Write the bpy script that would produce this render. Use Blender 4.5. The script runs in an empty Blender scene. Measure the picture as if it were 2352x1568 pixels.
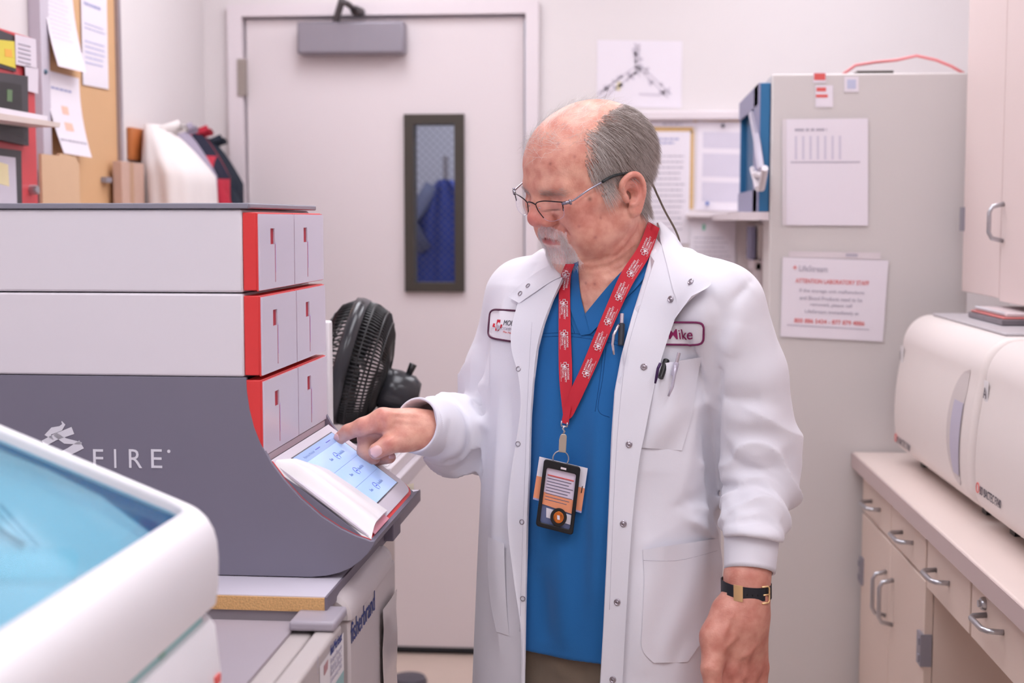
import bpy, bmesh, math, random
import numpy as np
from mathutils import Vector, Matrix
from mathutils.bvhtree import BVHTree

# ------------------------------------------------------------------ camera, exposure, light
SC = bpy.context.scene
COL = SC.collection
W_, H_, FPX = 2352.0, 1568.0, 3267.0
HOR, VPR = 505.0, 1440.0            # horizon row, column of the room's depth direction
TB = math.atan((784.0 - HOR) / FPX)
TA = math.atan((VPR - 1176.0) / FPX * math.cos(TB))
CAM = np.array([0.0, 0.0, 1.48])
FW = np.array([-math.sin(TA) * math.cos(TB), math.cos(TA) * math.cos(TB), -math.sin(TB)])
RT = np.array([math.cos(TA), math.sin(TA), 0.0])
UP = np.cross(RT, FW)
cam_d = bpy.data.cameras.new('camera')
cam_o = bpy.data.objects.new('camera', cam_d)
COL.objects.link(cam_o)
cam_d.sensor_width = 36.0
cam_d.lens = FPX / W_ * 36.0
cam_d.clip_start = 0.05
M3 = Matrix(((RT[0], UP[0], -FW[0]), (RT[1], UP[1], -FW[1]), (RT[2], UP[2], -FW[2])))
cam_o.matrix_world = Matrix.Translation(Vector(CAM)) @ M3.to_4x4()
cam_d.dof.use_dof = True
cam_d.dof.focus_distance = 2.06
cam_d.dof.aperture_fstop = 4.5
SC.camera = cam_o
SC.view_settings.view_transform = 'Standard'
SC.view_settings.look = 'None'
SC.view_settings.gamma = 1.0
SC.view_settings.exposure = 0.06
SC.view_settings.use_curve_mapping = False
wd = bpy.data.worlds.new('world')
SC.world = wd
wd.use_nodes = True
wd.node_tree.nodes['Background'].inputs[0].default_value = (0.9, 0.88, 0.92, 1)
wd.node_tree.nodes['Background'].inputs[1].default_value = 0.5
LAMP_POWER = 6.6                   # emission strength of the ceiling diffusers
LAMPS = [(-0.7, 0.7), (0.7, 0.7), (-0.1, 2.3), (-0.75, 3.7), (0.6, 3.7), (0.0, -1.2)]


# ------------------------------------------------------------------ helpers
def ray(px, py):
    d = FW + RT * ((px - 1176.0) / FPX) + UP * ((784.0 - py) / FPX)
    return d


def P(px, py, Y):
    d = ray(px, py)
    return CAM + d * (Y / d[1])


def proj(p):
    q = np.asarray(p, float) - CAM
    z = q @ FW
    return 1176.0 + FPX * (q @ RT) / z, 784.0 - FPX * (q @ UP) / z


def s2l(c):
    out = []
    for x in c[:3]:
        x = x / 255.0
        out.append(x / 12.92 if x <= 0.04045 else ((x + 0.055) / 1.055) ** 2.4)
    return tuple(out) + (1.0,)


MATS = {}


def mat(name, c=(200, 200, 200), rough=0.5, metal=0.0, noise=0.0, scale=20.0, bump=0.0, spec=0.5, emit=None, estr=1.0,
        alpha=1.0, trans=0.0, ior=1.45, coat=0.0, sheen=0.0):
    if name in MATS:
        return MATS[name]
    m = bpy.data.materials.new(name)
    m.use_nodes = True
    nt = m.node_tree
    b = nt.nodes['Principled BSDF']
    b.inputs['Base Color'].default_value = s2l(c)
    b.inputs['Roughness'].default_value = rough
    b.inputs['Metallic'].default_value = metal
    b.inputs['Specular IOR Level'].default_value = spec
    b.inputs['IOR'].default_value = ior
    b.inputs['Transmission Weight'].default_value = trans
    b.inputs['Alpha'].default_value = alpha
    b.inputs['Coat Weight'].default_value = coat
    b.inputs['Sheen Weight'].default_value = sheen
    if emit:
        b.inputs['Emission Color'].default_value = s2l(emit)
        b.inputs['Emission Strength'].default_value = estr
    tc = nt.nodes.new('ShaderNodeTexCoord')
    n = nt.nodes.new('ShaderNodeTexNoise')
    n.inputs['Scale'].default_value = scale
    n.inputs['Detail'].default_value = 4
    nt.links.new(tc.outputs['Object'], n.inputs['Vector'])
    if noise > 0:
        mx = nt.nodes.new('ShaderNodeMix')
        mx.data_type = 'RGBA'
        k = 1.0 - noise
        lc = s2l(c)
        mx.inputs[6].default_value = (lc[0] * k, lc[1] * k, lc[2] * k, 1)
        mx.inputs[7].default_value = (min(1, lc[0] * (1 + noise * .6)), min(1, lc[1] * (1 + noise * .6)), min(1, lc[2] * (1 + noise * .6)), 1)
        nt.links.new(n.outputs['Fac'], mx.inputs[0])
        nt.links.new(mx.outputs[2], b.inputs['Base Color'])
    if bump > 0:
        bp = nt.nodes.new('ShaderNodeBump')
        bp.inputs['Strength'].default_value = bump
        bp.inputs['Distance'].default_value = 0.002
        nt.links.new(n.outputs['Fac'], bp.inputs['Height'])
        nt.links.new(bp.outputs['Normal'], b.inputs['Normal'])
    MATS[name] = m
    return m


class Frame:
    """A horizontal frame whose depth direction vanishes at column vpx."""
    def __init__(s, vpx):
        t = math.atan((vpx - 1176.0) / FPX * math.cos(TB)) - TA
        s.t = t
        s.e1 = np.array([math.cos(t), -math.sin(t), 0.0])
        s.e2 = np.array([math.sin(t), math.cos(t), 0.0])

    def w(s, p):
        return s.e1 * p[0] + s.e2 * p[1] + np.array([0, 0, p[2]])

    def loc(s, p):
        return np.array([p @ s.e1, p @ s.e2, p[2]])

    def v(s, px, py, v):            # point on the pixel's ray at depth v -> (u,v,z)
        d = ray(px, py)
        q = d * (v / (d @ s.e2))
        return s.loc(CAM + q)

    def u(s, px, py, u):
        d = ray(px, py)
        q = d * (u / (d @ s.e1))
        return s.loc(CAM + q)

    def z(s, px, py, z):
        d = ray(px, py)
        q = d * ((z - CAM[2]) / d[2])
        return s.loc(CAM + q)


ROOM = Frame(1440)


class G:
    """Collects faces; build() links them as one mesh object."""
    def __init__(s):
        s.v = []
        s.f = []

    def add(s, vs, fs):
        n = len(s.v)
        s.v += [tuple(map(float, p)) for p in vs]
        s.f += [tuple(i + n for i in f) for f in fs]
        return s

    def box(s, a0, a1, b0, b1, c0, c1):
        a0, a1 = min(a0, a1), max(a0, a1); b0, b1 = min(b0, b1), max(b0, b1); c0, c1 = min(c0, c1), max(c0, c1)
        vs = [(a, b, c) for a in (a0, a1) for b in (b0, b1) for c in (c0, c1)]
        return s.add(vs, [(0, 1, 3, 2), (4, 6, 7, 5), (0, 4, 5, 1), (2, 3, 7, 6), (0, 2, 6, 4), (1, 5, 7, 3)])

    def prism(s, poly, d0, d1, ax=1):
        """poly: list of 2-D points; ax = axis of extrusion (0: poly=(v,z), 1: poly=(u,z), 2: poly=(u,v))."""
        def mk(p, d):
            return {0: (d, p[0], p[1]), 1: (p[0], d, p[1]), 2: (p[0], p[1], d)}[ax]
        n = len(poly)
        vs = [mk(p, d0) for p in poly] + [mk(p, d1) for p in poly]
        fs = [tuple(range(n))[::-1], tuple(range(n, 2 * n))]
        fs += [(i, (i + 1) % n, n + (i + 1) % n, n + i) for i in range(n)]
        return s.add(vs, fs)

    def tube(s, pts, r, seg=8, cap=True):
        pts = [Vector(p) for p in pts]
        rs = r if hasattr(r, '__len__') else [r] * len(pts)
        rings = []
        a = None
        for i, p in enumerate(pts):
            t = (pts[min(i + 1, len(pts) - 1)] - pts[max(i - 1, 0)])
            if t.length < 1e-9:
                t = Vector((0, 0, 1))
            t.normalize()
            if a is None:
                a = t.cross(Vector((0.13, 0.27, 0.95)))
                if a.length < 1e-3:
                    a = t.cross(Vector((1, 0, 0)))
            else:
                a = a - t * a.dot(t)
                if a.length < 1e-6:
                    a = t.cross(Vector((1, 0, 0)))
            a.normalize()
            b = t.cross(a)
            rings.append([p + (a * math.cos(6.28318 * k / seg) + b * math.sin(6.28318 * k / seg)) * rs[i] for k in range(seg)])
        vs = [q for rg in rings for q in rg]
        fs = []
        for i in range(len(pts) - 1):
            for k in range(seg):
                k2 = (k + 1) % seg
                fs.append((i * seg + k, i * seg + k2, (i + 1) * seg + k2, (i + 1) * seg + k))
        if cap:
            fs.append(tuple(range(seg))[::-1])
            fs.append(tuple((len(pts) - 1) * seg + k for k in range(seg)))
        return s.add(vs, fs)

    def grid(s, rows, closed=False):
        """rows: list of equally long point rows."""
        n = len(rows[0])
        vs = [p for r in rows for p in r]
        fs = []
        for i in range(len(rows) - 1):
            for k in range(n if closed else n - 1):
                k2 = (k + 1) % n
                fs.append((i * n + k, i * n + k2, (i + 1) * n + k2, (i + 1) * n + k))
        return s.add(vs, fs)

    def lathe(s, prof, c, axis=2, seg=24):
        """prof: (r, h) pairs around an axis through c."""
        rows = []
        for r, h in prof:
            row = []
            for k in range(seg):
                a, b = r * math.cos(6.28318 * k / seg), r * math.sin(6.28318 * k / seg)
                d = {2: (a, b, h), 1: (a, h, b), 0: (h, a, b)}[axis]
                row.append((c[0] + d[0], c[1] + d[1], c[2] + d[2]))
            rows.append(row)
        return s.grid(rows, closed=True)


def setp(o, label=None, cat=None, group=None, kind=None):
    if label: o['label'] = label
    if cat: o['category'] = cat
    if group: o['group'] = group
    if kind: o['kind'] = kind
    return o


def link_mesh(name, vs, fs, m, parent=None, smooth=False, bevel=0.0, seg=2, origin=None, ang=0.6):
    me = bpy.data.meshes.new(name)
    if origin is not None:
        vs = [(p[0] - origin[0], p[1] - origin[1], p[2] - origin[2]) for p in vs]
    me.from_pydata(vs, [], fs)
    if not smooth or bevel == 0:
        bm = bmesh.new(); bm.from_mesh(me)
        bmesh.ops.recalc_face_normals(bm, faces=bm.faces)
        bm.to_mesh(me); bm.free()
    me.materials.append(m)
    o = bpy.data.objects.new(name, me)
    COL.objects.link(o)
    if parent:
        o.parent = parent
    if bevel > 0:
        b = o.modifiers.new('bevel', 'BEVEL')
        b.width = bevel; b.segments = seg; b.limit_method = 'ANGLE'; b.angle_limit = ang
        smooth = True
        b.harden_normals = False
    if smooth:
        me.polygons.foreach_set('use_smooth', [True] * len(me.polygons))
        if bevel > 0 or smooth == 'auto':
            try:
                me.set_sharp_from_angle(angle=0.7)
            except Exception:
                pass
    return o


class Thing:
    """An Empty at the thing's base; parts are given in the frame's (u,v,z)."""
    def __init__(s, name, base, label, cat, fr=ROOM, group=None, kind=None):
        s.fr = fr; s.base = tuple(base)
        o = bpy.data.objects.new(name, None)
        COL.objects.link(o)
        o.empty_display_size = 0.05
        o.location = fr.w(base); o.rotation_euler = (0, 0, -fr.t)
        setp(o, label, cat, group, kind)
        s.o = o

    def part(s, name, g, m, parent=None, **k):
        return link_mesh(name, g.v, g.f, m, parent=parent or s.o, origin=s.base, **k)


def single(name, g, m, label=None, cat=None, fr=ROOM, group=None, kind=None, base=None, **k):
    """A thing that is one mesh."""
    a = np.array(g.v)
    if base is None:
        base = ((a[:, 0].min() + a[:, 0].max()) / 2, (a[:, 1].min() + a[:, 1].max()) / 2, a[:, 2].min())
    o = link_mesh(name, g.v, g.f, m, origin=base, **k)
    o.location = fr.w(base); o.rotation_euler = (0, 0, -fr.t)
    setp(o, label, cat, group, kind)
    return o


def text_geo(body, width=None, height=None, shear=0.0, bold=0.0, extrude=0.0002, spacing=1.0):
    """Vertices (x right, y up, z out) and faces of a line of lettering, lower-left at the origin."""
    cu = bpy.data.curves.new('t', 'FONT')
    cu.body = body; cu.extrude = extrude; cu.offset = bold; cu.resolution_u = 3; cu.shear = shear
    cu.space_character = spacing
    o = bpy.data.objects.new('t', cu)
    COL.objects.link(o)
    dg = bpy.context.evaluated_depsgraph_get()
    me = bpy.data.meshes.new_from_object(o.evaluated_get(dg))
    v = np.array([x.co[:] for x in me.vertices]); f = [tuple(p.vertices) for p in me.polygons]
    bpy.data.objects.remove(o); bpy.data.meshes.remove(me); bpy.data.curves.remove(cu)
    if len(v) == 0:
        return v, f
    v[:, 0] -= v[:, 0].min(); v[:, 1] -= v[:, 1].min()
    sx = width / v[:, 0].max() if width else None
    sy = height / v[:, 1].max() if height else None
    sx = sx or sy; sy = sy or sx
    v[:, 0] *= sx; v[:, 1] *= sy
    v[:, 2] = np.where(v[:, 2] > 0, extrude, -extrude)
    return v, f


def add_text(g, body, origin, right, up, width=None, height=None, **k):
    v, f = text_geo(body, width, height, **k)
    r = np.array(right, float); u = np.array(up, float)
    n = np.cross(r, u)
    pts = np.array(origin, float) + v[:, :1] * r + v[:, 1:2] * u + v[:, 2:3] * n
    g.add(pts.tolist(), f)
    return g
# ------------------------------------------------------------------ the room
m_wall = mat('wall_paint', (228, 221, 221), 0.6, noise=0.02, scale=3, bump=0.02)
m_door = mat('door_paint', (228, 218, 220), 0.45, noise=0.02, scale=2)
m_trim = mat('frame_paint', (230, 220, 224), 0.4, noise=0.01)
m_floor = mat('floor_vinyl', (222, 200, 186), 0.35, noise=0.06, scale=30)
m_ceil = mat('ceiling_tile', (235, 232, 230), 0.8, noise=0.05, scale=80, bump=0.2)
m_black = mat('black_plastic', (28, 28, 30), 0.35, noise=0.1)
m_steel = mat('brushed_steel', (190, 190, 195), 0.3, 0.9, noise=0.08)
m_grey = mat('grey_metal', (150, 146, 156), 0.45, 0.1, noise=0.04)
m_white = mat('white_plastic', (236, 232, 234), 0.35, noise=0.01)
m_paper = mat('paper', (235, 228, 236), 0.7, noise=0.015, scale=6)
m_ink = mat('grey_ink', (184, 178, 190), 0.8, noise=0.05)
m_ink2 = mat('blue_ink', (168, 170, 206), 0.8, noise=0.05)
m_redink = mat('red_ink', (226, 104, 100), 0.8, noise=0.05)
m_cable = mat('pink_cable', (218, 130, 132), 0.5, noise=0.05)

YB, XL, XR, ZC, YF = 4.72, -1.41, 1.24, 2.75, -2.4


def struct(name, g, m, **k):
    return single(name, g, m, kind='structure', **k)


d0 = ROOM.v(565, 46, YB); d1 = ROOM.v(1203, 46, YB)      # door slab
DX0, DX1, DZ1 = d0[0], d1[0], d0[2]
# far wall around the door opening
g = G().box(XL - .1, DX0 - .012, YB, YB + .12, 0, ZC).box(DX1 + .012, XR + .1, YB, YB + .12, 0, ZC).box(DX0 - .012, DX1 + .012, YB, YB + .12, DZ1 + .01, ZC)
struct('wall_back', g, m_wall)
struct('wall_left', G().box(XL - .1, XL, YF, YB, 0, ZC), m_wall)
struct('wall_right', G().box(XR, XR + .1, YF, YB, 0, ZC), m_wall)
struct('wall_front', G().box(XL - .1, XR + .1, YF - .1, YF, 0, ZC), m_wall)
struct('ceiling', G().box(XL - .1, XR + .1, YF, YB + 2.2, ZC, ZC + .05), m_ceil)
struct('floor', G().box(XL - .6, XR + .6, YF, YB + 2.2, -.05, 0), m_floor)
struct('wall_corridor', G().box(-2.0, 1.2, YB + 2.1, YB + 2.2, 0, ZC), mat('corridor_paint', (206, 208, 222), .6, noise=.03))
struct('baseboard_back', G().box(DX1 + .08, XR, YB - .012, YB, 0, .1), mat('rubber_base', (120, 108, 104), .6, noise=.03))
# door casing
cx0 = ROOM.v(527, 46, YB)[0]; cx1 = ROOM.v(1238, 46, YB)[0]; cz = ROOM.v(800, 10, YB)[2]
g = G().box(cx0, DX0 - .008, YB - .03, YB - .0005, 0, cz).box(DX1 + .008, cx1, YB - .03, YB - .0005, 0, cz).box(DX0 - .008, DX1 + .008, YB - .03, YB - .0005, DZ1 + .008, cz)
g.box(DX0 - .0115, DX0 - .008, YB, YB + .12, 0, DZ1 + .009).box(DX1 + .008, DX1 + .0115, YB, YB + .12, 0, DZ1 + .009).box(DX0 - .008, DX1 + .008, YB, YB + .12, DZ1 + .0075, DZ1 + .0095)
struct('trim_1', g, m_trim)
# door slab with a narrow wired-glass light
w0 = ROOM.v(944, 278, YB); w1 = ROOM.v(1052, 655, YB)
door = Thing('door_1', ((DX0 + DX1) / 2, YB, 0), 'wide pale pink-beige door with narrow black-framed glass and grey closer', 'door', kind='structure')
g = G()
g.box(DX0, w0[0], YB, YB + .045, .012, DZ1).box(w1[0], DX1, YB, YB + .045, .012, DZ1)
g.box(w0[0], w1[0], YB, YB + .045, .012, w1[2]).box(w0[0], w1[0], YB, YB + .045, w0[2], DZ1)
door.part('door_leaf', g, m_door)
o0 = ROOM.v(929, 263, YB); o1 = ROOM.v(1068, 670, YB); i0 = ROOM.v(951, 286, YB); i1 = ROOM.v(1046, 649, YB)
m_frame = mat('dark_bronze_frame', (74, 68, 62), .45, .3, noise=.08)
g = G()
for (a, b, c, d) in ((o0[0], i0[0], o1[2], o0[2]), (i1[0], o1[0], o1[2], o0[2]), (i0[0], i1[0], o1[2], i1[2]), (i0[0], i1[0], i0[2], o0[2])):
    g.box(a, b, YB - .018, YB + .06, c, d)
wf = door.part('window_frame', g, m_frame)
mg = mat('wired_glass', (235, 240, 250), .03, trans=1.0, ior=1.02, alpha=.35)
door.part('glass_pane', G().box(i0[0], i1[0], YB + .02, YB + .026, i1[2], i0[2]), mg, parent=wf)
g = G()
k = -1.2
while k < 1.5:                                            # diagonal wires in the glass
    for sgn in (1, -1):
        a = []
        for t in np.linspace(0, 1, 60):
            x = i0[0] + (i1[0] - i0[0]) * t
            z = i1[2] + .02 + k * .55 + sgn * (x - i0[0])
            if i1[2] < z < i0[2]:
                a.append((x, YB + .019, z))
        if len(a) > 2:
            g.tube([a[0], a[-1]], .0006, 4)
    k += .045
door.part('wire_mesh', g, mat('wire', (120, 122, 150), .5, .5, noise=.05), parent=wf)
for zz in (ROOM.v(557, 138, YB)[2], 1.1, .35):
    g = G().box(ROOM.v(549, 0, YB)[0], DX0 + .003, YB - .036, YB - .006, zz - .12, zz)
    door.part('hinge', g, mat('hinge_metal', (168, 158, 150), .4, .6, noise=.05))
g = G().box(DX0 + .01, DX1 - .01, YB + .01, YB + .05, .002, .012)
door.part('bottom_gap_shade', g, mat('gap_shade_dark', (40, 40, 44), .8, noise=.1))  # dark bar standing in for the shade in the gap under the door
door.part('gap_shade_strip', G().box(DX0 + .01, DX1 - .01, YB - .004, YB + .001, .012, .026), mat('gap_shade_dark', (40, 40, 44)))  # gap shade carried on as a dark strip along the leaf's foot

# closer
c0 = ROOM.v(681, 50, YB - .07); c1 = ROOM.v(928, 122, YB - .07)
cl = Thing('door_closer', ((c0[0] + c1[0]) / 2, YB - .001, c1[2]), 'grey boxy door closer with folded arm, at the top of the door', 'door closer')
mcl = mat('closer_grey', (150, 144, 154), .4, .3, noise=.05)
cl.part('body', G().box(c0[0], c1[0], YB - .07, YB - .001, c1[2], c0[2]), mcl, bevel=.008)
ar = ROOM.v(765, 40, YB - .1); at = ROOM.v(785, 2, YB - .13); ae = ROOM.v(815, 24, YB - .08)
g = G().tube([(ar[0], YB - .05, c0[2] - .01), (ar[0], YB - .05, ar[2]), tuple(at)], .012, 10)
g.tube([tuple(at), (at[0] + .02, at[1] + .02, at[2] - .01), tuple(ae)], .010, 10).tube([tuple(ae), (ae[0] + .01, YB - .031, ae[2] + .0)], .016, 10)
cl.part('arm', g, mat('closer_arm', (92, 86, 88), .4, .6, noise=.05), smooth=True)

# what shows through the glass: a blue gown hanging in the corridor
gx, gy, gz = ROOM.v(1024, 520, YB + 1.4)
rows = []
for i in range(24):
    t = i / 23
    z = gz + .20 - 1.05 * t
    w = .02 + .10 * min(1, t * 5) ** .6 + .03 * t
    rows.append([(gx + w * math.cos(a) + .01 * math.sin(5 * a), gy + .07 * math.sin(a) + .012 * math.sin(9 * a), z) for a in np.linspace(0, 2 * math.pi, 40, endpoint=False)])
g = G().grid(rows, closed=True)
gt = Thing('hanging_gown', (gx, gy, gz - .9), 'deep blue gown hanging in the corridor, seen through the door glass', 'gown')
gt.part('gown_body', g, mat('blue_gown', (66, 84, 170), .8, noise=.25, scale=14), smooth=True)
gt.part('sleeve', G().tube([(gx - .05, gy - .02, gz + .17), (gx - .15, gy - .05, gz + .02), (gx - .08, gy - .08, gz - .10)], [.04, .035, .03], 12), mat('grey_sleeve', (104, 110, 140), .8, noise=.2), smooth=True)
gt.part('hook_stand', G().tube([(gx, gy, gz - .9), (gx, gy, gz + .3)], .012, 8).lathe([(0, gz - .9 - 0), (.2, gz - .9), (.2, gz - .88), (0, gz - .88)], (gx, gy, 0)), m_steel)
gt2 = G().box(gx - .012, gx + .012, gy - .012, gy + .012, 0, gz - .9)
gt.part('stand_pole', gt2, m_steel)

struct('wall_corridor_side', G().box(1.2, 1.3, YB + .12, YB + 2.1, 0, ZC), m_wall)
struct('wall_corridor_end', G().box(-2.1, -2.0, YB + .12, YB + 2.2, 0, ZC), m_wall)
# ceiling lights
LPOS = ['nearer the left wall, above the bench', 'nearer the right wall, above the counter', 'in the middle, above the man', 'far left, before the door', 'far right, before the notice board', 'behind the viewer', 'added to brighten the corridor beyond the door']
for k, (lx, ly) in enumerate(LAMPS + [(-.35, 5.9)]):  # the last lamp is unseen, added to brighten the corridor
    t = Thing('ceiling_light', (lx, ly, ZC - .03), 'recessed rectangular ceiling light ' + LPOS[k], 'light', group='ceiling lights')
    t.part('frame', G().box(lx - .32, lx + .32, ly - .62, ly - .59, ZC - .03, ZC).box(lx - .32, lx + .32, ly + .59, ly + .62, ZC - .03, ZC)
           .box(lx - .32, lx - .29, ly - .59, ly + .59, ZC - .03, ZC).box(lx + .29, lx + .32, ly - .59, ly + .59, ZC - .03, ZC), m_white)
    t.part('diffuser', G().box(lx - .288, lx + .288, ly - .588, ly + .588, ZC - .02, ZC - .005),
           mat('lamp_diffuser', (255, 252, 250), .5, emit=(246, 247, 255), estr=LAMP_POWER))

# ------------------------------------------------------------------ sheets of paper
def sheet(name, label, cat, fr, plane, val, corners, m=None, marks=(), curl=0.0, group=None, off=.002):
    """A thin sheet whose 4 pixel corners (TL, TR, BR, BL) lie on the plane v=val or u=val of the frame.
    marks: (x0, y0, x1, y1, material) rectangles in sheet fractions, printed lines."""
    pts = [(fr.v if plane == 'v' else fr.u)(x, y, val) for x, y in corners]
    n = np.array([0, -1, 0]) if plane == 'v' else np.array([1 if val < 0 else -1, 0, 0])
    def q(a, b, h=0.0):
        top = pts[0] + (pts[1] - pts[0]) * a
        bot = pts[3] + (pts[2] - pts[3]) * a
        return top + (bot - top) * b + n * (h + curl * b * b)
    cen = sum(pts) / 4
    t = Thing(name, tuple(q(.5, 1)), label, cat, fr, group)
    N = 8
    g = G().grid([[tuple(q(a / 4, b / N, off)) for a in range(5)] for b in range(N + 1)])
    g.grid([[tuple(q(a / 4, b / N, off - .0012)) for a in range(4, -1, -1)] for b in range(N + 1)])
    t.part('sheet', g, m or m_paper)
    by = {}
    for mk in marks:
        by.setdefault(mk[4].name, (mk[4], G()))[1].grid([[tuple(q(a, b, off + .0006)) for a in (mk[0], (mk[0] + mk[2]) / 2, mk[2])] for b in (mk[1], mk[3])])
    for nm, (mm, gg) in by.items():
        t.part('printed_marks', gg, mm)
    t.q = q; t.pts = pts; t.n = n; t.off = off
    return t


def lines(x0, x1, y0, y1, n, m, seed=1, frac=.45):
    r = random.Random(seed)
    out = []
    for i in range(n):
        y = y0 + (y1 - y0) * (i + .25) / n
        h = (y1 - y0) / n * frac
        x = x0
        xe = x0 + (x1 - x0) * r.uniform(.75, 1)
        while x < xe:
            w = r.uniform(.04, .12)
            out.append((x, y, min(x + w, xe), y + h, m))
            x += w + .018
    return out


def words_on(t, name, m, items):
    """items: (text, x0, y_baseline, width, height) in sheet fractions."""
    for body, x0, yb, w, h in items:
        o = t.q(x0, yb, t.off + .0008)
        r = t.q(x0 + .01, yb, t.off + .0008) - o
        u = o - t.q(x0, yb + .01, t.off + .0008)
        W = np.linalg.norm(r) * w * 100; H = np.linalg.norm(u) * h * 100
        t.part(name, add_text(G(), body, o, r / np.linalg.norm(r), u / np.linalg.norm(u), W, H, bold=.01), m)


# far wall: plan poster, notice boards
m_plan = mat('plan_grey', (212, 204, 216), .8, noise=.2, scale=60)
t = sheet('wall_poster', 'large pale poster with a faint branching floor plan, high on the wall', 'poster', ROOM, 'v', YB, [(1372, 92), (1567, 95), (1565, 248), (1370, 245)])
def strip(t, name, segs, m):
    g = G()
    for (xa, ya, xb, yb, w) in segs:
        a = t.q(xa, ya, t.off + .001); b = t.q(xb, yb, t.off + .001)
        d = (b - a) / np.linalg.norm(b - a); n = np.cross(d, t.n)
        g.grid([[tuple(a + n * w), tuple(b + n * w)], [tuple(a - n * w), tuple(b - n * w)]])
    return t.part(name, g, m)
segs = []
rr = random.Random(4)
for (xa, ya, xb, yb) in ((.49, .06, .5, .55), (.46, .06, .46, .5), (.48, .45, .1, .85), (.44, .4, .05, .78), (.5, .42, .84, .85), (.54, .4, .88, .8)):
    segs.append((xa, ya, xb, yb, .002))
for i in range(60):
    s_ = segs[rr.randrange(6)]; tt = rr.random()
    x = s_[0] + (s_[2] - s_[0]) * tt; y = s_[1] + (s_[3] - s_[1]) * tt
    a = rr.uniform(-.05, .05); b = rr.uniform(-.06, .06)
    segs.append((x, y, x + a, y + b, rr.uniform(.002, .006)))
strip(t, 'floor_plan', segs + [(.5, .8, .76, .81, .003)], m_plan)
strip(t, 'room_highlight', [(.27, .62, .25, .75, .007)], mat('plan_yellow', (226, 214, 180), .8, noise=.1))

# notice board on the far wall (right of the man's head)
b0 = ROOM.v(1462, 262, YB); b1 = ROOM.v(1775, 700, YB)
nb = Thing('notice_board', ((b0[0] + b1[0]) / 2, YB, b1[2]), 'white-railed notice board covered in papers behind the man', 'notice board')
m_cork = mat('cork', (222, 184, 128), .8, noise=.15, scale=120)
nb.part('panel', G().box(b0[0], b1[0], YB - .012, YB - .001, b1[2], b0[2]), mat('board_pale', (226, 216, 216), .7, noise=.03))
for (xa, xb, ya, yb) in ((1484, 1592, 291, 305), (1592, 1716, 266, 281), (1584, 1592, 300, 480)):
    qa, qb = ROOM.v(xa, ya, YB - .0125), ROOM.v(xb, yb, YB - .0125)
    nb.part('cork_strip', G().box(qa[0], qb[0], YB - .0128, YB - .0121, qb[2], qa[2]), m_cork)
rl = ROOM.v(1462, 278, YB)
nb.part('top_rail', G().box(b0[0] - .01, b1[0], YB - .04, YB - .001, rl[2], b0[2] + .008), m_trim, bevel=.006)
nb.part('middle_rail', G().box(ROOM.v(1580, 0, YB)[0], b1[0], YB - .05, YB - .001, ROOM.v(1600, 500, YB)[2], ROOM.v(1600, 488, YB)[2]), m_trim, bevel=.004)
BW = YB - .013
sheet('notice_sheet', 'blank header strip at the top of the notice board', 'notice', ROOM, 'v', BW, [(1480, 278), (1620, 280), (1620, 292), (1480, 291)], marks=lines(.3, .7, .2, .8, 1, m_ink, 3))
sheet('notice_sheet', 'tall notice with blue heading, orange cork showing along its top edge', 'notice', ROOM, 'v', BW, [(1484, 302), (1586, 302), (1582, 560), (1480, 560)],
      marks=lines(.15, .8, .05, .12, 2, m_ink2, 5) + lines(.15, .9, .2, .9, 14, m_ink, 6, .25), off=.003)
sheet('notice_sheet', 'white sheet with three dense paragraphs, pinned by a dark tack', 'notice', ROOM, 'v', BW, [(1602, 278), (1712, 280), (1708, 486), (1598, 482)],
      marks=[(.12, .12, .95, .30, mat('ink_pale', (214, 208, 222), .8, noise=.05)), (.12, .36, .95, .62, MATS.get('ink_pale') or m_ink), (.12, .68, .95, .9, MATS.get('ink_pale') or m_ink)], off=.003)
sheet('notice_sheet', 'white sheet with a green mark, pinned below the middle rail', 'notice', ROOM, 'v', BW, [(1584, 500), (1690, 502), (1688, 640), (1582, 640)],
      marks=[(.28, .1, .34, .2, mat('green_mark', (120, 200, 170), .8, noise=.1))] + lines(.1, .9, .3, .9, 8, m_ink, 8, .2), off=.003)
for (px, py, c, nm) in ((1660, 289, (90, 88, 100), 'dark'), (1624, 467, (110, 135, 200), 'blue')):
    p = ROOM.v(px, py, BW - .004)
    single('push_pin', G().lathe([(0, -.012), (.006, -.012), (.006, -.004), (.003, -.002), (.003, 0)], (p[0], p[1], p[2]), axis=1, seg=12), mat('pin_' + nm, c, .4, noise=.05),
           '%s push pin in the %s of the three-paragraph sheet' % (nm, 'top' if nm == 'dark' else 'lower left'), 'push pin', smooth='auto')
# shelf with files beyond the tall cabinet
k0 = ROOM.v(1773, 170, 3.5); zb = ROOM.v(1771, 486, 3.51)[2]
s0 = ROOM.v(1690, 488, 4.45); s1 = ROOM.v(1775, 500, 4.45)
fx0 = ROOM.v(1716, 500, 4.5)[0]; fx1 = ROOM.v(1773, 500, 4.5)[0]
sh = Thing('wall_shelf', ((fx0 + fx1) / 2, YB - .1, ROOM.v(1740, 650, 4.5)[2]), 'pale two-level shelf holding files, beside the tall cabinet', 'shelf')
z1 = zb - .0205; z2 = ROOM.v(1740, 605, 4.5)[2]
sh.part('upper_shelf', G().box(fx0 - .10, k0[0] - .001, 3.505, YB - .052, z1, z1 + .02).box(k0[0] - .001, fx1 + .12, 3.665, YB - .052, z1, z1 + .02), m_trim)
sh.part('bracket', G().box(fx0 + .06, fx0 + .08, 4.3, YB - .001, z1 - .14, z1 - .0005), m_trim)
sh.part('lower_shelf', G().box(fx0 + .02, fx1 + .1, 4.5, YB - .052, z2 - .02, z2 + .01), m_trim)
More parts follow.
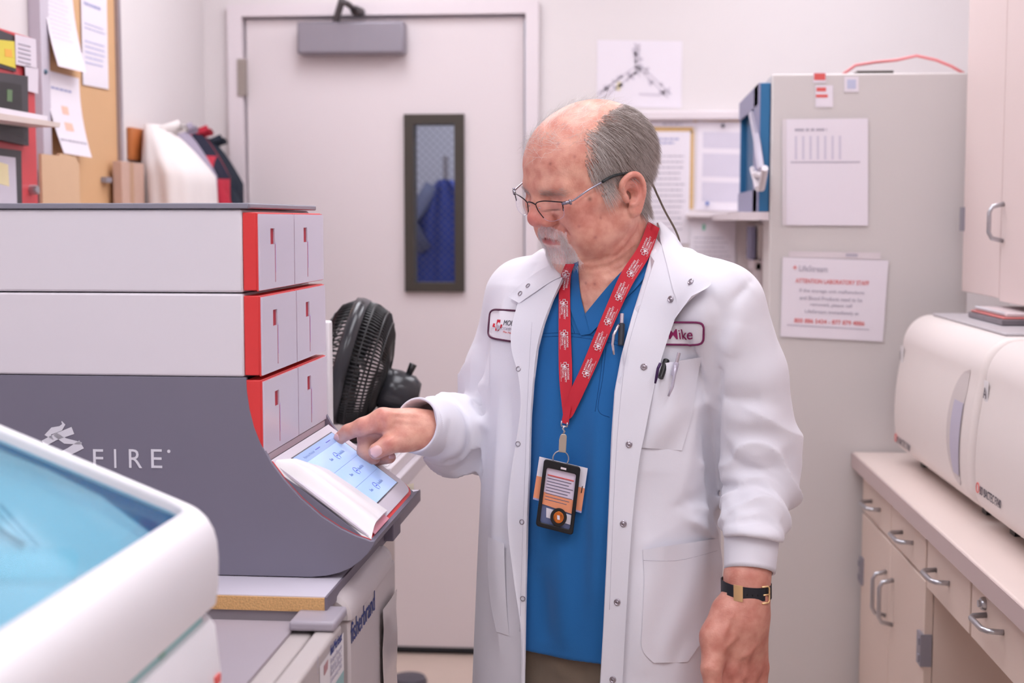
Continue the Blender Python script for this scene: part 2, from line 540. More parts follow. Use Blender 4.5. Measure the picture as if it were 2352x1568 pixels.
sh.part('side_panel', G().box(fx0 + .03, fx0 + .045, 4.5, YB - .052, z2 - .2, z2), m_trim)
for i, (pa, pb, zt, c, lb) in enumerate(((1724, 1736, 520, (150, 150, 180), 'blue-grey folder leaning on the wall shelf'), (1741, 1758, 515, (226, 220, 216), 'white file standing on the wall shelf'),
                                       (1760, 1771, 508, (70, 80, 70), 'dark file standing at the right end of the wall shelf'))):
    a = ROOM.v(pa, zt, 4.52); b = ROOM.v(pb, zt, 4.52)
    single('ring_binder', G().box(a[0], b[0], 4.52, 4.66, z2 + .0105, a[2]), mat('binder_%d' % i, c, .6, noise=.06), lb, 'folder', bevel=.003)

# ------------------------------------------------------------------ tall cabinet
CAB = 3.5
k0 = ROOM.v(1773, 170, CAB); k1 = ROOM.v(2235, 165, CAB)
tc = Thing('tall_cabinet', ((k0[0] + k1[0]) / 2, CAB + .08, 0), 'tall plain beige cabinet with papers taped on it, behind the counter end', 'cabinet')
m_cab = mat('beige_enamel', (212, 206, 204), .45, noise=.02, scale=4)
tc.part('body', G().box(k0[0], k1[0], CAB, CAB + .16, 0, k0[2]), m_cab, bevel=.004)
v0 = ROOM.v(1972, 166, CAB)
tc.part('top_vent', G().box(v0[0], ROOM.v(2056, 166, CAB)[0], CAB + .02, CAB + .08, k0[2] - .001, k0[2] + .008), m_frame)
pts = [tuple(ROOM.v(x, y, 3.58)) for x, y in ((1935, 168), (1965, 150), (2010, 143), (2060, 138), (2105, 128), (2150, 138), (2185, 152), (2215, 172))]
pts[0] = (pts[0][0], pts[0][1], k0[2] + .005); pts[-1] = (pts[-1][0], pts[-1][1], k0[2] + .005)
single('power_cable', G().tube(pts, .0038, 8), m_cable, 'pink cable arching over the top of the tall cabinet', 'cable', smooth=True)
t = sheet('schedule_sheet', 'large white chart in a clear sleeve, taped to the tall cabinet', 'paper', ROOM, 'v', CAB, [(1806, 274), (1993, 272), (1993, 518), (1806, 517)],
      marks=lines(.1, .5, .08, .12, 1, m_ink, 2, .6) + [(.1 + .09 * i, .16, .13 + .09 * i, .38, mat('ink_pale', (206, 200, 214))) for i in range(7)] + [(.05, .4, .9, .412, m_ink)], off=.006)
t.part('sleeve_edge', G().grid([[tuple(t.q(-.05, b / 6, .004)), tuple(t.q(.0, b / 6, .004))] for b in range(7)]), mat('clear_sleeve', (228, 220, 224), .25, noise=.02))
t = sheet('notice_sheet', 'white notice with red heading and red phone numbers, on the tall cabinet', 'notice', ROOM, 'v', CAB, [(1797, 590), (2040, 598), (2027, 784), (1792, 772)], off=.006)
words_on(t, 'red_lettering', m_redink, [('ATTENTION LABORATORY STAFF', .13, .315, .7, .055), ('800 886 5434 - 877 879 4886', .13, .815, .68, .055), ('+', .1, .15, .04, .05)])
words_on(t, 'grey_lettering', m_ink, [('LifeStream', .16, .17, .27, .075), ('If the storage unit malfunctions', .17, .44, .62, .055), ('and Blood Products need to be', .175, .525, .6, .05),
                                    ('removed, please call', .28, .61, .4, .055), ('LifeStream immediately at', .23, .7, .52, .055)])
strip(t, 'rule_line', [(.06, .85, .86, .86, .001)], m_ink)
sheet('tape_strip', 'curled clear tape strip above the red-headed notice', 'tape', ROOM, 'v', CAB, [(1812, 577), (2022, 580), (2022, 596), (1812, 590)], m=mat('clear_tape', (226, 216, 220), .2, noise=.02), off=.004,
      marks=[(.62, .2, .75, .7, m_ink)])
sheet('cabinet_label', 'small red and white sticker near the top of the tall cabinet', 'sticker', ROOM, 'v', CAB, [(1868, 166), (1897, 166), (1897, 190), (1868, 190)], marks=[(.05, .1, .95, .75, m_redink)])
sheet('cabinet_label', 'white label with two red words, below the red sticker', 'sticker', ROOM, 'v', CAB, [(1873, 196), (1913, 196), (1913, 246), (1873, 246)], marks=[(.05, .1, .6, .28, m_redink), (.02, .42, .7, .56, m_redink)])
sheet('cabinet_label', 'small white label with pale blue print, top middle of the tall cabinet', 'sticker', ROOM, 'v', CAB, [(1939, 176), (1972, 176), (1972, 211), (1939, 211)], marks=[(.2, .2, .8, .8, mat('pale_blue_print', (196, 200, 224), .7, noise=.05))])

# blue rack on the cabinet's left side
m_blue = mat('blue_enamel', (44, 112, 160), .45, noise=.05)
m_bluein = mat('blue_liner', (30, 96, 142), .5, noise=.05)
ux = k0[0]
r0 = ROOM.v(1771, 190, 3.51); zb = ROOM.v(1771, 486, 3.51)[2]
y0, y1 = 3.51, 4.12; D = .024
ux = k0[0] - .0015
bb = Thing('glove_box_holder', (ux - .04, (y0 + y1) / 2, zb), 'blue open-fronted rack holding a clip, standing on the wall shelf beside the tall cabinet', 'rack')
g = G().box(ux - D, ux, y0, y0 + .02, zb, r0[2]).box(ux - D, ux, y1 - .02, y1, zb, r0[2]).box(ux - D, ux, y0 + .02, y1 - .02, r0[2] - .03, r0[2]).box(ux - D, ux, y0 + .02, y1 - .02, zb, zb + .04)
bb.part('frame', g, m_blue, bevel=.002)
bb.part('back_panel', G().box(ux - .008, ux - .001, y0 + .02, y1 - .02, zb + .04, r0[2] - .03), m_bluein)
mfr = mat('rack_edge', (150, 150, 180), .5, noise=.03)
bb.part('front_lip', G().box(ux - D - .004, ux - D, y0 + .02, y1, r0[2] - .05, r0[2]).box(ux - D - .004, ux - D, y0 + .02, y1, zb, zb + .055).box(ux - D - .004, ux - D, y0, y0 + .13, zb, r0[2]), mfr)
cl0 = ROOM.u(1745, 400, ux - D - .008)
clt = Thing('bulldog_clip', tuple(cl0), 'white plastic clip on a strap hanging in the blue rack', 'clip')
cl_m = mat('clip_white', (228, 222, 228), .4, noise=.03)
a = ROOM.u(1735, 262, ux - D - .009)
def up(px, py): return tuple(ROOM.u(px, py, ux - D - .009))
clt.part('strap', G().tube([up(1727, 262), up(1738, 320), up(1748, 390)], .009, 6), mat('strap_grey', (178, 172, 186), .6, noise=.05))
g = G()
for q in ([(1729, 388), (1742, 433)], [(1757, 386), (1749, 433)], [(1735, 400), (1752, 402)]):
    g.tube([up(*q[0]), up(*q[1])], .008, 8)
clt.part('jaws', g, cl_m)
# ------------------------------------------------------------------ right-hand counter run
RF = Frame(1368)
m_lam = mat('beige_laminate', (222, 202, 190), .4, noise=.03, scale=3)
m_top = mat('counter_laminate', (230, 212, 204), .3, noise=.04, scale=8)
m_fascia = mat('counter_edge', (196, 176, 174), .4, noise=.03)
m_cabr = mat('upper_laminate', (226, 208, 204), .45, noise=.02, scale=3)
UC = RF.v(1958, 1037, 3.48)[0]
ZT = RF.v(1958, 1037, 3.48)[2]
WALL = 1.19
YN = 1.0
ct = Thing('worktop', ((UC + WALL) / 2, (YN + 3.48) / 2, ZT - .04), 'beige laminate worktop with squared edge along the right wall', 'worktop', RF)
ct.part('top', G().box(UC, WALL, YN, 3.48, ZT - .036, ZT), m_top, bevel=.004)
ct.part('front_edge', G().box(UC - .003, UC - .0005, YN, 3.478, ZT - .036, ZT - .002), m_fascia)
FZ = ZT - .0365
UF = UC + .022


def pull(th, parent, u, v0_, v1_, z, axis='v', z1_=None):
    """A bent bar handle standing off the face u."""
    d = .03
    if axis == 'v':
        pts = [(u, v0_, z), (u - d * .8, v0_ + .006 * np.sign(v1_ - v0_), z), (u - d, v0_ + .018 * np.sign(v1_ - v0_), z), (u - d, v1_ - .018 * np.sign(v1_ - v0_), z), (u - d * .8, v1_ - .006 * np.sign(v1_ - v0_), z), (u, v1_, z)]
    else:
        pts = [(u, v0_, z), (u - d * .8, v0_, z + .006), (u - d, v0_, z + .018), (u - d, v0_, z1_ - .018), (u - d * .8, v0_, z1_ - .006), (u, v0_, z1_)]
    return th.part('handle', G().tube(pts, .0048, 10), m_steel, parent=parent, smooth=True)


def vat(px, u=UF):
    return u * FPX / (px - 1368.0) * 1.0


def lockm(th, parent, u, v, z):
    g = G().lathe([(0, -.012), (.006, -.012), (.0062, -.009), (.0095, -.008), (.0115, -.004), (.0115, 0)], (u, v, z), axis=0, seg=20)
    return th.part('lock', g, m_steel, parent=parent, smooth='auto')


VC1 = 2.79                          # near end of the base cabinet
bc = Thing('base_cabinet', (UF + .3, (VC1 + 3.46) / 2, 0), 'beige base cabinet with two drawers over two doors, far end of counter', 'cabinet', RF)
bc.part('carcass', G().box(UF + .018, WALL, VC1, 3.46, .09, FZ).box(UF + .08, WALL, VC1, 3.46, 0, .09), m_lam)
ZD = .775
mid = 3.12
for (a, b) in ((mid + .002, 3.455), (VC1 + .002, mid - .002)):
    dr = bc.part('drawer', G().box(UF, UF + .0175, a, b, ZD + .003, FZ - .008), m_lam, bevel=.002)
    c = (a + b) / 2
    pull(bc, dr, UF, c - .05, c + .05, (ZD + FZ) / 2 - .005)
for i, (a, b) in enumerate(((mid + .002, 3.455), (VC1 + .002, mid - .002))):
    dd = bc.part('cabinet_door', G().box(UF, UF + .0175, a, b, .1, ZD - .003), m_lam, bevel=.002)
    hv = a + .035 if i == 0 else b - .035
    pull(bc, dd, UF, hv, hv, .60, 'z', .70)
    e = b - .004 if i == 0 else a + .004
    for zz in (.60, .2):
        g = G().box(UF - .006, UF + .016, e - .004 * (1 if i else -1) - .002, e + .03 * (1 if i else -1), zz, zz + .065)
        g.box(UF - .009, UF - .004, e, e + .012 * (1 if i else -1), zz + .008, zz + .022).box(UF - .009, UF - .004, e, e + .012 * (1 if i else -1), zz + .042, zz + .056)
        bc.part('hinge', g, m_grey, parent=dd)
VD = 2.455
for i, (a, b, lab) in enumerate(((VD + .006, VC1 - .012, 'plain beige pencil drawer under the worktop next to the base cabinet'), (2.02, VD - .006, 'beige drawer with a round lock under the worktop edge'),
                                 (1.5, 2.005, 'beige drawer under the near end of the worktop'))):
    dt = Thing('apron_drawer', (UF + .2, (a + b) / 2, ZD - .012), lab, 'drawer', RF)
    dt.part('drawer_front', G().box(UF, UF + .0175, a, b, ZD - .012, FZ - .008), m_lam, bevel=.002)
    dt.part('drawer_box', G().box(UF + .0185, UF + .45, a + .01, b - .01, ZD, FZ - .004), m_lam)
    c = (a + b) / 2 + (.0 if i == 0 else 0.0)
    zc = ZD + .038
    if i == 1:
        hq = RF.u(2242, 1431, UF - .03); c = hq[1]
        lockm(dt, None, UF, vat(2267), RF.u(2267, 1390, UF)[2])
        zc = hq[2]
    elif i == 0:
        hq = RF.u(2128, 1323, UF - .03); c = hq[1]; zc = hq[2]
    pull(dt, None, UF, c - .05, c + .05, zc)
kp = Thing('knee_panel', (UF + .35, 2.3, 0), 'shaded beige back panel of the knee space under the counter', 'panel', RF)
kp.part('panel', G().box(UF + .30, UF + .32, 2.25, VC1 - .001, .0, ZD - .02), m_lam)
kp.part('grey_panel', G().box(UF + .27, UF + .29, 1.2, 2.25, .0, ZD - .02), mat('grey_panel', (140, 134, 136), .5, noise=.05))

# ------------------------------------------------------------------ wall cabinets
UU = RF.v(2208, 668, 3.42)[0]; ZU = RF.v(2208, 668, 3.42)[2]
vd = UU * FPX / (2278 - 1368)
uc_ = Thing('wall_cabinet', ((UU + WALL) / 2, 2.4, ZU), 'pale pink-beige wall cupboard with bar handle, upper right', 'cabinet', RF)
uc_.part('carcass', G().box(UU + .019, WALL, 1.2, 3.42, ZU, ZC - .02), m_cabr)
for i, (a, b) in enumerate(((vd + .002, 3.418), (2.35, vd - .002), (1.2, 2.348))):
    dd = uc_.part('cabinet_door', G().box(UU, UU + .018, a, b, ZU - (0 if i == 0 else .006), ZC - .03), m_cabr, bevel=.002)
    if i == 1:
        hv = UU * FPX / (2284 - 1368)
        zt = RF.u(2270, 468, UU - .03)[2]; zb_ = RF.u(2270, 553, UU - .03)[2]
        uu = UU - .001
        pull(uc_, dd, uu, hv, hv, zb_, 'z', zt)
    if i == 0:
        uc_.part('hinge', G().box(UU - .006, UU + .01, b - .012, b + .012, RF.u(2200, 530, UU)[2], RF.u(2200, 476, UU)[2]), m_grey, parent=dd)

# ------------------------------------------------------------------ blood culture instruments
m_ins = mat('instrument_cream', (232, 222, 218), .4, noise=.01)
m_insg = mat('instrument_grey_lid', (186, 180, 184), .45, noise=.02)
UB = .700
ZB0 = ZT + .0


def culture(va, vb, label, near):
    t = Thing('blood_culture_instrument', (UB + .22, (va + vb) / 2, ZT), label, 'lab instrument', RF, group=None)
    zt, zb_ = 1.262, ZT + .018
    # profile (u,z) of the shell: bowed front, rounded brow, undercut foot
    prof = []
    for k in range(13):
        a = math.pi * .5 * k / 12
        prof.append((UB + .075 - .062 * math.sin(a), zt - .075 + .075 * math.cos(a)))
    for k in range(1, 10):
        s = k / 9
        prof.append((UB + .013 - .016 * math.sin(s * 2.2), zt - .075 - (zt - .075 - zb_ - .05) * s))
    for k in range(1, 9):
        a = math.pi * .5 * k / 8
        prof.append((UB + .0 + .06 - .06 * math.cos(a), zb_ + .05 - .05 * math.sin(a)))
    prof += [(UB + .42, zb_), (UB + .42, zt)]
    rows = []
    R = .018
    for j in range(9):                                     # rounded far end
        a = math.pi * .5 * j / 8
        sh = 1 - math.cos(a)
        dv = R * (1 - math.sin(a)) if True else 0
        rows.append((vb - R * (1 - math.cos(math.pi / 2 - a)) if False else vb - R + R * math.cos(a), R * (1 - math.sin(a))))
    rows = sorted(rows, key=lambda r: r[0])
    secs = [(v, ins) for v, ins in [(vb - R + R * math.sin(math.pi / 2 * j / 8), R * (1 - math.cos(math.pi / 2 * j / 8))) for j in range(9)]]
    secs = [(va + R - R * math.sin(math.pi / 2 * j / 8), R * (1 - math.cos(math.pi / 2 * j / 8))) for j in range(8, -1, -1)] + secs
    cu, czz = UB + .2, (zt + zb_) / 2
    grid = []
    for v, ins in secs:
        row = []
        for (u, z) in prof:
            su = 1 - ins / .2; sz = 1 - ins / ((zt - zb_) / 2)
            row.append((cu + (u - cu) * su if u < cu else u, v, czz + (z - czz) * (sz if True else 1)))
        grid.append(row)
    g = G().grid(grid, closed=True)
    n = len(prof)
    g.add(grid[0], [tuple(range(n))]).add(grid[-1], [tuple(range(n))[::-1]])
    t.part('shell', g, m_ins, smooth='auto')
    t.part('lid', G().box(UB + .07, UB + .40, va + .05, vb - .05, zt, zt + .006), m_insg, bevel=.003)
    for v in (va + .07, vb - .09):
        t.part('foot', G().box(UB + .05, UB + .09, v, v + .03, ZT, zb_ + .004), m_black)
        t.part('foot', G().box(UB + .34, UB + .38, v, v + .03, ZT, zb_ + .004), m_black)
    # lettering
    def fuu(z):
        return UB + .013 - .016 * math.sin(2.2 * min(1, max(0, (zt - .075 - z) / (zt - .125 - zb_)))) - .0015
    # handle recess near the near end: flush D-shaped sheets, hollow's shade in their colour
    fu = UB - .004
    mrec = mat('recess_shade_lilac', (190, 184, 202), .5, noise=.02)
    zc, hh = 1.085, .112
    hv = va + .07
    rows = []
    for k in range(25):
        s = -1 + 2 * k / 24
        w = .11 * math.sqrt(max(0, 1 - abs(s) ** 2.2))
        rows.append((zc + hh * s, w))
    g = G()
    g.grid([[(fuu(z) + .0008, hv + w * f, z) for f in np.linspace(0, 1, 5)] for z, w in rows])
    t.part('handle_recess', g, mat('recess_shade_cream', (208, 198, 196), .5, noise=.02))
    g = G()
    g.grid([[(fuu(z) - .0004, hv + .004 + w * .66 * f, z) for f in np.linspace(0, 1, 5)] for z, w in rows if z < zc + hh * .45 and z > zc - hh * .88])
    t.part('recess_shade', g, mrec)
    z0 = .985 if near else .968
    vS = vb - .022
    g = add_text(G(), 'BD BACTEC FX40', (fuu(z0) - .001, vS - .026, z0), (0, -1, 0), (.02, 0, 1), .135, .015)
    t.part('lettering', g, mat('dark_ink', (70, 66, 80), .6, noise=.05))
    g = G().tube([(fuu(z0) - .001, vS - .012 + .009 * math.cos(a), z0 + .009 + .009 * math.sin(a)) for a in np.linspace(0, 6.28, 18)], .0009, 6)
    t.part('round_emblem', g, m_redink)
    zz = RF.v(2220, 905, vb)[2]
    t.part('label_plate', G().box(fuu(1.165) - .0006, fuu(1.165), vb - .048, vb - .022, 1.148, 1.19), m_white)
    t.part('label_letter', add_text(G(), 'A' if near else 'I', (fuu(1.16) - .0022, vb - .027, 1.158), (0, -1, 0), (0, 0, 1), None, .02), MATS['dark_ink'])
    return t


culture(2.665, 3.35, 'cream blood culture instrument with curved hand recess, farther of two on the counter', False)
culture(1.97, 2.640, 'cream rounded blood culture instrument marked A, nearer of two on the counter', True)
# magazines on the instruments
p = RF.v(2230, 735, 2.80)
mz = 1.2685
for i, (c, lb, dz, du) in enumerate((((120, 112, 118), 'dark-covered magazine lying on the farther instrument, bottom of the pile', .012, 0), ((226, 210, 212), 'pale spiral-bound booklet on top of the magazine pile', .008, .012), ((214, 120, 116), 'thin red-edged booklet between the dark magazine and the spiral booklet', .004, .004))):
    z0 = mz + (0 if i == 0 else (.0165 if i == 1 else .0122))
    tt = Thing('magazine', (UB + .2, 3.0, z0), lb, 'magazine', RF)
    u0_ = UB + .115 + du
    tt.part('cover', G().box(u0_, u0_ + .21, 2.90 + du, 3.16 - du, z0, z0 + dz), mat('mag_%d' % i, c, .35, noise=.2, scale=30), bevel=.002)
    if i == 1:
        g = G()
        for q in range(26):
            g.lathe([(.0035, -.0006), (.0045, 0), (.0035, .0006)], (u0_ + .002, 2.915 + du + q * .0088, z0 + dz * .6), axis=1, seg=10)
        tt.part('spiral_binding', g, m_steel)
# ------------------------------------------------------------------ stacked analyser in the middle of the bench
MF = Frame(1506)
m_aw = mat('analyser_white', (228, 222, 228), .35, noise=.01)
m_ag = mat('analyser_grey', (122, 118, 134), .5, noise=.02)
m_atop = mat('analyser_top', (140, 138, 150), .45, noise=.02)
m_red = mat('casing_red', (226, 62, 62), .4, noise=.03)
m_redd = mat('slot_red', (176, 26, 48), .5, noise=.03)
m_face = mat('drawer_face', (214, 208, 224), .18, noise=.01, spec=.6)
VN, VFR = 1.80, 2.16
def L(px, py, v=VN): return MF.v(px, py, v)
uf = L(594, 600)[0]                   # drawer face plane
uw = L(557, 600)[0]                   # right end of white boxes
ul = L(-520, 600)[0]
zb = L(600, 1324)[2]
an = Thing('modular_analyser', ((ul + uf) / 2, (VN + VFR) / 2, zb), 'grey and white stacked analyser with six red-sided drawers and touchscreen', 'analyser', MF)
def zz(py): return L(557, py)[2]
an.part('top_plate', G().prism([(ul, zz(466)), (L(572, 480)[0], zz(466)), (L(572, 480)[0], zz(479)), (ul, zz(479))], VN - .004, VFR + .004).box(L(572, 480)[0] - .001, L(572, 480)[0] + .0015, VN, VFR, zz(478), zz(467)), m_atop, bevel=.003)
an.part('housing_upper', G().box(ul, uw, VN, VFR, zz(671.5), zz(480.5)), m_aw, bevel=.003)
an.part('housing_lower', G().box(ul, uw, VN, VFR, zz(865.5), zz(674.5)), m_aw, bevel=.003)
an.part('core_frame', G().box(ul + .02, uw - .01, VN + .01, VFR - .01, zz(1000), zz(700)), m_ag)
rowsz = [(491, 669, 484), (683, 864, 680), (877, 1048, 872)]
vm = (VN + VFR) / 2
for r, (yt, yb, yc) in enumerate(rowsz):
    zt, zb2 = L(594, yt)[2], L(594, yb)[2]
    uo = uf + (.0, .002, .003)[r]
    for c, (a, b) in enumerate(((VN + .001, vm - .001), (vm + .001, VFR - .001))):
        dr = an.part('drawer', G().box(uw + .0005, uo - .003, a, b, zb2 + .001, zt + .002), m_red, bevel=.0012)
        dr['label'] = 'red-sided drawer, %s row, %s column' % (('top', 'middle', 'bottom')[r], ('near', 'far')[c])
        an.part('drawer_rim', G().box(uo - .003, uo - .001, a, b, zb2, zt + .001), m_red, parent=dr)
        # white face with a notch: four pieces around the notch
        va, vb = a + .001, b - .0012
        nv0, nv1 = a + .30 * (b - a), a + .42 * (b - a)
        nz0, nz1 = zt - .40 * (zt - zb2), zt - .19 * (zt - zb2)
        g = G()
        for q in ((va, nv0, zb2 + .001, zt), (nv1, vb, zb2 + .001, zt), (nv0, nv1, zb2 + .001, nz0), (nv0, nv1, nz1, zt)):
            g.box(uo - .001, uo + .0012, *q)
        an.part('drawer_face', g, m_face, parent=dr)
        an.part('slot', G().box(uo - .0016, uo - .0009, nv0, nv1, nz0, nz1).box(uo + .0012, uo + .0015, nv1 + .0004, nv1 + .0014, zb2 + .09 * (zt - zb2), nz0), m_redd, parent=dr)
        an.part('light_strip', G().box(uo + .0012, uo + .0015, nv1 + .004, nv1 + .0046, zb2 + .22 * (zt - zb2), nz0 + .002), mat('violet_strip', (186, 160, 224), .4, noise=.02), parent=dr)
# cheeks: swept side profile (u,z)
prof_px = [(565, 867), (567, 900), (573, 940), (583, 980), (598, 1018), (622, 1062), (652, 1102), (692, 1146), (738, 1186), (782, 1214), (815, 1230), (838, 1238), (850, 1243)]
tip_px = [(859, 1243), (864, 1238)]
low_px = [(858, 1252), (846, 1270), (828, 1288), (806, 1304), (780, 1315), (750, 1322), (715, 1325)]
def pl(l): return [(L(x, y)[0], L(x, y)[2]) for x, y in l]
prof = pl(prof_px) + pl(tip_px) + pl(low_px) + [(ul, zb), (ul, zz(867))]
an.part('near_cheek', G().prism(prof, VN, VN + .0075), m_ag, bevel=.003, seg=3, ang=.9)
pf = [(min(x, L(850, 1243)[0] - .010), z) for x, z in prof]
an.part('far_cheek', G().prism(pf, VFR - .009, VFR), m_ag, bevel=.0035, seg=3, ang=.9)
# screen deck between the cheeks
sc = []
A0 = L(622, 1066, VN + .0075); B0 = L(850, 1240, VN + .0075)
p0 = (A0[0], A0[2]); p1 = (B0[0], B0[2])
d = np.array([p1[0] - p0[0], p1[1] - p0[1]]); Ls = np.hypot(*d); d /= Ls
nrm = np.array([-d[1], d[0]])
nrm = nrm if nrm[1] > 0 else -nrm
def S(a, h=0.0):                      # along the deck (0 top .. 1 lip), height off it
    q = np.array(p0) + d * Ls * a + nrm * h
    return q
# belly under the deck
belly = [tuple(S(0, -.002)), tuple(S(1.0, -.002))] + pl(tip_px) + pl(low_px) + [(L(560, 1200)[0], zb), (L(560, 1200)[0], p0[1] + .004)]
belly = [(x - .0 if x < p1[0] + .001 else x, z) for x, z in belly]
an.part('base_shell', G().prism(belly, VN + .007, VFR - .0085), m_ag)
an.part('lip', G().tube([(S(1.012, -.006)[0] - .022 * max(0, (v - VFR + .075) / .065) ** 2.2, v, S(1.012, -.006)[1] + .012 * max(0, (v - VFR + .075) / .065) ** 2.2) for v in np.linspace(VN + .003, VFR - .010, 16)], .0070, 12), m_ag, smooth=True)
va, vb = VN + .0077, VFR - .0092
an.part('under_drawer_strip', G().prism([(L(600, 1048)[0] - .01, p0[1] + .001), (uf + .002, p0[1] + .001), (uf + .002, L(594, 1050)[2]), (L(600, 1048)[0] - .01, L(594, 1050)[2])], va, vb), mat('strip_cream', (206, 196, 204), .4, noise=.02))
def deckbox(a0, a1, v0, v1, h0, h1, nm, m, par=None, **k):
    return an.part(nm, G().prism([tuple(S(a0, h0)), tuple(S(a1, h0)), tuple(S(a1, h1)), tuple(S(a0, h1))], v0, v1), m, parent=par, **k)
RB = [(-.02, va + .012), (-.02, vb), (.87, vb)] + [(.87 + .13 * math.sin(math.pi / 2 * k / 6), vb - .040 * (1 - math.cos(math.pi / 2 * k / 6))) for k in range(7)] + [(1.0, va + .012)]
RBv = [(S(a, h)[0], v, S(a, h)[1]) for h in (-.002, .0008) for a, v in RB]
nR = len(RB)
an.part('red_border', G().add(RBv, [tuple(range(nR))[::-1], tuple(range(nR, 2 * nR))] + [(i, (i + 1) % nR, nR + (i + 1) % nR, nR + i) for i in range(nR)]), m_red)
# bezel with rounded lower far corner
def deckpoly(pts, h0, h1, nm, m, par=None, **k):
    vs = []
    for h in (h0, h1):
        for a, v in pts:
            q = S(a, h); vs.append((q[0], v, q[1]))
    n = len(pts)
    g = G().add(vs, [tuple(range(n))[::-1], tuple(range(n, 2 * n))] + [(i, (i + 1) % n, n + (i + 1) % n, n + i) for i in range(n)])
    return an.part(nm, g, m, parent=par, **k)
bz = [(-.02, va + .001), (-.02, vb - .009), (.84, vb - .009)]
for k in range(7):
    a = math.pi / 2 * k / 6
    bz.append((.84 + .13 * math.sin(a), vb - .009 - .034 * (1 - math.cos(a))))
bz += [(.97, va + .001)]
m_bez = mat('bezel_silver', (214, 206, 216), .3, .1, noise=.01)
bzl = deckpoly(bz, .0008, .0035, 'bezel', m_bez)
s0, s1, t0, t1 = .07, .83, va + .070, vb - .040
deckpoly([(s0 - .012, t0 - .004), (s0 - .012, t1 + .004), (s1 + .012, t1 + .004), (s1 + .012, t0 - .004)], .0035, .0042, 'screen_border', mat('screen_black', (40, 40, 56), .2, noise=.02), bzl)
scm = mat('screen_glow', (160, 190, 235), .15, emit=(168, 198, 250), estr=.42)
scr = deckpoly([(s0, t0), (s0, t1), (s1, t1), (s1, t0)], .0042, .0047, 'screen', scm, bzl)
scb = mat('screen_bar', (140, 165, 205), .2, emit=(130, 162, 216), estr=.3)
deckpoly([(s0, t0), (s0, t1), (s0 + .10, t1), (s0 + .10, t0)], .0047, .0049, 'status_bar', scb, scr)
scl = mat('screen_ink', (96, 100, 190), .3, emit=(90, 96, 210), estr=.35)
scg = mat('screen_grey', (130, 150, 190), .3, emit=(110, 130, 180), estr=.4)
g = G(); gl = G(); gt = G()
def dk(a, v, h=.0050):
    q = S(a, h); return (q[0], v, q[1])
Da = Ls
e_a = np.array([d[0], 0, d[1]]); e_v = np.array([0, 1.0, 0])
for k in range(3):
    ac = s0 + .10 + (s1 - s0 - .10) * (k + .5) / 3
    vc = t0 + (t1 - t0) * .62
    ring = [dk(ac + .034 * math.cos(q) / Ls * .21, vc + .0085 * math.sin(q)) for q in np.linspace(.5, 5.9, 26)]
    g.tube(ring, .0004, 5)
    g.tube([dk(ac + .0, vc - .0015), dk(ac + .0, vc + .0015)], .0013, 5)
    # writing runs with its foot towards the lip
    for dv, body, w in ((.058, 'Available', .032), (-.03, 'Run', .012)):
        o = np.array(dk(ac + .012, vc + (.013 if dv > 0 else -.04)))
        add_text(gt, body, o, e_v, -e_a, w, .0052)
    if k < 2:
        al = s0 + .10 + (s1 - s0 - .10) * (k + 1) / 3
        gl.tube([dk(al, t0 + .002), dk(al, t1 - .002)], .0003, 4)
g.tube([dk(s0 + .05, t0 + .10), dk(s0 + .05, t0 + .125)], .0007, 5)
g.tube([dk(s0 + .05, t0 + .165), dk(s0 + .05, t0 + .19)], .0007, 5)
an.part('screen_icons', g, scl, parent=scr)
an.part('screen_dividers', gl, scg, parent=scr)
add_text(gt, 'System Status', np.array(dk(s0 + .075, t0 + .03)), e_v, -e_a, .06, .006)
an.part('screen_lettering', gt, scg, parent=scr)
# ribbed white loading cover over the near side of the deck
cz_u = [p[0] for p in pl(prof_px)]; cz_z = [p[1] for p in pl(prof_px)]
rows = []
for i in range(29):
    a = .015 + .93 * i / 28
    row = []
    wfar = float(np.interp(a, [.015, .08, .145, .24, .34, .6, .95], [.012, .048, .075, .104, .122, .130, .138]))
    for j in range(15):
        t = j / 14
        h = .0105 * min(1, (i + .6) / 3.5) * (1 - t ** 6) + .0022 * math.exp(-((t - .55) / .10) ** 2) + .0018 * math.exp(-((t - .28) / .09) ** 2) + .0009
        if t > .97: h = .0037
        q = S(a, h + .0035)
        w_ = max(0, 1 - t / .22) ** 1.6
        row.append((q[0], va - .0004 + wfar * t, q[1] * (1 - w_) + (float(np.interp(q[0], cz_u, cz_z)) + .0012) * w_))
    rows.append(row)
g = G().grid(rows)
edge = rows[-1]
g.grid([edge, [(S(.947, .003)[0], p[1], S(.947, .003)[1]) for p in edge]])
cv = an.part('loading_cover', g, mat('cover_white', (236, 232, 234), .3, noise=.01), smooth='auto')
q0 = S(.955, .0036); q1 = S(.985, .0036)
an.part('loading_chute', G().prism([tuple(S(.93, .004)), tuple(S(1.0, .004)), tuple(S(1.0, .0047)), tuple(S(.93, .0047))], va + .02, va + .12), mat('chute_pink', (226, 150, 164), .35, noise=.05), bevel=.0)
an.part('red_piping', G().tube([(L(x, y)[0], VN + .0076, L(x, y)[2] + .0004) for x, y in prof_px[5:]], .0008, 6), m_red, smooth=True)
# socket box under the far lip
sb0 = MF.v(882, 1195, 2.10); 
an.part('scanner_box', G().box(sb0[0] - .02, MF.v(908, 1200, 2.1)[0], 2.085, 2.145, MF.v(890, 1238, 2.1)[2], MF.v(890, 1172, 2.1)[2]), mat('scanner_grey', (116, 108, 124), .5, noise=.05), bevel=.002)
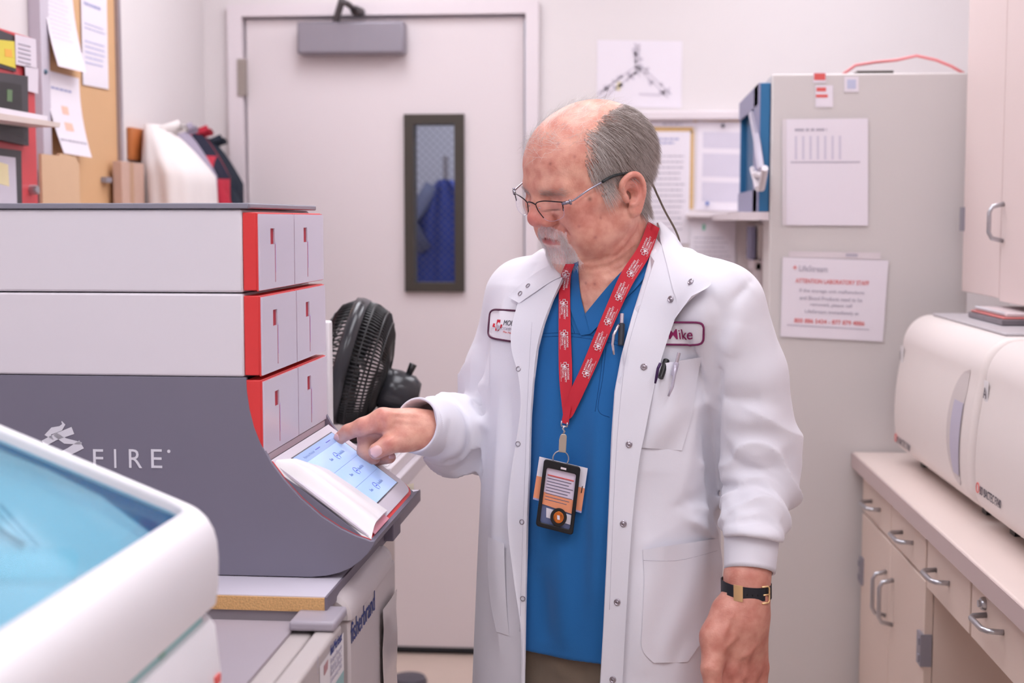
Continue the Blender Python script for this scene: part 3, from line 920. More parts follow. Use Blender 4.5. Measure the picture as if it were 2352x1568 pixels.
# lettering and flame ribbon on the near cheek
m_mark = mat('mark_white', (226, 224, 232), .5, noise=.01)
g = G()
for ch, x0, x1 in (('F', 215, 238), ('I', 263, 268), ('R', 297, 327), ('E', 348, 373)):
    o = L(x0, 1074); r = L(x1, 1074)
    w = r[0] - o[0]; h = L(x0, 1031)[2] - o[2]
    add_text(g, ch, (o[0], VN - .0006, o[2]), (1, 0, 0), (0, 0, 1), w, h)
o = L(388, 1036); g.lathe([(0, 0), (.0022, 0), (.0022, -.0008), (0, -.0008)], (o[0], VN, o[2]), axis=1, seg=14)
an.part('lettering', g, m_mark)
g = G()
def lp(l): return [(L(x, y)[0], L(x, y)[2]) for x, y in l]
def rib(pts, ws):
    c = lp(pts); out = []
    for i, p in enumerate(c):
        a = np.array(c[min(i + 1, len(c) - 1)]) - np.array(c[max(i - 1, 0)]); a /= np.hypot(*a)
        n = np.array([-a[1], a[0]]) * ws[i] * 1.8 / FPX
        out.append([(p[0] + n[0], VN - .0008, p[1] + n[1]), (p[0] - n[0], VN - .0008, p[1] - n[1])])
    g.grid(out)
rib([(142, 967), (147, 974), (140, 983), (122, 988), (110, 998), (124, 1010)], [1, 4, 6, 8, 8, 1])
rib([(100, 1018), (128, 1003), (168, 988)], [8, 8, 9])
rib([(126, 996), (150, 1012), (188, 1018)], [6, 7, 3])
rib([(188, 1020), (160, 1036), (130, 1050)], [11, 9, 8])
an.part('ribbon_emblem', g, m_mark)
g = G()

# ------------------------------------------------------------------ thick board the analyser stands on
ve = 1.707
zt = zb - .0003; zu = MF.v(600, 1402, ve)[2]
ur = MF.v(745, 1370, ve)[0]
bd = Thing('bench_board', (ur - .4, 2.0, zu), 'thick white-topped board with raw chipboard front edge, under the analyser', 'shelf board', MF)
m_frt0 = mat('batten_grey', (160, 150, 156), .5, noise=.04)
m_lil = mat('board_white', (214, 208, 220), .35, noise=.02)
bd.part('board', G().box(ul - .05, ur, ve + .0035, 2.42, zu, zt), m_lil)
mc = mat('chipboard', (226, 178, 120), .9, noise=.45, scale=420, bump=.8)
bd.part('raw_edge', G().box(ul - .05, ur, ve, ve + .003, zu + .0003, zt - .0012), mc)
bd.part('support_batten', G().box(ul - .05, ur - .03, ve + .004, ve + .05, zu - .024, zu - .0003), m_frt0)
bd.part('end_strip', G().box(ur + .0003, ur + .003, ve, 2.42, zu, zt), mat('end_grey', (120, 110, 122), .5, noise=.1))

# ------------------------------------------------------------------ under-counter units
LF = Frame(1470)
m_fr = mat('fridge_beige', (190, 180, 178), .45, noise=.03)
m_frt = mat('fridge_top_grey', (168, 158, 166), .5, noise=.04, scale=12)
uA = LF.v(785, 1428, 1.70)[0]
zA = LF.v(781, 1432, 1.70)[2]
un = Thing('undercounter_refrigerator', (uA - .28, 1.35, 0), 'beige under-counter unit with stickers on its door, near end of the left bench', 'refrigerator', LF)
un.part('body', G().box(uA - .62, uA - .030, 1.335, 1.70, .03, zA - .004), m_fr, bevel=.003)
un.part('door', G().box(uA - .027, uA, 1.335, 1.70, .08, zA), m_fr, bevel=.004)
un.part('top_sheet', G().box(uA - .62, uA - .055, 1.335, 1.704, zA - .0035, zA + .0005), m_frt)
g = G()
rr = random.Random(3)
for i in range(9):
    x = uA - .1 - .05 * i; y = rr.uniform(1.34, 1.5); l = rr.uniform(.03, .15)
    g.tube([(x, y, zA + .0006), (x + rr.uniform(-.002, .002), y + l, zA + .0006)], rr.uniform(.0003, .0006), 4)
un.part('scratches', g, mat('scratch_dark', (120, 108, 118), .7, noise=.2))
c0 = LF.v(676, 1418, 1.69)
un.part('hinge_cap', G().box(c0[0], uA + .0, 1.66, 1.735, zA + .0005, zA + .013), mat('cap_grey', (166, 158, 168), .4, noise=.03), bevel=.004, seg=3)
for x in (.6, .06):
    for y in (1.6, 1.38):
        un.part('foot', G().lathe([(0, 0), (.02, 0), (.02, .03), (0, .03)], (uA - x, y, 0), seg=16), m_black)
# door stickers
def us(px, py): return LF.u(px, py, uA)
def faceq(g, pts, off=.0006):
    q = [us(*p) for p in pts]
    g.add([(uA + off, a[1], a[2]) for a in q], [(0, 1, 2, 3)])
    return g
un.part('door_label', faceq(G(), [(788, 1452), (789, 1550), (735, 1640), (733, 1530)]), m_white)
g = G()
def utext(g, body, px, py, w, h, off=.0012):
    a = us(px, py)
    add_text(g, body, (uA + off, a[1], a[2]), (0, 1, 0), (0, 0, 1), w, h, shear=.3)
utext(g, 'bioMerieux', 757, 1506, .066, .012)
un.part('blue_lettering', g, mat('navy_ink', (44, 56, 120), .6, noise=.05))
g = G()
for i in range(4):
    utext(g, ('Biological Reagents', 'Store at 2 to 8 C', 'Not for Food Storage', 'Laboratory Use')[i], 757, 1528 + 15 * i, .064, .008)
utext(g, '!', 727, 1548, .004, .02)
un.part('small_lettering', g, m_ink)
un.part('red_square', faceq(G(), [(742, 1530), (752, 1513), (751, 1535), (743, 1552)], .001), mat('faded_red', (186, 140, 142), .6, noise=.1))
un.part('teal_panel', faceq(G(), [(768, 1570), (788, 1538), (788, 1570), (768, 1602)], .001), mat('teal_panel', (150, 186, 186), .6, noise=.05))

uB_ = uA + .0
zBt = 1.03
f0 = uA * 0
vB0 = 1.765; vB1 = LF.e2 @ (ray(915, 1400) * (uB_ / (ray(915, 1400) @ LF.e1)))
m_fb = mat('freezer_beige', (200, 190, 190), .4, noise=.02)
fb = Thing('compact_freezer', (uB_ - .3, 1.95, 0), 'beige compact lab freezer with rounded lid, beyond the stickered unit', 'freezer', LF)
zL = .977
pr = [(uB_ - .42, .03), (uB_ - .004, .03), (uB_ - .004, zL - .01), (uB_ - .42, zL - .01)]
fb.part('body', G().box(uB_ - .45, uB_ - .004, vB0 + .004, vB1 - .004, .03, zL - .012), m_fb, bevel=.004)
rows = []
for v, ins in ((vB0, .012), (vB0 + .004, .003), (vB0 + .02, 0), (vB1 - .06, 0), (vB1 - .02, .012), (vB1, .04)):
    row = [(uB_ - .45, v, zL - .01)]
    row.append((uB_ - .0 - ins * .5, v, zL - .01))
    for k in range(9):
        a = math.pi / 2 * k / 8
        row.append((uB_ - .045 + .045 * math.cos(a) - ins * .5, v, zL - .005 + (.033 - ins * .6) * math.sin(a)))
    row.append((uB_ - .45, v, zL + .028 - ins * .6))
    rows.append(row)
n = len(rows[0])
fb.part('lid', G().grid(rows, closed=True).add(rows[0], [tuple(range(n))]).add(rows[-1], [tuple(range(n))[::-1]]), m_fb, smooth='auto')
g = G()
a = LF.u(812, 1468, uB_)
b = LF.u(866, 1388, uB_)
add_text(g, 'fisherbrand', (uB_ + .001 - .004, a[1], LF.u(812, 1462, uB_)[2] - .010), (0, 1, 0), (0, 0, 1), b[1] - a[1], .028)
fb.part('lettering', g, mat('navy_ink', (44, 56, 120)))
for y in (vB0 + .05, vB1 - .05):
    for x in (.06, .4):
        fb.part('foot', G().lathe([(0, 0), (.02, 0), (.02, .03), (0, .03)], (uB_ - x, y, 0), seg=16), m_black)
# clear wavy sleeve on its side
q = [LF.u(x, y, uB_ + .002) for x, y in ((880, 1400), (912, 1362), (913, 1568), (880, 1600))]
fb.part('clear_sleeve', G().grid([[(uB_ + .0015 + .0012 * math.sin(7 * i + 2 * j), q[0][1] + (q[1][1] - q[0][1]) * i / 4, q[0][2] + (.0 if i else 0) - .3 * j / 10 + .0 * i) for i in range(5)] for j in range(11)]), mat('sleeve_gloss', (204, 194, 196), .15, noise=.05), smooth=True)

# ------------------------------------------------------------------ far end of the bench
ub = -.424
zbn = 1.02
m_bt = mat('bench_white', (206, 198, 204), .5, noise=.05, scale=80)
bt = Thing('side_bench', (ub - .4, 2.7, 0), 'pale grey bench section beyond the analyser carrying the fan', 'bench', LF)
bt.part('bench_top', G().box(XL + .12, ub, 2.44, 2.96, zbn - .03, zbn), m_bt, bevel=.003)
bt.part('bench_body', G().box(XL + .12, ub - .09, 2.48, 2.94, 0, zbn - .0305), m_fr)
# white carton with paper
bx = Thing('white_carton', (ub - .10, 2.6, zbn), 'white carton behind the pointing hand, on the side bench', 'carton', LF)
bx.part('carton', G().box(ub - .26, ub - .012, 2.46, 2.84, zbn, zbn + .022), mat('carton_white', (222, 214, 218), .6, noise=.04, scale=60), bevel=.002)
bx.part('lid_flap', G().box(ub - .25, ub - .02, 2.47, 2.83, zbn + .0222, zbn + .024), mat('carton_white', (222, 214, 218)))
rr = random.Random(7)
rows = []
for i in range(11):
    rows.append([(ub - .115 + .009 * i, 2.47 + .014 * j, zbn + .027 + .006 * abs(math.sin(i * .8 + j * .35)) + rr.uniform(0, .003)) for j in range(12)])
single('paper_towel', G().grid(rows).grid([[(p[0], p[1], zbn + .0245) for p in r] for r in rows[::-1]]), mat('towel', (232, 228, 232), .9, noise=.04), 'crumpled white paper towel under the pointing hand, on the carton', 'paper towel', LF, smooth=True)
a = LF.v(950, 1130, 2.44)
single('sticky_note', G().grid([[(ub - .012 + .045 * t, 2.437 - .004 * math.sin(t * 2), zbn - .002 - .03 * (1 - .3 * t) + s * .024) for t in np.linspace(0, 1, 6)] for s in (0, 1)]).grid([[(ub - .012 + .045 * t, 2.4378 - .004 * math.sin(t * 2), zbn - .002 - .03 * (1 - .3 * t) + s * .024) for t in np.linspace(0, 1, 6)] for s in (1, 0)]),
       mat('note_cream', (240, 232, 206), .8, noise=.02), 'pale yellow sticky note on the bench edge below the hand', 'sticky note', LF)
# tall white panel behind the analyser
p = LF.v(752, 735, 2.5)
single('bench_divider', G().box(p[0] - .10, LF.v(764, 740, 2.5)[0], 2.47, 2.50, zbn + .0245, p[2]), m_white, 'white upright panel standing between analyser and black fan', 'panel', LF, bevel=.004)

# ------------------------------------------------------------------ desk fan
fanY = 2.78
fc = LF.v(803, 830, fanY)
RF_ = fanY / FPX * 146
fan = Thing('desk_fan', (fc[0] + .03, fc[1], zbn), 'black desk fan seen from the side, behind the pointing hand', 'fan', LF)
m_fan = mat('fan_black', (30, 30, 32), .28, noise=.1)
m_fanr = mat('fan_ring', (52, 52, 56), .22, noise=.05)
yaw, tilt = math.radians(5), math.radians(15)
# fan axis: pointing to -u (left), a little to the camera and upwards
ax = np.array([-math.cos(tilt) * math.cos(yaw), -math.cos(tilt) * math.sin(yaw), math.sin(tilt)])
e_h = np.cross(ax, [0, 0, 1]); e_h /= np.linalg.norm(e_h)
e_u = np.cross(e_h, ax); e_u /= np.linalg.norm(e_u)
if e_u[2] < 0: e_u = -e_u
def fp(r, th, h):
    return tuple(fc + e_h * r * math.cos(th) + e_u * r * math.sin(th) + ax * h)
def fq(r, th, h):
    return tuple(np.array(fp(r, th, h)) - e_u * .034)
def ring(g, r, h, t, n=48, s=8):
    g.tube([fp(r, 2 * math.pi * k / n, h) for k in range(n + 1)], t, s, cap=False)
g = G()
R = RF_
for r_, h in ((R * .70, .050), (R * .40, .062)):
    ring(g, r_, h, .0018)
g.lathe([(0, 0)], (0, 0, 0)) if False else None
cap = [[fp(r_, 2 * math.pi * k / 24, h) for k in range(24)] for r_, h in ((.001, .070), (.02, .069), (.026, .064), (.026, .058))]
g.grid(cap, closed=True)
for k in range(72):
    th = 2 * math.pi * k / 72
    g.tube([fp(.024, th, .064), fp(R * .5, th + .05, .060), fp(R * .85, th + .1, .040), fp(R, th + .12, .012)], .0019, 5)
fan.part('front_grille', g, m_fan, smooth=True)
rr_ = [[fp(R + a, 2 * math.pi * k / 64, h) for k in range(64)] for a, h in ((-.004, .018), (.004, .016), (.006, .004), (.004, -.010), (-.004, -.012))]
fan.part('rim_band', G().grid(rr_, closed=True), m_fanr, smooth=True)
g = G()
for k in range(96):
    th = 2 * math.pi * k / 96
    g.tube([fp(R, th, -.008), fp(R * .99, th, -.030), fp(R * .90, th, -.055), fp(R * .62, th, -.072), fp(.035, th, -.080)], .0022, 5)
for r_, h in ((R * .995, -.024), (R * .93, -.050), (R * .78, -.064), (R * .5, -.075)):
    ring(g, r_, h, .0022)
fan.part('rear_grille', g, m_fan, smooth=True)
g = G()
for b in range(5):
    rows = []
    for i in range(7):
        r_ = .018 + (R * .88 - .018) * i / 6
        rows.append([fp(r_, b * 1.2566 + .9 * (q - .5) * (1 - .25 * i / 6) + .15 * i / 6, -.012 + .03 * (q - .5)) for q in np.linspace(0, 1, 6)])
    g.grid(rows)
bl = fan.part('fan_blades', g, mat('fan_blade', (44, 44, 48), .4, noise=.05), smooth=True)
g = G()
hs = [[fq(r_, 2 * math.pi * k / 24, h) for k in range(24)] for r_, h in ((.030, -.066), (.042, -.078), (.044, -.105), (.040, -.135), (.028, -.150), (.001, -.152))]
fan.part('motor_housing', G().grid(hs, closed=True), m_fanr, smooth=True)
fan.part('oscillation_knob', G().tube([fq(.038, math.pi / 2, -.120), fq(.062, math.pi / 2, -.124)], [.006, .008], 10), m_fan, smooth=True)
nk = fq(.045, -math.pi / 2, -.095)
fan.part('neck', G().tube([tuple(fq(.0, 0, -.11)), nk, (nk[0], nk[1], zbn + .02)], [.022, .02, .018], 14), m_fan, smooth=True)
fan.part('base', G().lathe([(0, zbn + .0245), (.085, zbn + .0245), (.088, zbn + .032), (.06, zbn + .044), (.02, zbn + .05), (0, zbn + .05)], (nk[0], nk[1], 0), seg=40), m_fan, smooth=True)

# dark rounded base on the floor by the door
p = ROOM.z(947, 1556, 0.03)
single('floor_base', G().lathe([(0, 0), (.055, 0), (.058, .02), (.05, .034), (0, .036)], (p[0] - .01, p[1], 0), seg=32), mat('floor_grey', (92, 88, 98), .5, noise=.05),
       'small dark grey rounded base on the floor, in front of the door', 'floor base', smooth='auto')

# ------------------------------------------------------------------ sloping-lid instrument in the foreground
NF = Frame(1466)
vC = 1.30
K = NF.v(517, 1215, vC); KU, KZ = K[0], K[2] + .012
TS = .40
def rz(u): return KZ + TS * (KU - u)
fi = Thing('lidded_instrument', (KU - .35, vC - .35, .80), 'white instrument with sloping lid and blue tinted window, bottom left foreground', 'lab instrument', NF)
m_fw = mat('instrument_white', (240, 237, 240), .3, noise=.005)
u_l, v_n = KU - .62, vC - .62
# lid ring: outer rounded rectangle -> inner opening, on the sloping plane
def rrect(u0, u1, v0, v1, r, n=8):
    out = []
    for (cu, cv, a0) in ((u1 - r, v1 - r, 0), (u0 + r, v1 - r, 1), (u0 + r, v0 + r, 2), (u1 - r, v0 + r, 3)):
        for k in range(n + 1):
            a = math.pi / 2 * (a0 + k / n)
            out.append((cu + r * math.cos(a), cv + r * math.sin(a)))
    return out
OUT = []
ZS = 1.122                                                   # underside of the lid skirt
levels = [(-.003, None, .026), (0.0, -.060, .028), (.001, -.035, .030), (.0, -.020, .030), (-.003, -.010, .028), (-.008, -.003, .025), (-.013, 0, .022)]
for off, dz, r in levels:
    OUT.append([(x, y, ZS if dz is None else max(ZS + .01, rz(x) + dz)) for x, y in rrect(u_l, KU + off, v_n, vC + off * .5, r)])
inn = rrect(u_l + .03, KU - .030, v_n + .04, vC - .012, .020)
inn2 = rrect(u_l + .032, KU - .032, v_n + .042, vC - .0135, .019)
OUT.append([(x, y, rz(x) - .001) for x, y in inn])
OUT.append([(x, y, rz(x) - .006) for x, y in inn2])
OUT.append([(x, y, rz(x) - .030) for x, y in inn2])
fi.part('lid_frame', G().grid(OUT, closed=True), m_fw, smooth=True)
mtint = mat('blue_tint_window', (124, 196, 222), .06, trans=1.0, ior=1.05, alpha=.52)
win = [(x, y, rz(x) - .012) for x, y in rrect(u_l + .033, KU - .033, v_n + .043, vC - .0142, .0185)]
win2 = [(x, y, z - .003) for x, y, z in win]
n = len(win)
fi.part('window', G().add(win + win2, [tuple(range(n)), tuple(range(n, 2 * n))[::-1]] + [(i, (i + 1) % n, n + (i + 1) % n, n + i) for i in range(n)]), mtint)
# cyan-lined well and inner white deck
m_cy = mat('well_cyan', (112, 190, 220), .5, noise=.03)
wl = [[(x, y, rz(x) - .016) for x, y in inn2], [(x * 1.0, y, ZS + .004) for x, y in rrect(u_l + .04, KU - .038, v_n + .05, vC - .018, .02)]]
fi.part('well_liner', G().grid(wl, closed=True), mat('well_blue', (40, 140, 186), .5, noise=.03), smooth=True)
fi.part('well_floor', G().box(u_l + .04, KU - .040, v_n + .05, vC - .020, ZS + .001, ZS + .006), m_cy)
# pale inner hood under the window; its edge runs diagonally
def onp(px, py, dz):
    d = ray(px, py)
    a_ = d @ NF.e1; z_ = d[2]
    t = (KZ + TS * KU + dz - CAM[2]) / (z_ + TS * a_)
    q = CAM + d * t
    return NF.loc(q)
hpx = [(120, 1040), (150, 1062), (230, 1140), (345, 1226), (180, 1345), (0, 1465), (-330, 1690), (-330, 900), (-60, 1000)]
hood = []
for x, y in hpx:
    q = onp(x, y, -.020); hood.append((min(max(q[0], u_l + .05), KU - .040), min(max(q[1], v_n + .06), vC - .020)))
n = len(hood)
g = G().add([(x, y, rz(x) - .020) for x, y in hood] + [(x, y, rz(x) - .026) for x, y in hood], [tuple(range(n)), tuple(range(n, 2 * n))[::-1]] + [(i, (i + 1) % n, n + (i + 1) % n, n + i) for i in range(n)])
fi.part('inner_hood', g, mat('hood_pale', (186, 196, 198), .4, noise=.05, scale=5))
hp = [tuple(onp(x, y, -.0195)) for x, y in ((0, 1160), (60, 1226), (120, 1292), (180, 1345))]
fi.part('hood_seam', G().tube(hp, .0006, 5), mat('seam_blue', (60, 110, 140), .5, noise=.05))
hd = []
for x0, x1, y in ((-60, 168, 1256), (-60, 178, 1266), (-60, 180, 1300), (-60, 172, 1330)):
    hd.append([tuple(onp(x0 + (x1 - x0) * t, y + 4 * t, -.0195 + .004 * (1266 <= y <= 1300))) for t in np.linspace(0, 1, 8)])
fi.part('hood_handle', G().grid(hd), mat('hood_handle', (168, 196, 200), .4, noise=.03), smooth=True)
fi.part('probe_arm', G().tube([tuple(onp(-30, 1196, -.0185)), tuple(onp(55, 1252, -.0185))], .0011, 8), mat('probe_dark', (96, 90, 104), .5, noise=.1), smooth=True)
# lower body with teal stripe and ledge
bw = rrect(u_l, KU - .012, v_n, vC - .006, .034)
lo = [[(x, y, ZS - .001) for x, y in bw], [(x, y, ZS - .012) for x, y in bw], [(x, y, ZS - .013) for x, y in rrect(u_l, KU - .006, v_n, vC - .003, .034)], [(x, y, ZS - .020) for x, y in rrect(u_l, KU - .002, v_n, vC - .001, .034)],
      [(x, y, ZS - .075) for x, y in rrect(u_l, KU + .003, v_n, vC + .001, .034)], [(x, y, .80) for x, y in rrect(u_l, KU + .006, v_n, vC + .002, .034)]]
fi.part('lower_body', G().grid(lo, closed=True).add(lo[-1], [tuple(range(len(bw)))]), m_fw, smooth='auto')
fi.part('teal_stripe', G().box(KU - .013, KU - .0112, v_n + .06, vC - .04, ZS - .0115, ZS - .005), mat('teal_stripe', (150, 214, 212), .4, noise=.03))
fi.part('stripe_mark', G().box(KU - .0112, KU - .0104, vC - .16, vC - .145, ZS - .011, ZS - .0055), mat('teal_mark', (120, 190, 170), .4, noise=.03))
fi.part('red_mark', G().box(KU + .0012, KU + .0042, vC - .05, vC - .035, 1.052, 1.060), m_redink)
nb_ = Thing('near_bench', (KU - .3, vC - .3, 0), 'pale bench under the foreground instrument', 'bench', NF)
nb_.part('bench_top', G().box(u_l - .05, KU - .0, v_n - .05, vC - .03, .77, .7995), m_bt)
nb_.part('bench_body', G().box(u_l - .05, KU - .05, v_n - .05, vC - .26, 0, .7695), m_fr)

# ------------------------------------------------------------------ left wall
WL = XL
m_board = mat('tan_board', (216, 172, 128), .6, noise=.05, scale=5)
def lw(px, py, u=XL): return ROOM.u(px, py, u)
bY0, bY1 = lw(88, 200)[1], lw(250, 200)[1]
pb = Thing('pinboard_panel', (WL, (bY0 + bY1) / 2, .95), 'tall tan board with metal edges on the left wall, papers pinned on it', 'board')
pb.part('board', G().box(WL + .001, WL + .02, bY0, bY1, .95, ZC - .06), m_board)
m_edge = mat('metal_edge', (168, 158, 164), .35, .5, noise=.05)
pb.part('edge_strip', G().box(WL + .001, WL + .03, bY1 + .0005, bY1 + .022, .95, ZC - .06), m_edge)
pb.part('edge_strip', G().box(WL + .001, WL + .03, bY0 - .05, bY0 - .0005, .95, ZC - .06), mat('post_lilac', (206, 198, 210), .5, noise=.02))
lt = lw(246, 412, WL + .03)
pb.part('latch', G().box(WL + .0205, WL + .036, lt[1] - .02, lt[1] + .02, lt[2] - .008, lt[2] + .006), m_grey)
UP_ = WL + .0215
sheet('pinned_sheet', 'white sheet curling off the board, upper left on the tan board', 'paper', ROOM, 'u', UP_, [(93, -60), (163, -30), (172, 168), (104, 152)], marks=lines(.1, .85, .1, .7, 12, mat('ink_pale', (206, 200, 214)), 3, .25), curl=.03)
sheet('pinned_sheet', 'narrow tall sheet with blue print, upper right on the tan board', 'paper', ROOM, 'u', UP_, [(182, -90), (242, -60), (248, 205), (189, 194)], marks=lines(.1, .9, .3, .36, 1, m_ink2, 4) + lines(.1, .9, .48, .55, 2, m_ink2, 5, .3) + lines(.1, .9, .62, .84, 5, mat('ink_blue_pale', (186, 186, 220), .8, noise=.05), 6, .3))
t = sheet('pinned_sheet', 'white sheet with two orange marks and bold lines, below the curled sheet', 'paper', ROOM, 'u', UP_, [(97, 158), (180, 180), (183, 362), (118, 352)],
      marks=[(.36, .4, .56, .5, mat('orange_mark', (246, 196, 176), .8, noise=.05)), (.34, .6, .6, .7, MATS.get('orange_mark') or m_redink)] + lines(.15, .8, .17, .23, 1, m_ink2, 5) + lines(.05, .95, .8, .86, 1, m_ink, 2), curl=.03)
single('push_pin', G().lathe([(0, 0), (.006, .0), (.006, .008), (.003, .010), (0, .012)], tuple(lw(99, 165, UP_ + .004)), axis=0, seg=12), mat('pin_teal', (90, 120, 140), .4, noise=.05), 'blue-grey push pin at the top of the orange-marked sheet', 'push pin', smooth='auto')
m_kraft = mat('kraft_card', (218, 182, 148), .75, noise=.06, scale=10)
q = [lw(x, y, WL + .06) for x, y in ((93, 352), (140, 352), (178, 362), (186, 470), (93, 470))]
fo = Thing('kraft_folder', (WL + .06, q[0][1], 1.35), 'tan cardboard folder standing in front of the board, left of the coats', 'folder')
y0_, y1_ = q[0][1], q[3][1]
ztf = lw(93, 353, WL + .06)[2]; ztf2 = lw(178, 360, WL + .06)[2]
fo.part('front_flap', G().prism([(y0_, 1.35), (y0_, ztf), ((y0_ + y1_) / 2 - .004, ztf), ((y0_ + y1_) / 2 - .004, 1.35)], WL + .055, WL + .062, ax=0), m_kraft)
fo.part('back_flap', G().prism([((y0_ + y1_) / 2, 1.35), ((y0_ + y1_) / 2, ztf2 + .004), (y1_ - .02, ztf2), (y1_, ztf2 - .02), (y1_, 1.35)], WL + .05, WL + .058, ax=0), m_kraft)
a = lw(263, 370, WL + .04); b = lw(315, 374, WL + .04)
kb = Thing('cardboard_box', (WL + .05, (a[1] + b[1]) / 2, 1.35), 'brown cardboard box against the wall under the wooden coat rack', 'box')
kb.part('carton', G().box(WL + .034, WL + .06, a[1], b[1], 1.35, a[2]), mat('brown_card', (202, 168, 152), .75, noise=.05), bevel=.002)
kb.part('tape', G().box(WL + .0603, WL + .0608, a[1] + .06, a[1] + .09, 1.35, a[2]), mat('box_tape', (190, 150, 120), .3, noise=.05))
# things that carry them
ls = Thing('left_bench', (WL + .2, 3.5, 0), 'low cabinet run along the left wall, hidden behind the analyser', 'cabinet')
ls.part('cabinet_body', G().box(WL + .032, WL + .22, 3.30, 3.90, 0, 1.349), m_lam)

# red analyser / refrigerator front
UR = XL + .10
def lr(px, py): return ROOM.u(px, py, UR)
Yr1 = lr(84, 300)[1]; Yr0 = lr(0, 300)[1] - .35
rd = Thing('red_cabinet', (UR - .05, Yr0 + .4, 1.2), 'red-framed cabinet with dark display and labels, far left edge', 'cabinet')
m_rc = mat('red_enamel', (206, 70, 76), .4, noise=.05)
zt_ = lr(60, 80)[2]
zt0 = (1.48 + (505 - 62) / FPX * lr(0, 62)[1])
top = lr(2, 64)[2]
rd.part('body', G().box(UR - .095, UR, Yr0, Yr1, 1.2, top), m_rc, bevel=.004)
def plate(nm, px, m, d0=.0005, d1=.004, par=None, **k):
    q = [lr(x, y) for x, y in px]
    g = G().add([(UR + d0, a[1], a[2]) for a in q] + [(UR + d1, a[1], a[2]) for a in q], [(0, 1, 2, 3), (7, 6, 5, 4), (0, 1, 5, 4), (1, 2, 6, 5), (2, 3, 7, 6), (3, 0, 4, 7)])
    return rd.part(nm, g, m, parent=par, **k)
m_char = mat('charcoal_panel', (66, 64, 68), .45, noise=.05)
plate('header_panel', [(-60, 48), (29, 82), (33, 165), (-60, 140)], m_char)
plate('yellow_label', [(-40, 88), (27, 95), (30, 157), (-40, 135)], mat('label_yellow', (226, 208, 80), .6, noise=.03), .0045, .006)
plate('orange_print', [(4, 112), (20, 114), (22, 132), (5, 130)], mat('label_orange', (240, 180, 80), .6, noise=.03), .0062, .0066)
plate('display_frame', [(-60, 160), (52, 175), (54, 335), (-60, 312)], m_char, .0005, .012)
plate('display_recess', [(-60, 180), (36, 195), (39, 312), (-60, 295)], m_black, .0122, .013)
plate('green_readout', [(2, 205), (14, 207), (14, 234), (2, 232)], mat('lcd_green', (90, 120, 80), .3, noise=.1), .0132, .0136)
plate('window_frame', [(-60, 334), (39, 346), (41, 475), (-60, 475)], m_char, .0005, .010)
plate('window_glass', [(-60, 352), (24, 362), (28, 475), (-60, 475)], mat('window_pale', (214, 208, 220), .2, noise=.03), .0102, .0112)
plate('yellow_tag', [(-20, 370), (6, 378), (9, 428), (-20, 420)], mat('tag_cream', (240, 226, 180), .7, noise=.03), .0114, .0118)
wl_ = mat('label_white', (226, 216, 226), .6, noise=.03)
for px in ([(27, 78), (75, 90), (77, 158), (29, 148)], [(50, 150), (80, 158), (80, 215), (53, 208)]):
    plate('paper_label', px, wl_, .0065, .0075)
g = G()
for i in range(5):
    a = lr(34, 100 + i * 10); b = lr(62, 107 + i * 10)
    g.tube([(UR + .0078, a[1], a[2]), (UR + .0078, b[1], b[2])], .0016, 4)
rd.part('label_print', g, m_ink)
a = lr(74, 436)
rd.part('key_lock', G().lathe([(0, .018), (.009, .018), (.011, .012), (.011, 0)], (UR, a[1] - .01, a[2]), axis=0, seg=20), m_steel, smooth='auto')
a = lw(95, 437, WL + .03)
pb.part('lock_barrel', G().lathe([(0, .018), (.009, .018), (.011, .012), (.011, 0)], (WL + .02, bY0 - .01, a[2]), axis=0, seg=20), m_steel, smooth='auto')
# papers on a projecting ledge
q = lr(54, 285)
lg = Thing('paper_tray', (UR + .05, q[1] - .2, q[2] - .02), 'beige tray of white papers jutting out from the red cabinet', 'tray')
lg.part('tray', G().prism([(q[1] - .45, q[2] - .014), (q[1] - .01, q[2] - .008), (q[1] - .005, q[2] + .002), (q[1] - .45, q[2] + .0)], UR + .0145, UR + .085, ax=0), mat('tray_beige', (222, 206, 198), .5, noise=.03))
single('paper_stack', G().box(UR + .02, UR + .075, q[1] - .40, q[1] - .05, q[2] + .0025, q[2] + .0135), m_paper, 'small stack of white papers lying on the beige tray', 'paper stack')

# coat rack with hanging coats
m_wood = mat('orange_wood', (196, 116, 62), .5, noise=.15, scale=18)
a = lw(290, 292); b = lw(318, 370)
ck = Thing('coat_rack', (WL, 4.2, a[2] - .09), 'orange wooden coat rack board on the left wall, coats hanging from it', 'coat rack')
ck.part('board', G().box(WL + .001, WL + .016, a[1], 4.66, lw(300, 368)[2] + .0, a[2]), m_wood, bevel=.002)
for y in (4.06, 4.24, 4.42, 4.56):
    ck.part('hook', G().tube([(WL + .016, y, a[2] - .04), (WL + .045, y, a[2] - .04), (WL + .055, y, a[2] - .02)], .004, 8), m_steel, smooth=True)


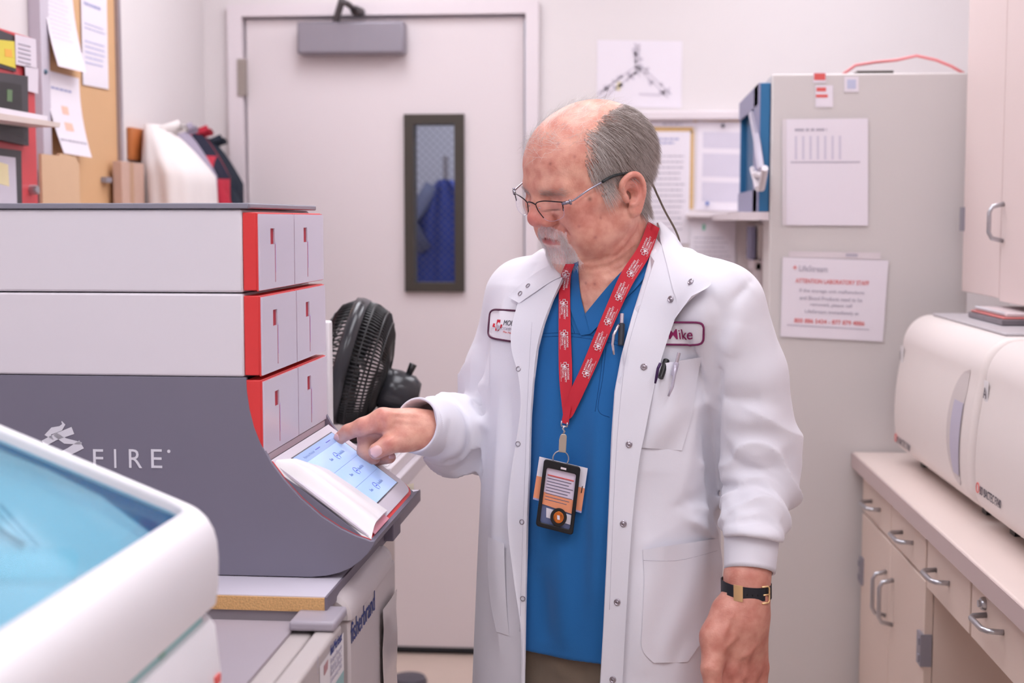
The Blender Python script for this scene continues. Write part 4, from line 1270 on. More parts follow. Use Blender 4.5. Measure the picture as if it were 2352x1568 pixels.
def garment(name, label, yc, zt, wy, wx, m, m2=None, folds_=7, seed=1, lean=.0):
    r = random.Random(seed)
    ph = [r.uniform(0, 6.28) for _ in range(4)]
    t = Thing(name, (WL + .06, yc, .75), label, 'coat', group=None)
    rows = []
    N = 72
    for i in range(40):
        s = i / 39
        z = zt - (zt - .78) * s
        g_ = min(1, (s * 7.5)) ** .6
        ry = wy * (.16 + .84 * g_) * (1 + .10 * s)
        rx = wx * (.22 + .78 * min(1, s * 6.5) ** .7)
        row = []
        for k in range(N):
            q = 2 * math.pi * k / N
            f_ = 1 + (.07 * math.sin(folds_ * q + ph[0] + 1.2 * s) + .05 * math.sin((folds_ * 2 + 1) * q + ph[1] - 2 * s)) * min(1, s * 3)
            x = max(WL + .020, WL + .024 + rx * .5 + rx * .5 * math.cos(q) * f_)
            row.append((x + .004 * math.sin(9 * s + ph[2]), yc + lean * s + ry * math.sin(q) * f_, z))
        rows.append(row)
    t.part('coat_body', G().grid(rows, closed=True).add(rows[0], [tuple(range(N))]), m, smooth=True)
    if seed > 1: t.part('sleeve', G().tube([(WL + .03 + wx * .75, yc - wy * .55, zt - .16), (WL + .03 + wx * .95, yc - wy * .75 + lean * .2, zt - .28), (WL + .03 + wx * .9, yc - wy * .7 + lean * .4, zt - .60)], [.010, .042, .036], 16), m2 or m, smooth=True)
    t.part('collar', G().tube([(WL + .03, yc - wy * .22, zt - .03), (WL + .03 + wx * .5, yc - wy * .1, zt + .0), (WL + .03 + wx * .55, yc + wy * .1, zt - .01), (WL + .03, yc + wy * .22, zt - .03)], .012, 8), m2 or m, smooth=True)
    return t


m_pl = mat('plaid', (150, 40, 58), .85, noise=.1)
nt = m_pl.node_tree; b_ = nt.nodes['Principled BSDF']
tc = nt.nodes.new('ShaderNodeTexCoord'); ck_ = nt.nodes.new('ShaderNodeTexChecker'); ck_.inputs['Scale'].default_value = 14
ck_.inputs['Color1'].default_value = s2l((190, 52, 70)); ck_.inputs['Color2'].default_value = s2l((36, 36, 56))
nt.links.new(tc.outputs['Object'], ck_.inputs['Vector']); nt.links.new(ck_.outputs['Color'], b_.inputs['Base Color'])
garment('hanging_coat', 'cream white coat hanging nearest on the rack beside the cardboard box', 4.05, 1.755, .145, .19, mat('coat_cream', (232, 224, 222), .85, noise=.03), None, 5, 1)
garment('hanging_coat', 'lilac-grey jacket hanging between the cream coat and the plaid one', 4.26, 1.765, .07, .135, mat('coat_lilac', (164, 154, 172), .85, noise=.06), None, 6, 2)
garment('hanging_coat', 'red and dark plaid coat hanging behind the lilac-grey jacket', 4.40, 1.765, .075, .145, m_pl, mat('plaid_red', (176, 36, 56), .85, noise=.1), 6, 3)
garment('hanging_coat', 'dark navy coat hanging farthest on the rack, next to the door', 4.55, 1.745, .08, .145, mat('coat_navy', (30, 38, 52), .8, noise=.15), None, 5, 4)
# ------------------------------------------------------------------ modelling figures as smooth solids
import openvdb as vdb


class Shape:
    """A solid built from blended primitives; mesh() polygonises it."""
    def __init__(s):
        s.ops = []; s.fr = (np.zeros(3), np.eye(3), 1.0)

    def frame(s, o=None, R=None, sc=1.0):
        s.fr = (np.zeros(3) if o is None else np.array(o, float), np.eye(3) if R is None else np.array(R, float), sc)

    def _add(s, fn, lo, hi, k, mode):
        o, R, sc = s.fr                     # rows of R are the local axes
        cs = np.array([[a, b, c] for a in (lo[0], hi[0]) for b in (lo[1], hi[1]) for c in (lo[2], hi[2])]) * sc @ R + o
        s.ops.append((fn, cs.min(0), cs.max(0), k * sc, mode, s.fr))
        return s

    def ell(s, c, r, k=.01, mode='u', rot=None):
        c = np.array(c, float); r = np.array(r, float); m = None if rot is None else np.array(rot, float)
        def fn(q):
            q = q - c
            if m is not None: q = q @ m.T
            k0 = np.sqrt(((q / r) ** 2).sum(1)); k1 = np.sqrt(((q / r ** 2) ** 2).sum(1)) + 1e-9
            return k0 * (k0 - 1) / k1
        R_ = r if m is None else np.full(3, r.max())
        return s._add(fn, c - R_, c + R_, k, mode)

    def cone(s, a, b, ra, rb, k=.01, mode='u', sq=None):
        a = np.array(a, float); b = np.array(b, float)
        def fn(q):
            ab = b - a
            t = np.clip((q - a) @ ab / (ab @ ab), 0, 1)
            w = q - a - t[:, None] * ab
            if sq is not None:              # flattened along a direction
                n, f = sq
                n = np.array(n); h = w @ n
                w = w + (h * (f - 1))[:, None] * n
            return np.sqrt((w ** 2).sum(1)) - (ra + (rb - ra) * t)
        m = max(ra, rb)
        return s._add(fn, np.minimum(a, b) - m, np.maximum(a, b) + m, k, mode)

    def chain(s, pts, rs, k=.008, mode='u', sq=None):
        for i in range(len(pts) - 1):
            s.cone(pts[i], pts[i + 1], rs[i], rs[i + 1], k, mode, sq)
        return s

    def bump(s, c, r, amp, rot=None):
        c = np.array(c, float); r = np.array(r, float) * np.ones(3); m = None if rot is None else np.array(rot, float)
        def fn(q):
            q = q - c
            if m is not None: q = q @ m.T
            return amp * np.exp(-((q / r) ** 2).sum(1))
        R_ = (r if m is None else np.full(3, r.max())) * 2.3
        return s._add(fn, c - R_, c + R_, 0, 'b')

    def wrinkle(s, a, b, rad, lam, amp, m, seed=0, warp=1.0, e0=.25, e1=.25):
        """Sharp-crested folds running round a sleeve from a to b, m turns per length of lam."""
        a = np.array(a, float); b = np.array(b, float); L_ = np.linalg.norm(b - a); ax = (b - a) / L_
        x1 = np.cross(ax, [.3, .9, .2]); x1 /= np.linalg.norm(x1); x2 = np.cross(ax, x1)
        r_ = np.random.RandomState(seed); ph = r_.uniform(0, 6.28, 4)
        def fn(q):
            w = q - a; t = w @ ax; rr = w - t[:, None] * ax
            th = np.arctan2(rr @ x2, rr @ x1); rd = np.sqrt((rr ** 2).sum(1))
            f = 2 * np.pi * t / lam + m * th + warp * (np.sin(2 * th + ph[0]) + .7 * np.sin(3 * th + ph[1] + t / lam))
            rg = (1 - np.abs(np.sin(f / 2))) ** 1.4 - .35
            md = .55 + .45 * np.sin(th * 1.0 + ph[2] + 1.7 * t / lam)
            u = t / L_
            env = np.clip(u / e0, 0, 1) * np.clip((1 - u) / e1, 0, 1) * np.clip((rad * 1.5 - rd) / (rad * .3), 0, 1)
            return amp * rg * md * env
        return s._add(fn, np.minimum(a, b) - rad * 1.3, np.maximum(a, b) + rad * 1.3, 0, 'b')

    def crease(s, pts, w, amp, ease=True, sharp=False):
        """A ridge (amp>0) or groove (amp<0) along a polyline."""
        pts = [np.array(p, float) for p in pts]
        P_ = np.array(pts)
        def fn(q):
            best = np.full(len(q), 1e9)
            L_ = [np.linalg.norm(pts[i + 1] - pts[i]) for i in range(len(pts) - 1)]; T_ = sum(L_); acc = 0
            tt = np.zeros(len(q))
            for i in range(len(pts) - 1):
                ab = pts[i + 1] - pts[i]
                t = np.clip((q - pts[i]) @ ab / (ab @ ab), 0, 1)
                d2 = ((q - pts[i] - t[:, None] * ab) ** 2).sum(1)
                u = d2 < best
                best = np.where(u, d2, best); tt = np.where(u, (acc + t * L_[i]) / T_, tt)
                acc += L_[i]
            e = np.sin(np.pi * np.clip(tt, .02, .98)) ** .6 if ease else 1.0
            return amp * e * (np.exp(-(np.sqrt(best + (w * .12) ** 2) - w * .12) / (w * .8)) if sharp else np.exp(-best / (w * w)))
        return s._add(fn, P_.min(0) - (3.6 if sharp else 2.3) * w, P_.max(0) + (3.6 if sharp else 2.3) * w, 0, 'b')

    def func(s, fn, lo, hi, k=.01, mode='u'):
        return s._add(fn, np.array(lo, float), np.array(hi, float), k, mode)

    def ev(s, p, cull=None):
        d = np.full(len(p), 0.5)
        for fn, lo, hi, k, mode, (o, R, sc) in s.ops:
            if cull is not None:
                m = cull[2] + k
                if np.any(lo > cull[1] + m) or np.any(hi < cull[0] - m):
                    continue
            q = (p - o) @ R.T / sc
            v = fn(q) * sc
            if mode == 'u':
                if k > 1e-5:
                    h = np.maximum(k - np.abs(d - v), 0) / k
                    d = np.minimum(d, v) - h * h * k * .25
                else:
                    d = np.minimum(d, v)
            elif mode == 's':
                v = -v
                if k > 1e-5:
                    h = np.maximum(k - np.abs(d - v), 0) / k
                    d = np.maximum(d, v) + h * h * k * .25
                else:
                    d = np.maximum(d, v)
            elif mode == 'i':
                if k > 1e-5:
                    h = np.maximum(k - np.abs(d - v), 0) / k
                    d = np.maximum(d, v) + h * h * k * .25
                else:
                    d = np.maximum(d, v)
            else:
                d = d - v
        return d

    def mesh(s, h, pad=.01):
        un = [o for o in s.ops if o[4] == 'u']
        lo = np.min([o[1] for o in un], 0) - pad; hi = np.max([o[2] for o in un], 0) + pad
        B = 16
        i0 = np.floor(lo / h).astype(int); n = np.ceil((hi - lo) / h / B).astype(int) + 1
        band = 3 * h
        g = vdb.FloatGrid(band)
        g.transform = vdb.createLinearTransform(h)
        g.gridClass = vdb.GridClass.LEVEL_SET
        idx = np.stack(np.meshgrid(*[np.arange(k) for k in n], indexing='ij'), -1).reshape(-1, 3)
        cen = (i0 + idx * B + B / 2) * h
        rad = B * h * .87
        dc = s.ev(cen)
        loc = np.stack(np.meshgrid(np.arange(B), np.arange(B), np.arange(B), indexing='ij'), -1).reshape(-1, 3)
        for ix, c, d in zip(idx, cen, dc):
            if abs(d) > rad * 1.25 + band + .012:
                continue
            base = i0 + ix * B
            p = (base + loc) * h
            v = s.ev(p, (p[0], p[-1], band * 1.5 + .004))
            if v.min() > band or v.max() < -band:
                continue
            a = np.clip(v, -band, band).astype(np.float32).reshape(B, B, B)
            g.copyFromArray(a, ijk=tuple(int(x) for x in base))
        g.signedFloodFill()
        pts, quads = g.convertToQuads(0.0)
        return np.array(pts), np.array(quads)[:, ::-1]

    def hit(s, px, py, y0=1.6, y1=2.7):
        """First point of the solid on the pixel's ray."""
        d = ray(px, py)
        t = y0 / d[1]
        for _ in range(160):
            p = CAM + d * t
            v = s.ev(p[None])[0]
            if v < .0004: return p
            t += max(v * .6, .0004)
            if t * d[1] > y1: return None
        return CAM + d * t


def solid(name, pts, quads, m, parent=None, colors=None, smooth_iter=0, masks=None):
    me = bpy.data.meshes.new(name)
    me.vertices.add(len(pts)); me.vertices.foreach_set('co', pts.astype(np.float32).ravel())
    me.loops.add(len(quads) * 4); me.loops.foreach_set('vertex_index', quads.astype(np.int32).ravel())
    me.polygons.add(len(quads))
    me.polygons.foreach_set('loop_start', np.arange(0, len(quads) * 4, 4, dtype=np.int32))
    me.polygons.foreach_set('loop_total', np.full(len(quads), 4, dtype=np.int32))
    me.update(calc_edges=True); me.validate()
    me.polygons.foreach_set('use_smooth', [True] * len(me.polygons))
    if colors is not None:
        at = me.color_attributes.new('Col', 'FLOAT_COLOR', 'POINT')
        c = np.ones((len(pts), 4), np.float32); c[:, :3] = colors
        at.data.foreach_set('color', c.ravel())
    me.materials.append(m)
    o = bpy.data.objects.new(name, me)
    COL.objects.link(o)
    if parent is not None:
        o.parent = parent
        o.matrix_parent_inverse = Matrix.Translation(-parent.location)
    return o


def relax(pts, quads, it=2, f=.5):
    """Light smoothing of the polygonised surface."""
    e = np.vstack([quads[:, [0, 1]], quads[:, [1, 2]], quads[:, [2, 3]], quads[:, [3, 0]]])
    deg = np.bincount(e.ravel(), minlength=len(pts)).astype(float)[:, None] + 1e-9
    for _ in range(it):
        acc = np.zeros_like(pts)
        for a in range(3):
            acc[:, a] = np.bincount(e[:, 0], pts[e[:, 1], a], len(pts)) + np.bincount(e[:, 1], pts[e[:, 0], a], len(pts))
        pts = pts + f * (acc / deg - pts)
    return pts
# ------------------------------------------------------------------ the man
CR = np.array([RT[0], RT[1], 0.0])                       # camera right, horizontal
CD = np.array([-RT[1], RT[0], 0.0])                      # camera depth, horizontal
ZV = np.array([0, 0, 1.0])
PSI, PIT = math.radians(58), math.radians(17)
FH = -math.sin(PSI) * CR - math.cos(PSI) * CD
HL = math.cos(PSI) * CR - math.sin(PSI) * CD             # his left
HF = math.cos(PIT) * FH - math.sin(PIT) * ZV
HU = math.sin(PIT) * FH + math.cos(PIT) * ZV
HS = 1.02e-3                                             # head units are millimetres
HO = P(1435, 443, 2.045) - HL * 77 * HS
ROL = math.radians(4.5)
HL, HU = math.cos(ROL) * HL - math.sin(ROL) * HU, math.cos(ROL) * HU + math.sin(ROL) * HL
HR = np.array([HF, HL, HU])
def hw(f, l, u): return HO + (np.array([f, l, u]) * HS) @ HR
def hloc(p): return ((np.asarray(p) - HO) @ HR.T) / HS

BET = math.radians(33)
BF = -math.sin(BET) * CR - math.cos(BET) * CD            # body forward
BL = math.cos(BET) * CR - math.sin(BET) * CD             # body left
BO = P(1385, 900, 2.15); BO[2] = 0
BR = np.array([BL, BF, ZV])
NECK = P(1418, 650, 2.14)


def loft(tab, off=0.0, z0=-9, z1=9):
    T_ = np.array(tab)
    def fn(q):
        z = q[:, 2]
        a = np.interp(z, T_[:, 0], T_[:, 1]) + off; b = np.interp(z, T_[:, 0], T_[:, 2]) + off
        cl = np.interp(z, T_[:, 0], T_[:, 3]); cf = np.interp(z, T_[:, 0], T_[:, 4])
        x = q[:, 0] - cl; y = q[:, 1] - cf
        e = 2.3
        k0 = (np.abs(x / a) ** e + np.abs(y / b) ** e) ** (1 / e) + 1e-9
        n = np.sqrt((x / a ** 2) ** 2 + (y / b ** 2) ** 2) + 1e-9
        k2 = np.sqrt((x / a) ** 2 + (y / b) ** 2) + 1e-9
        d = k2 * (k0 - 1) / n / k0 * 1.0
        d = np.where(k0 < .3, -np.minimum(a, b) * .7, d)
        return np.maximum(d, np.maximum(z - z1, z0 - z))
    return fn


TOR = [  # z, half width, half depth, left shift, forward shift
    (.60, .215, .150, 0, .005), (.80, .202, .146, 0, .010), (.95, .192, .142, 0, .014), (1.05, .187, .138, 0, .014), (1.15, .186, .130, 0, .010),
    (1.25, .190, .122, 0, .004), (1.32, .188, .112, 0, -.002), (1.38, .170, .092, .004, -.012), (1.42, .125, .074, .008, -.020), (1.47, .085, .060, .012, -.03)]

# shared arm joints (pixel column, row, depth) and sleeve radii
NA = [(P(1655, 706, 2.035), .063), (P(1712, 860, 2.04), .058), (P(1742, 1040, 2.055), .061), (P(1744, 1110, 2.05), .060)]
NB = [(P(1736, 1128, 2.03), .052), (P(1734, 1195, 1.995), .046), (P(1728, 1236, 1.97), .040)]
FA = [(P(1208, 684, 2.255), .061), (P(1152, 860, 2.275), .058), (P(1128, 965, 2.28), .058)]
FB = [(P(1118, 998, 2.275), .064), (P(1045, 996, 2.20), .061), (P(992, 980, 2.14), .047)]

body = Shape()
# torso and legs inside the clothes
body.frame(BO, BR)
body.func(loft(TOR, -.022, .90, 1.43), (-.2, -.2, .90), (.2, .2, 1.46), .02)
for sx in (-1, 1):
    body.cone((sx * .07, 0, .93), (sx * .085, 0, .74), .080, .070, .03)
    body.cone((sx * .085, 0, .74), (sx * .09, .01, .48), .070, .056, .03)
    body.cone((sx * .09, .01, .48), (sx * .09, -.01, .10), .05, .034, .02)
    body.cone((sx * .09, -.02, .075), (sx * .095, .11, .045), .03, .026, .02)
body.frame()
# neck
body.cone(hw(-20, 0, -8), NECK + np.array([0, 0, -.015]), .058, .062, .03)
body.crease([hw(20, 52, -30), P(1425, 560, 2.02), P(1392, 640, 2.02)], .016, .004)
body.cone(hw(16, 0, -46), P(1392, 668, 2.10), .038, .036, .03)
body.cone(NECK + np.array([0, 0, -.03]), P(1580, 715, 2.08), .045, .035, .03)
body.cone(NECK + np.array([0, 0, -.03]), P(1290, 700, 2.21), .045, .035, .03)
# arms
body.chain([NA[0][0], NA[1][0], NA[2][0], P(1736, 1180, 2.0)], [.045, .042, .038, .036], .02)
body.chain([P(1736, 1180, 2.0), P(1716, 1325, 1.955), P(1714, 1378, 1.95)], [.036, .0300, .0295], .012)
body.chain([FA[0][0], FA[1][0], FA[2][0], FB[1][0]], [.045, .042, .038, .038], .02)
body.chain([FB[1][0], P(975, 987, 2.125)], [.038, .0285], .012)

# --- pointing hand
def hp_(l, k=.006): body.chain([P(*a[:3]) for a in l], [a[3] for a in l], k)
WR = (975, 987, 2.125, .0285)
hp_([WR, (940, 982, 2.120, .0275), (905, 975, 2.112, .0235)], .012)
hp_([(945, 985, 2.12, .024), (880, 965, 2.10, .0168), (833, 980, 2.095, .0138)], .010)                    # index metacarpal and first phalanx
hp_([(833, 980, 2.095, .0136), (800, 991, 2.097, .0112), (781, 1006, 2.103, .0098)], .004)
hp_([(940, 985, 2.14, .024), (885, 972, 2.125, .017), (841, 1004, 2.118, .0130)], .009)                   # middle
hp_([(841, 1004, 2.118, .0132), (838, 1036, 2.112, .0118), (858, 1051, 2.108, .0105)], .004)
hp_([(940, 990, 2.155, .022), (890, 985, 2.145, .016), (856, 1026, 2.14, .0125)], .008)                   # ring
hp_([(856, 1026, 2.14, .0125), (866, 1051, 2.135, .0112), (894, 1050, 2.122, .0098)], .004)
hp_([(945, 998, 2.165, .020), (900, 1000, 2.165, .0145), (880, 1038, 2.16, .0108), (896, 1050, 2.14, .0090)], .006)   # little
hp_([(965, 1000, 2.115, .022), (930, 1007, 2.098, .0185), (893, 1020, 2.082, .0142)], .010)               # thumb
hp_([(893, 1020, 2.082, .0140), (865, 1036, 2.076, .0125)], .005)
body.bump(P(878, 948, 2.09), .012, .0022); body.bump(P(832, 968, 2.083), .009, .0016); body.bump(P(799, 983, 2.087), .007, .0010)
body.bump(P(893, 1008, 2.07), .010, .0016)
for l_, w_, a_ in (([(876, 1003), (879, 975), (868, 955)], .0035, -.0022), ([(905, 978), (892, 1000), (878, 1006)], .004, -.0035), ([(905, 978), (910, 962)], .004, -.0015),
                   ([(826, 964), (830, 980)], .0013, -.0008), ([(831, 963), (834, 980)], .0013, -.0007), ([(889, 1006), (897, 1022)], .0013, -.0008), ([(894, 1004), (901, 1018)], .0013, -.0006), ([(884, 1008), (891, 1024)], .0013, -.0005)):
    q_ = [body.hit(*p) for p in l_]
    q_ = [p for p in q_ if p is not None]
    if len(q_) > 1: body.crease(q_, w_, a_)
for l_, w_, a_ in (([(966, 952, 2.105), (930, 950, 2.093), (895, 948, 2.088), (880, 955, 2.086)], .0035, .0014), ([(960, 968, 2.098), (925, 968, 2.088), (905, 962, 2.086)], .003, .0010),
                   ([(845, 961, 2.082), (848, 985, 2.080)], .0018, -.0007), ([(806, 978, 2.083), (811, 996, 2.084)], .0014, -.0007), ([(802, 980, 2.083), (806, 998, 2.084)], .0014, -.0006),
                   ([(870, 960, 2.083), (856, 985, 2.08), (842, 998, 2.082)], .004, .0012), ([(900, 1012, 2.065), (912, 1004, 2.066), (926, 990, 2.07)], .002, -.0009),
                   ([(836, 1018, 2.10), (850, 1030, 2.10)], .002, -.0009), ([(930, 1020, 2.083), (950, 1005, 2.088)], .002, -.0008)):
    q_ = [body.hit(p[0], p[1]) for p in l_]
    q_ = [p for p in q_ if p is not None]
    if len(q_) > 1: body.crease(q_, w_, a_ * 1.5)
# --- hanging hand
hp_([(1714, 1375, 1.950, .0300), (1706, 1420, 1.947, .0310), (1698, 1470, 1.947, .0300)], .014)
MC = [(1655, 1528, 1.935), (1686, 1542, 1.938), (1717, 1543, 1.950), (1742, 1532, 1.968)]
ST = [(1688, 1420, 1.942), (1700, 1420, 1.942), (1714, 1420, 1.945), (1728, 1415, 1.955)]
for i, (a, b) in enumerate(zip(ST, MC)):
    hp_([a + (.021,), b + ((.0165, .0168, .0160, .0145)[i],)], .014)
FG = [[(1650, 1610, 1.922, .0122), (1655, 1668, 1.94, .0108), (1668, 1706, 1.962, .0095)],
      [(1684, 1630, 1.925, .0122), (1690, 1692, 1.945, .0108), (1700, 1728, 1.97, .0095)],
      [(1717, 1624, 1.94, .0118), (1722, 1684, 1.96, .0104), (1728, 1716, 1.985, .0092)],
      [(1744, 1602, 1.962, .0104), (1747, 1648, 1.98, .0092), (1748, 1676, 2.0, .0082)]]
for i in range(4):
    hp_([MC[i] + (.0148,)] + FG[i], .004)
hp_([(1672, 1405, 1.94, .024), (1645, 1462, 1.925, .0205), (1634, 1535, 1.905, .0145)], .012)
hp_([(1634, 1535, 1.905, .0142), (1640, 1605, 1.90, .0115)], .004)
for i, (x, y, Y) in enumerate(MC):
    body.bump(P(x, y - 4, Y - .017), .010, .0026)
for i in range(3):
    a, b = MC[i], MC[i + 1]
    body.crease([P((a[0] + b[0]) / 2, 1500, 1.925), P((a[0] + b[0]) / 2, 1560, 1.928)], .006, -.0024)
for l in ([(1737, 1415), (1732, 1450), (1742, 1475), (1722, 1500), (1716, 1530)], [(1700, 1420), (1690, 1465), (1660, 1495)], [(1722, 1500), (1700, 1510)], [(1690, 1400), (1670, 1440), (1658, 1470)]):
    q_ = [q for q in (body.hit(x, y) for x, y in l) if q is not None]
    if len(q_) > 1: body.crease(q_, .0036, .0022)
for y in (1408, 1418, 1428):
    q_ = [q for q in (body.hit(1668, y + 6), body.hit(1705, y), body.hit(1745, y + 6)) if q is not None]
    if len(q_) > 1: body.crease(q_, .0018, -.0008)

# --- head (millimetres: forward, left, up from between the ears)
def cat(pts, n=4):
    """Points of a smooth curve through pts."""
    p = np.array(pts, float); out = []
    for i in range(len(p) - 1):
        p0, p1, p2, p3 = p[max(i - 1, 0)], p[i], p[i + 1], p[min(i + 2, len(p) - 1)]
        for k in range(n):
            t = k / n
            out.append(.5 * ((2 * p1) + (-p0 + p2) * t + (2 * p0 - 5 * p1 + 4 * p2 - p3) * t * t + (-p0 + 3 * p1 - 3 * p2 + p3) * t ** 3))
    out.append(p[-1])
    return np.array(out)


body.frame(HO, HR, HS)
K = 18
body.ell((-9, 0, 54), (98, 76, 79), K)
body.ell((24, 0, 50), (71, 67, 66), K)                    # forehead
body.ell((28, 0, 2), (60, 64, 70), 24)                    # face block
for s_ in (-1, 1):
    body.cone((0, s_ * 56, -32), (58, s_ * 24, -70), 22, 19, 22)   # jaw
    body.ell((60, s_ * 37, -6), (27, 24, 26), 16)         # cheek
    body.ell((44, s_ * 45, -38), (34, 22, 30), 18)        # jowl
    body.cone((10, s_ * 66, 6), (70, s_ * 46, 6), 10, 11, 16)      # cheekbone arch
body.ell((55, 0, -89), (22, 29, 18), 14)                  # chin
body.ell((67, 0, -38), (23, 37, 29), 14)                  # muzzle
body.ell((38, 0, -80), (38, 36, 18), 20)                  # under the chin
for s_ in (-1, 1):
    body.cone((89, s_ * 10, 38), (75, s_ * 44, 34), 8, 8, 14)    # brow
for s_ in (-1, 1):
    body.ell((99, s_ * 29, 14), (16, 18, 12), 8, 's')     # sockets
    body.ell((76.5, s_ * 29, 12), (13.5, 15, 13), 4)      # eyeball under its lid
    body.crease(cat([(85, s_ * 16, 18), (90, s_ * 28, 20.5), (81, s_ * 45, 16)]), 1.8, -1.8)   # lid fold
    body.crease(cat([(86, s_ * 16, 6), (90.5, s_ * 28, 4), (82, s_ * 43, 6)]), 1.2, -1.6)      # lash line
    body.crease(cat([(86, s_ * 17, 3), (87, s_ * 30, -5), (80, s_ * 46, -1)]), 3, -2.0)        # bag crease
    body.bump((87, s_ * 30, 1), (7, 12, 4), 1.8)
    body.crease(cat([(80, s_ * 46, 20), (72, s_ * 54, 14), (66, s_ * 58, 8)]), 2.5, -1.4)      # hooded outer lid
# nose
body.cone((88, 0, 31), (94, 0, 13), 7.0, 8.5, 12)
body.cone((94, 0, 13), (102, 0, -2), 8.5, 12, 9)
body.ell((102.5, 0, -6), (12.5, 13.5, 11.5), 6)
for s_ in (-1, 1):
    body.ell((88, s_ * 13, 2), (13, 10, 15), 10)
for s_ in (-1, 1):
    body.ell((94, s_ * 14.5, -10), (13, 9, 9.5), 6)
    body.ell((99, s_ * 7, -18), (7, 4, 4.5), 3, 's')
    body.crease(cat([(92, s_ * 22, -1), (86, s_ * 25, -8), (83, s_ * 24, -17), (90, s_ * 16, -21)]), 2.2, -3.6)
    body.crease(cat([(86, s_ * 27, -10), (80, s_ * 36, -28), (70, s_ * 42, -46)]), 4, -2.6)   # smile line
# mouth
body.cone((84, -15, -35), (84, 15, -35), 6, 6, 8)
body.cone((82, -14, -45), (82, 14, -45), 7, 7, 8)
body.crease(cat([(76, -28, -44), (87, -12, -40.5), (91, 0, -41), (87, 12, -40.5), (76, 28, -44)]), 2.2, -3.6, ease=False)
body.crease([(77, -16, -57), (81, 0, -57), (77, 16, -57)], 5, -2.4)
# temples, under-cheek hollows
for s_ in (-1, 1):
    body.bump((40, s_ * 74, 44), (22, 12, 18), -4)
    body.bump((30, s_ * 66, -20), (18, 12, 16), -2)
    for dy in (-5, 0, 5):
        body.crease([(72, s_ * 52, 17 + dy), (60, s_ * 61, 15 + dy * 2.2)], 1.6, -.8)
    body.crease(cat([(84, s_ * 38, 4), (66, s_ * 54, -4), (50, s_ * 62, -12)]), 6, -1.2)
for u_ in (60, 72, 84):
    body.crease([(84, -40, u_ - 2), (97, 0, u_), (84, 40, u_ - 2)], 2.5, -.45)
# ears
for s_ in (-1, 1):
    def e_(f, l, u): return (f if f > -13 else -13 + (f + 13) * .62, s_ * (l if l < 82 else 82 + (l - 82) * .6), u * (.72 if u > 0 else 1.0))
    body.ell(e_(-13, 80, 13), (16, 5.5, 22), 5)
    body.ell(e_(-7, 81, -20), (9, 5, 12), 5)
    hx = cat([e_(-3, 79, 4), e_(5, 80, 14), e_(7, 82, 25), e_(2, 85, 35), e_(-9, 88, 41), e_(-21, 91, 38), e_(-30, 93, 26), e_(-32, 93, 10), e_(-28, 91, -4), e_(-20, 87, -16), e_(-11, 84, -25), e_(-4, 81, -22)], 4)
    hr = np.interp(np.linspace(0, 1, len(hx)), [0, .2, .5, .8, 1], [2.8, 3.8, 4.2, 3.4, 4.2])
    body.chain(hx, hr, 2.5)
    ax_ = cat([e_(0, 84, 27), e_(-11, 87, 26), e_(-19, 88, 14), e_(-19, 87, 1), e_(-13, 86, -9), e_(-3, 85, -12)], 4)
    body.chain(ax_, [2.8] * len(ax_), 3)
    body.ell(e_(-5, 92, 3), (9, 12.5, 10), 3, 's')
    body.crease(cat([e_(1, 86, 22), e_(-8, 91, 32), e_(-20, 94, 29), e_(-25, 94, 10), e_(-21, 91, -4)]), 2.8, -4.0)
    body.ell(e_(3, 81, -1), (5, 5, 7), 4)
# neck folds
body.frame()
for l, a in (([(1355, 618), (1405, 612), (1440, 590), (1470, 560)], -.004), ([(1385, 632), (1425, 618), (1462, 585), (1482, 560)], -.0035), ([(1340, 600), (1375, 600), (1410, 585)], -.003),
             ([(1395, 650), (1440, 622), (1475, 590)], .003), ([(1390, 596), (1430, 560), (1455, 530)], .0025)):
    q = [body.hit(x, y) for x, y in l]
    if all(p is not None for p in q):
        body.crease(q, .0042, a * 1.5)

bp, bq = body.mesh(.0019)
bp = relax(bp, bq, 2, .4)

# --- colour of the skin (own tones, plus shade put in at nostrils and mouth)
def srgb(c): return np.array(s2l(c)[:3])
SK, SKR, SKL, LIPC, STUB = srgb((229, 174, 153)), srgb((216, 130, 122)), srgb((230, 184, 168)), srgb((196, 122, 124)), srgb((150, 132, 124))
hl = hloc(bp)
col = np.tile(SK, (len(bp), 1))
def blend(c, w):
    global col
    w = np.clip(w, 0, 1)[:, None]
    col = col * (1 - w) + np.array(c) * w
def gs(c, r): return np.exp(-((((hl - np.array(c)) / np.array(r)) ** 2).sum(1)))
rng = np.random.RandomState(5)
blend(SKR, .95 * gs((107, 0, -6), (24, 26, 20)))
for s_ in (-1, 1):
    blend(SKR, .55 * gs((68, s_ * 50, -6), (34, 30, 28)))
    blend(SKR, .6 * gs((-14, s_ * 88, 12), (22, 12, 34)))
    blend(SKL, .5 * gs((84, s_ * 30, 4), (14, 18, 8)))
    blend(srgb((150, 96, 92)), .8 * gs((99, s_ * 8, -19), (7, 5, 4)))  # nostril hollows darkened, shade put into the colour
blend(SKR, .35 * gs((60, 0, 90), (60, 60, 50)))
blend(srgb((206, 134, 126)), .35 * gs((0, 40, -60), (60, 60, 50)))
for (x, y, r, c) in ((1355, 457, 4, (130, 84, 70)), (1264, 376, 3, (170, 110, 100)), (1300, 530, 4, (190, 120, 116)), (1330, 520, 3, (190, 118, 114)), (1380, 500, 3, (186, 120, 112)), (1345, 650, 3, (170, 106, 100)),
                  (1366, 652, 3, (170, 106, 100)), (1320, 360, 3, (190, 120, 112)), (1282, 330, 3, (190, 124, 116)), (1368, 545, 4, (190, 124, 116))):
    q = body.hit(x, y)
    if q is not None:
        blend(srgb(c), .8 * np.exp(-((bp - q) ** 2).sum(1) / (r * .00075) ** 2))
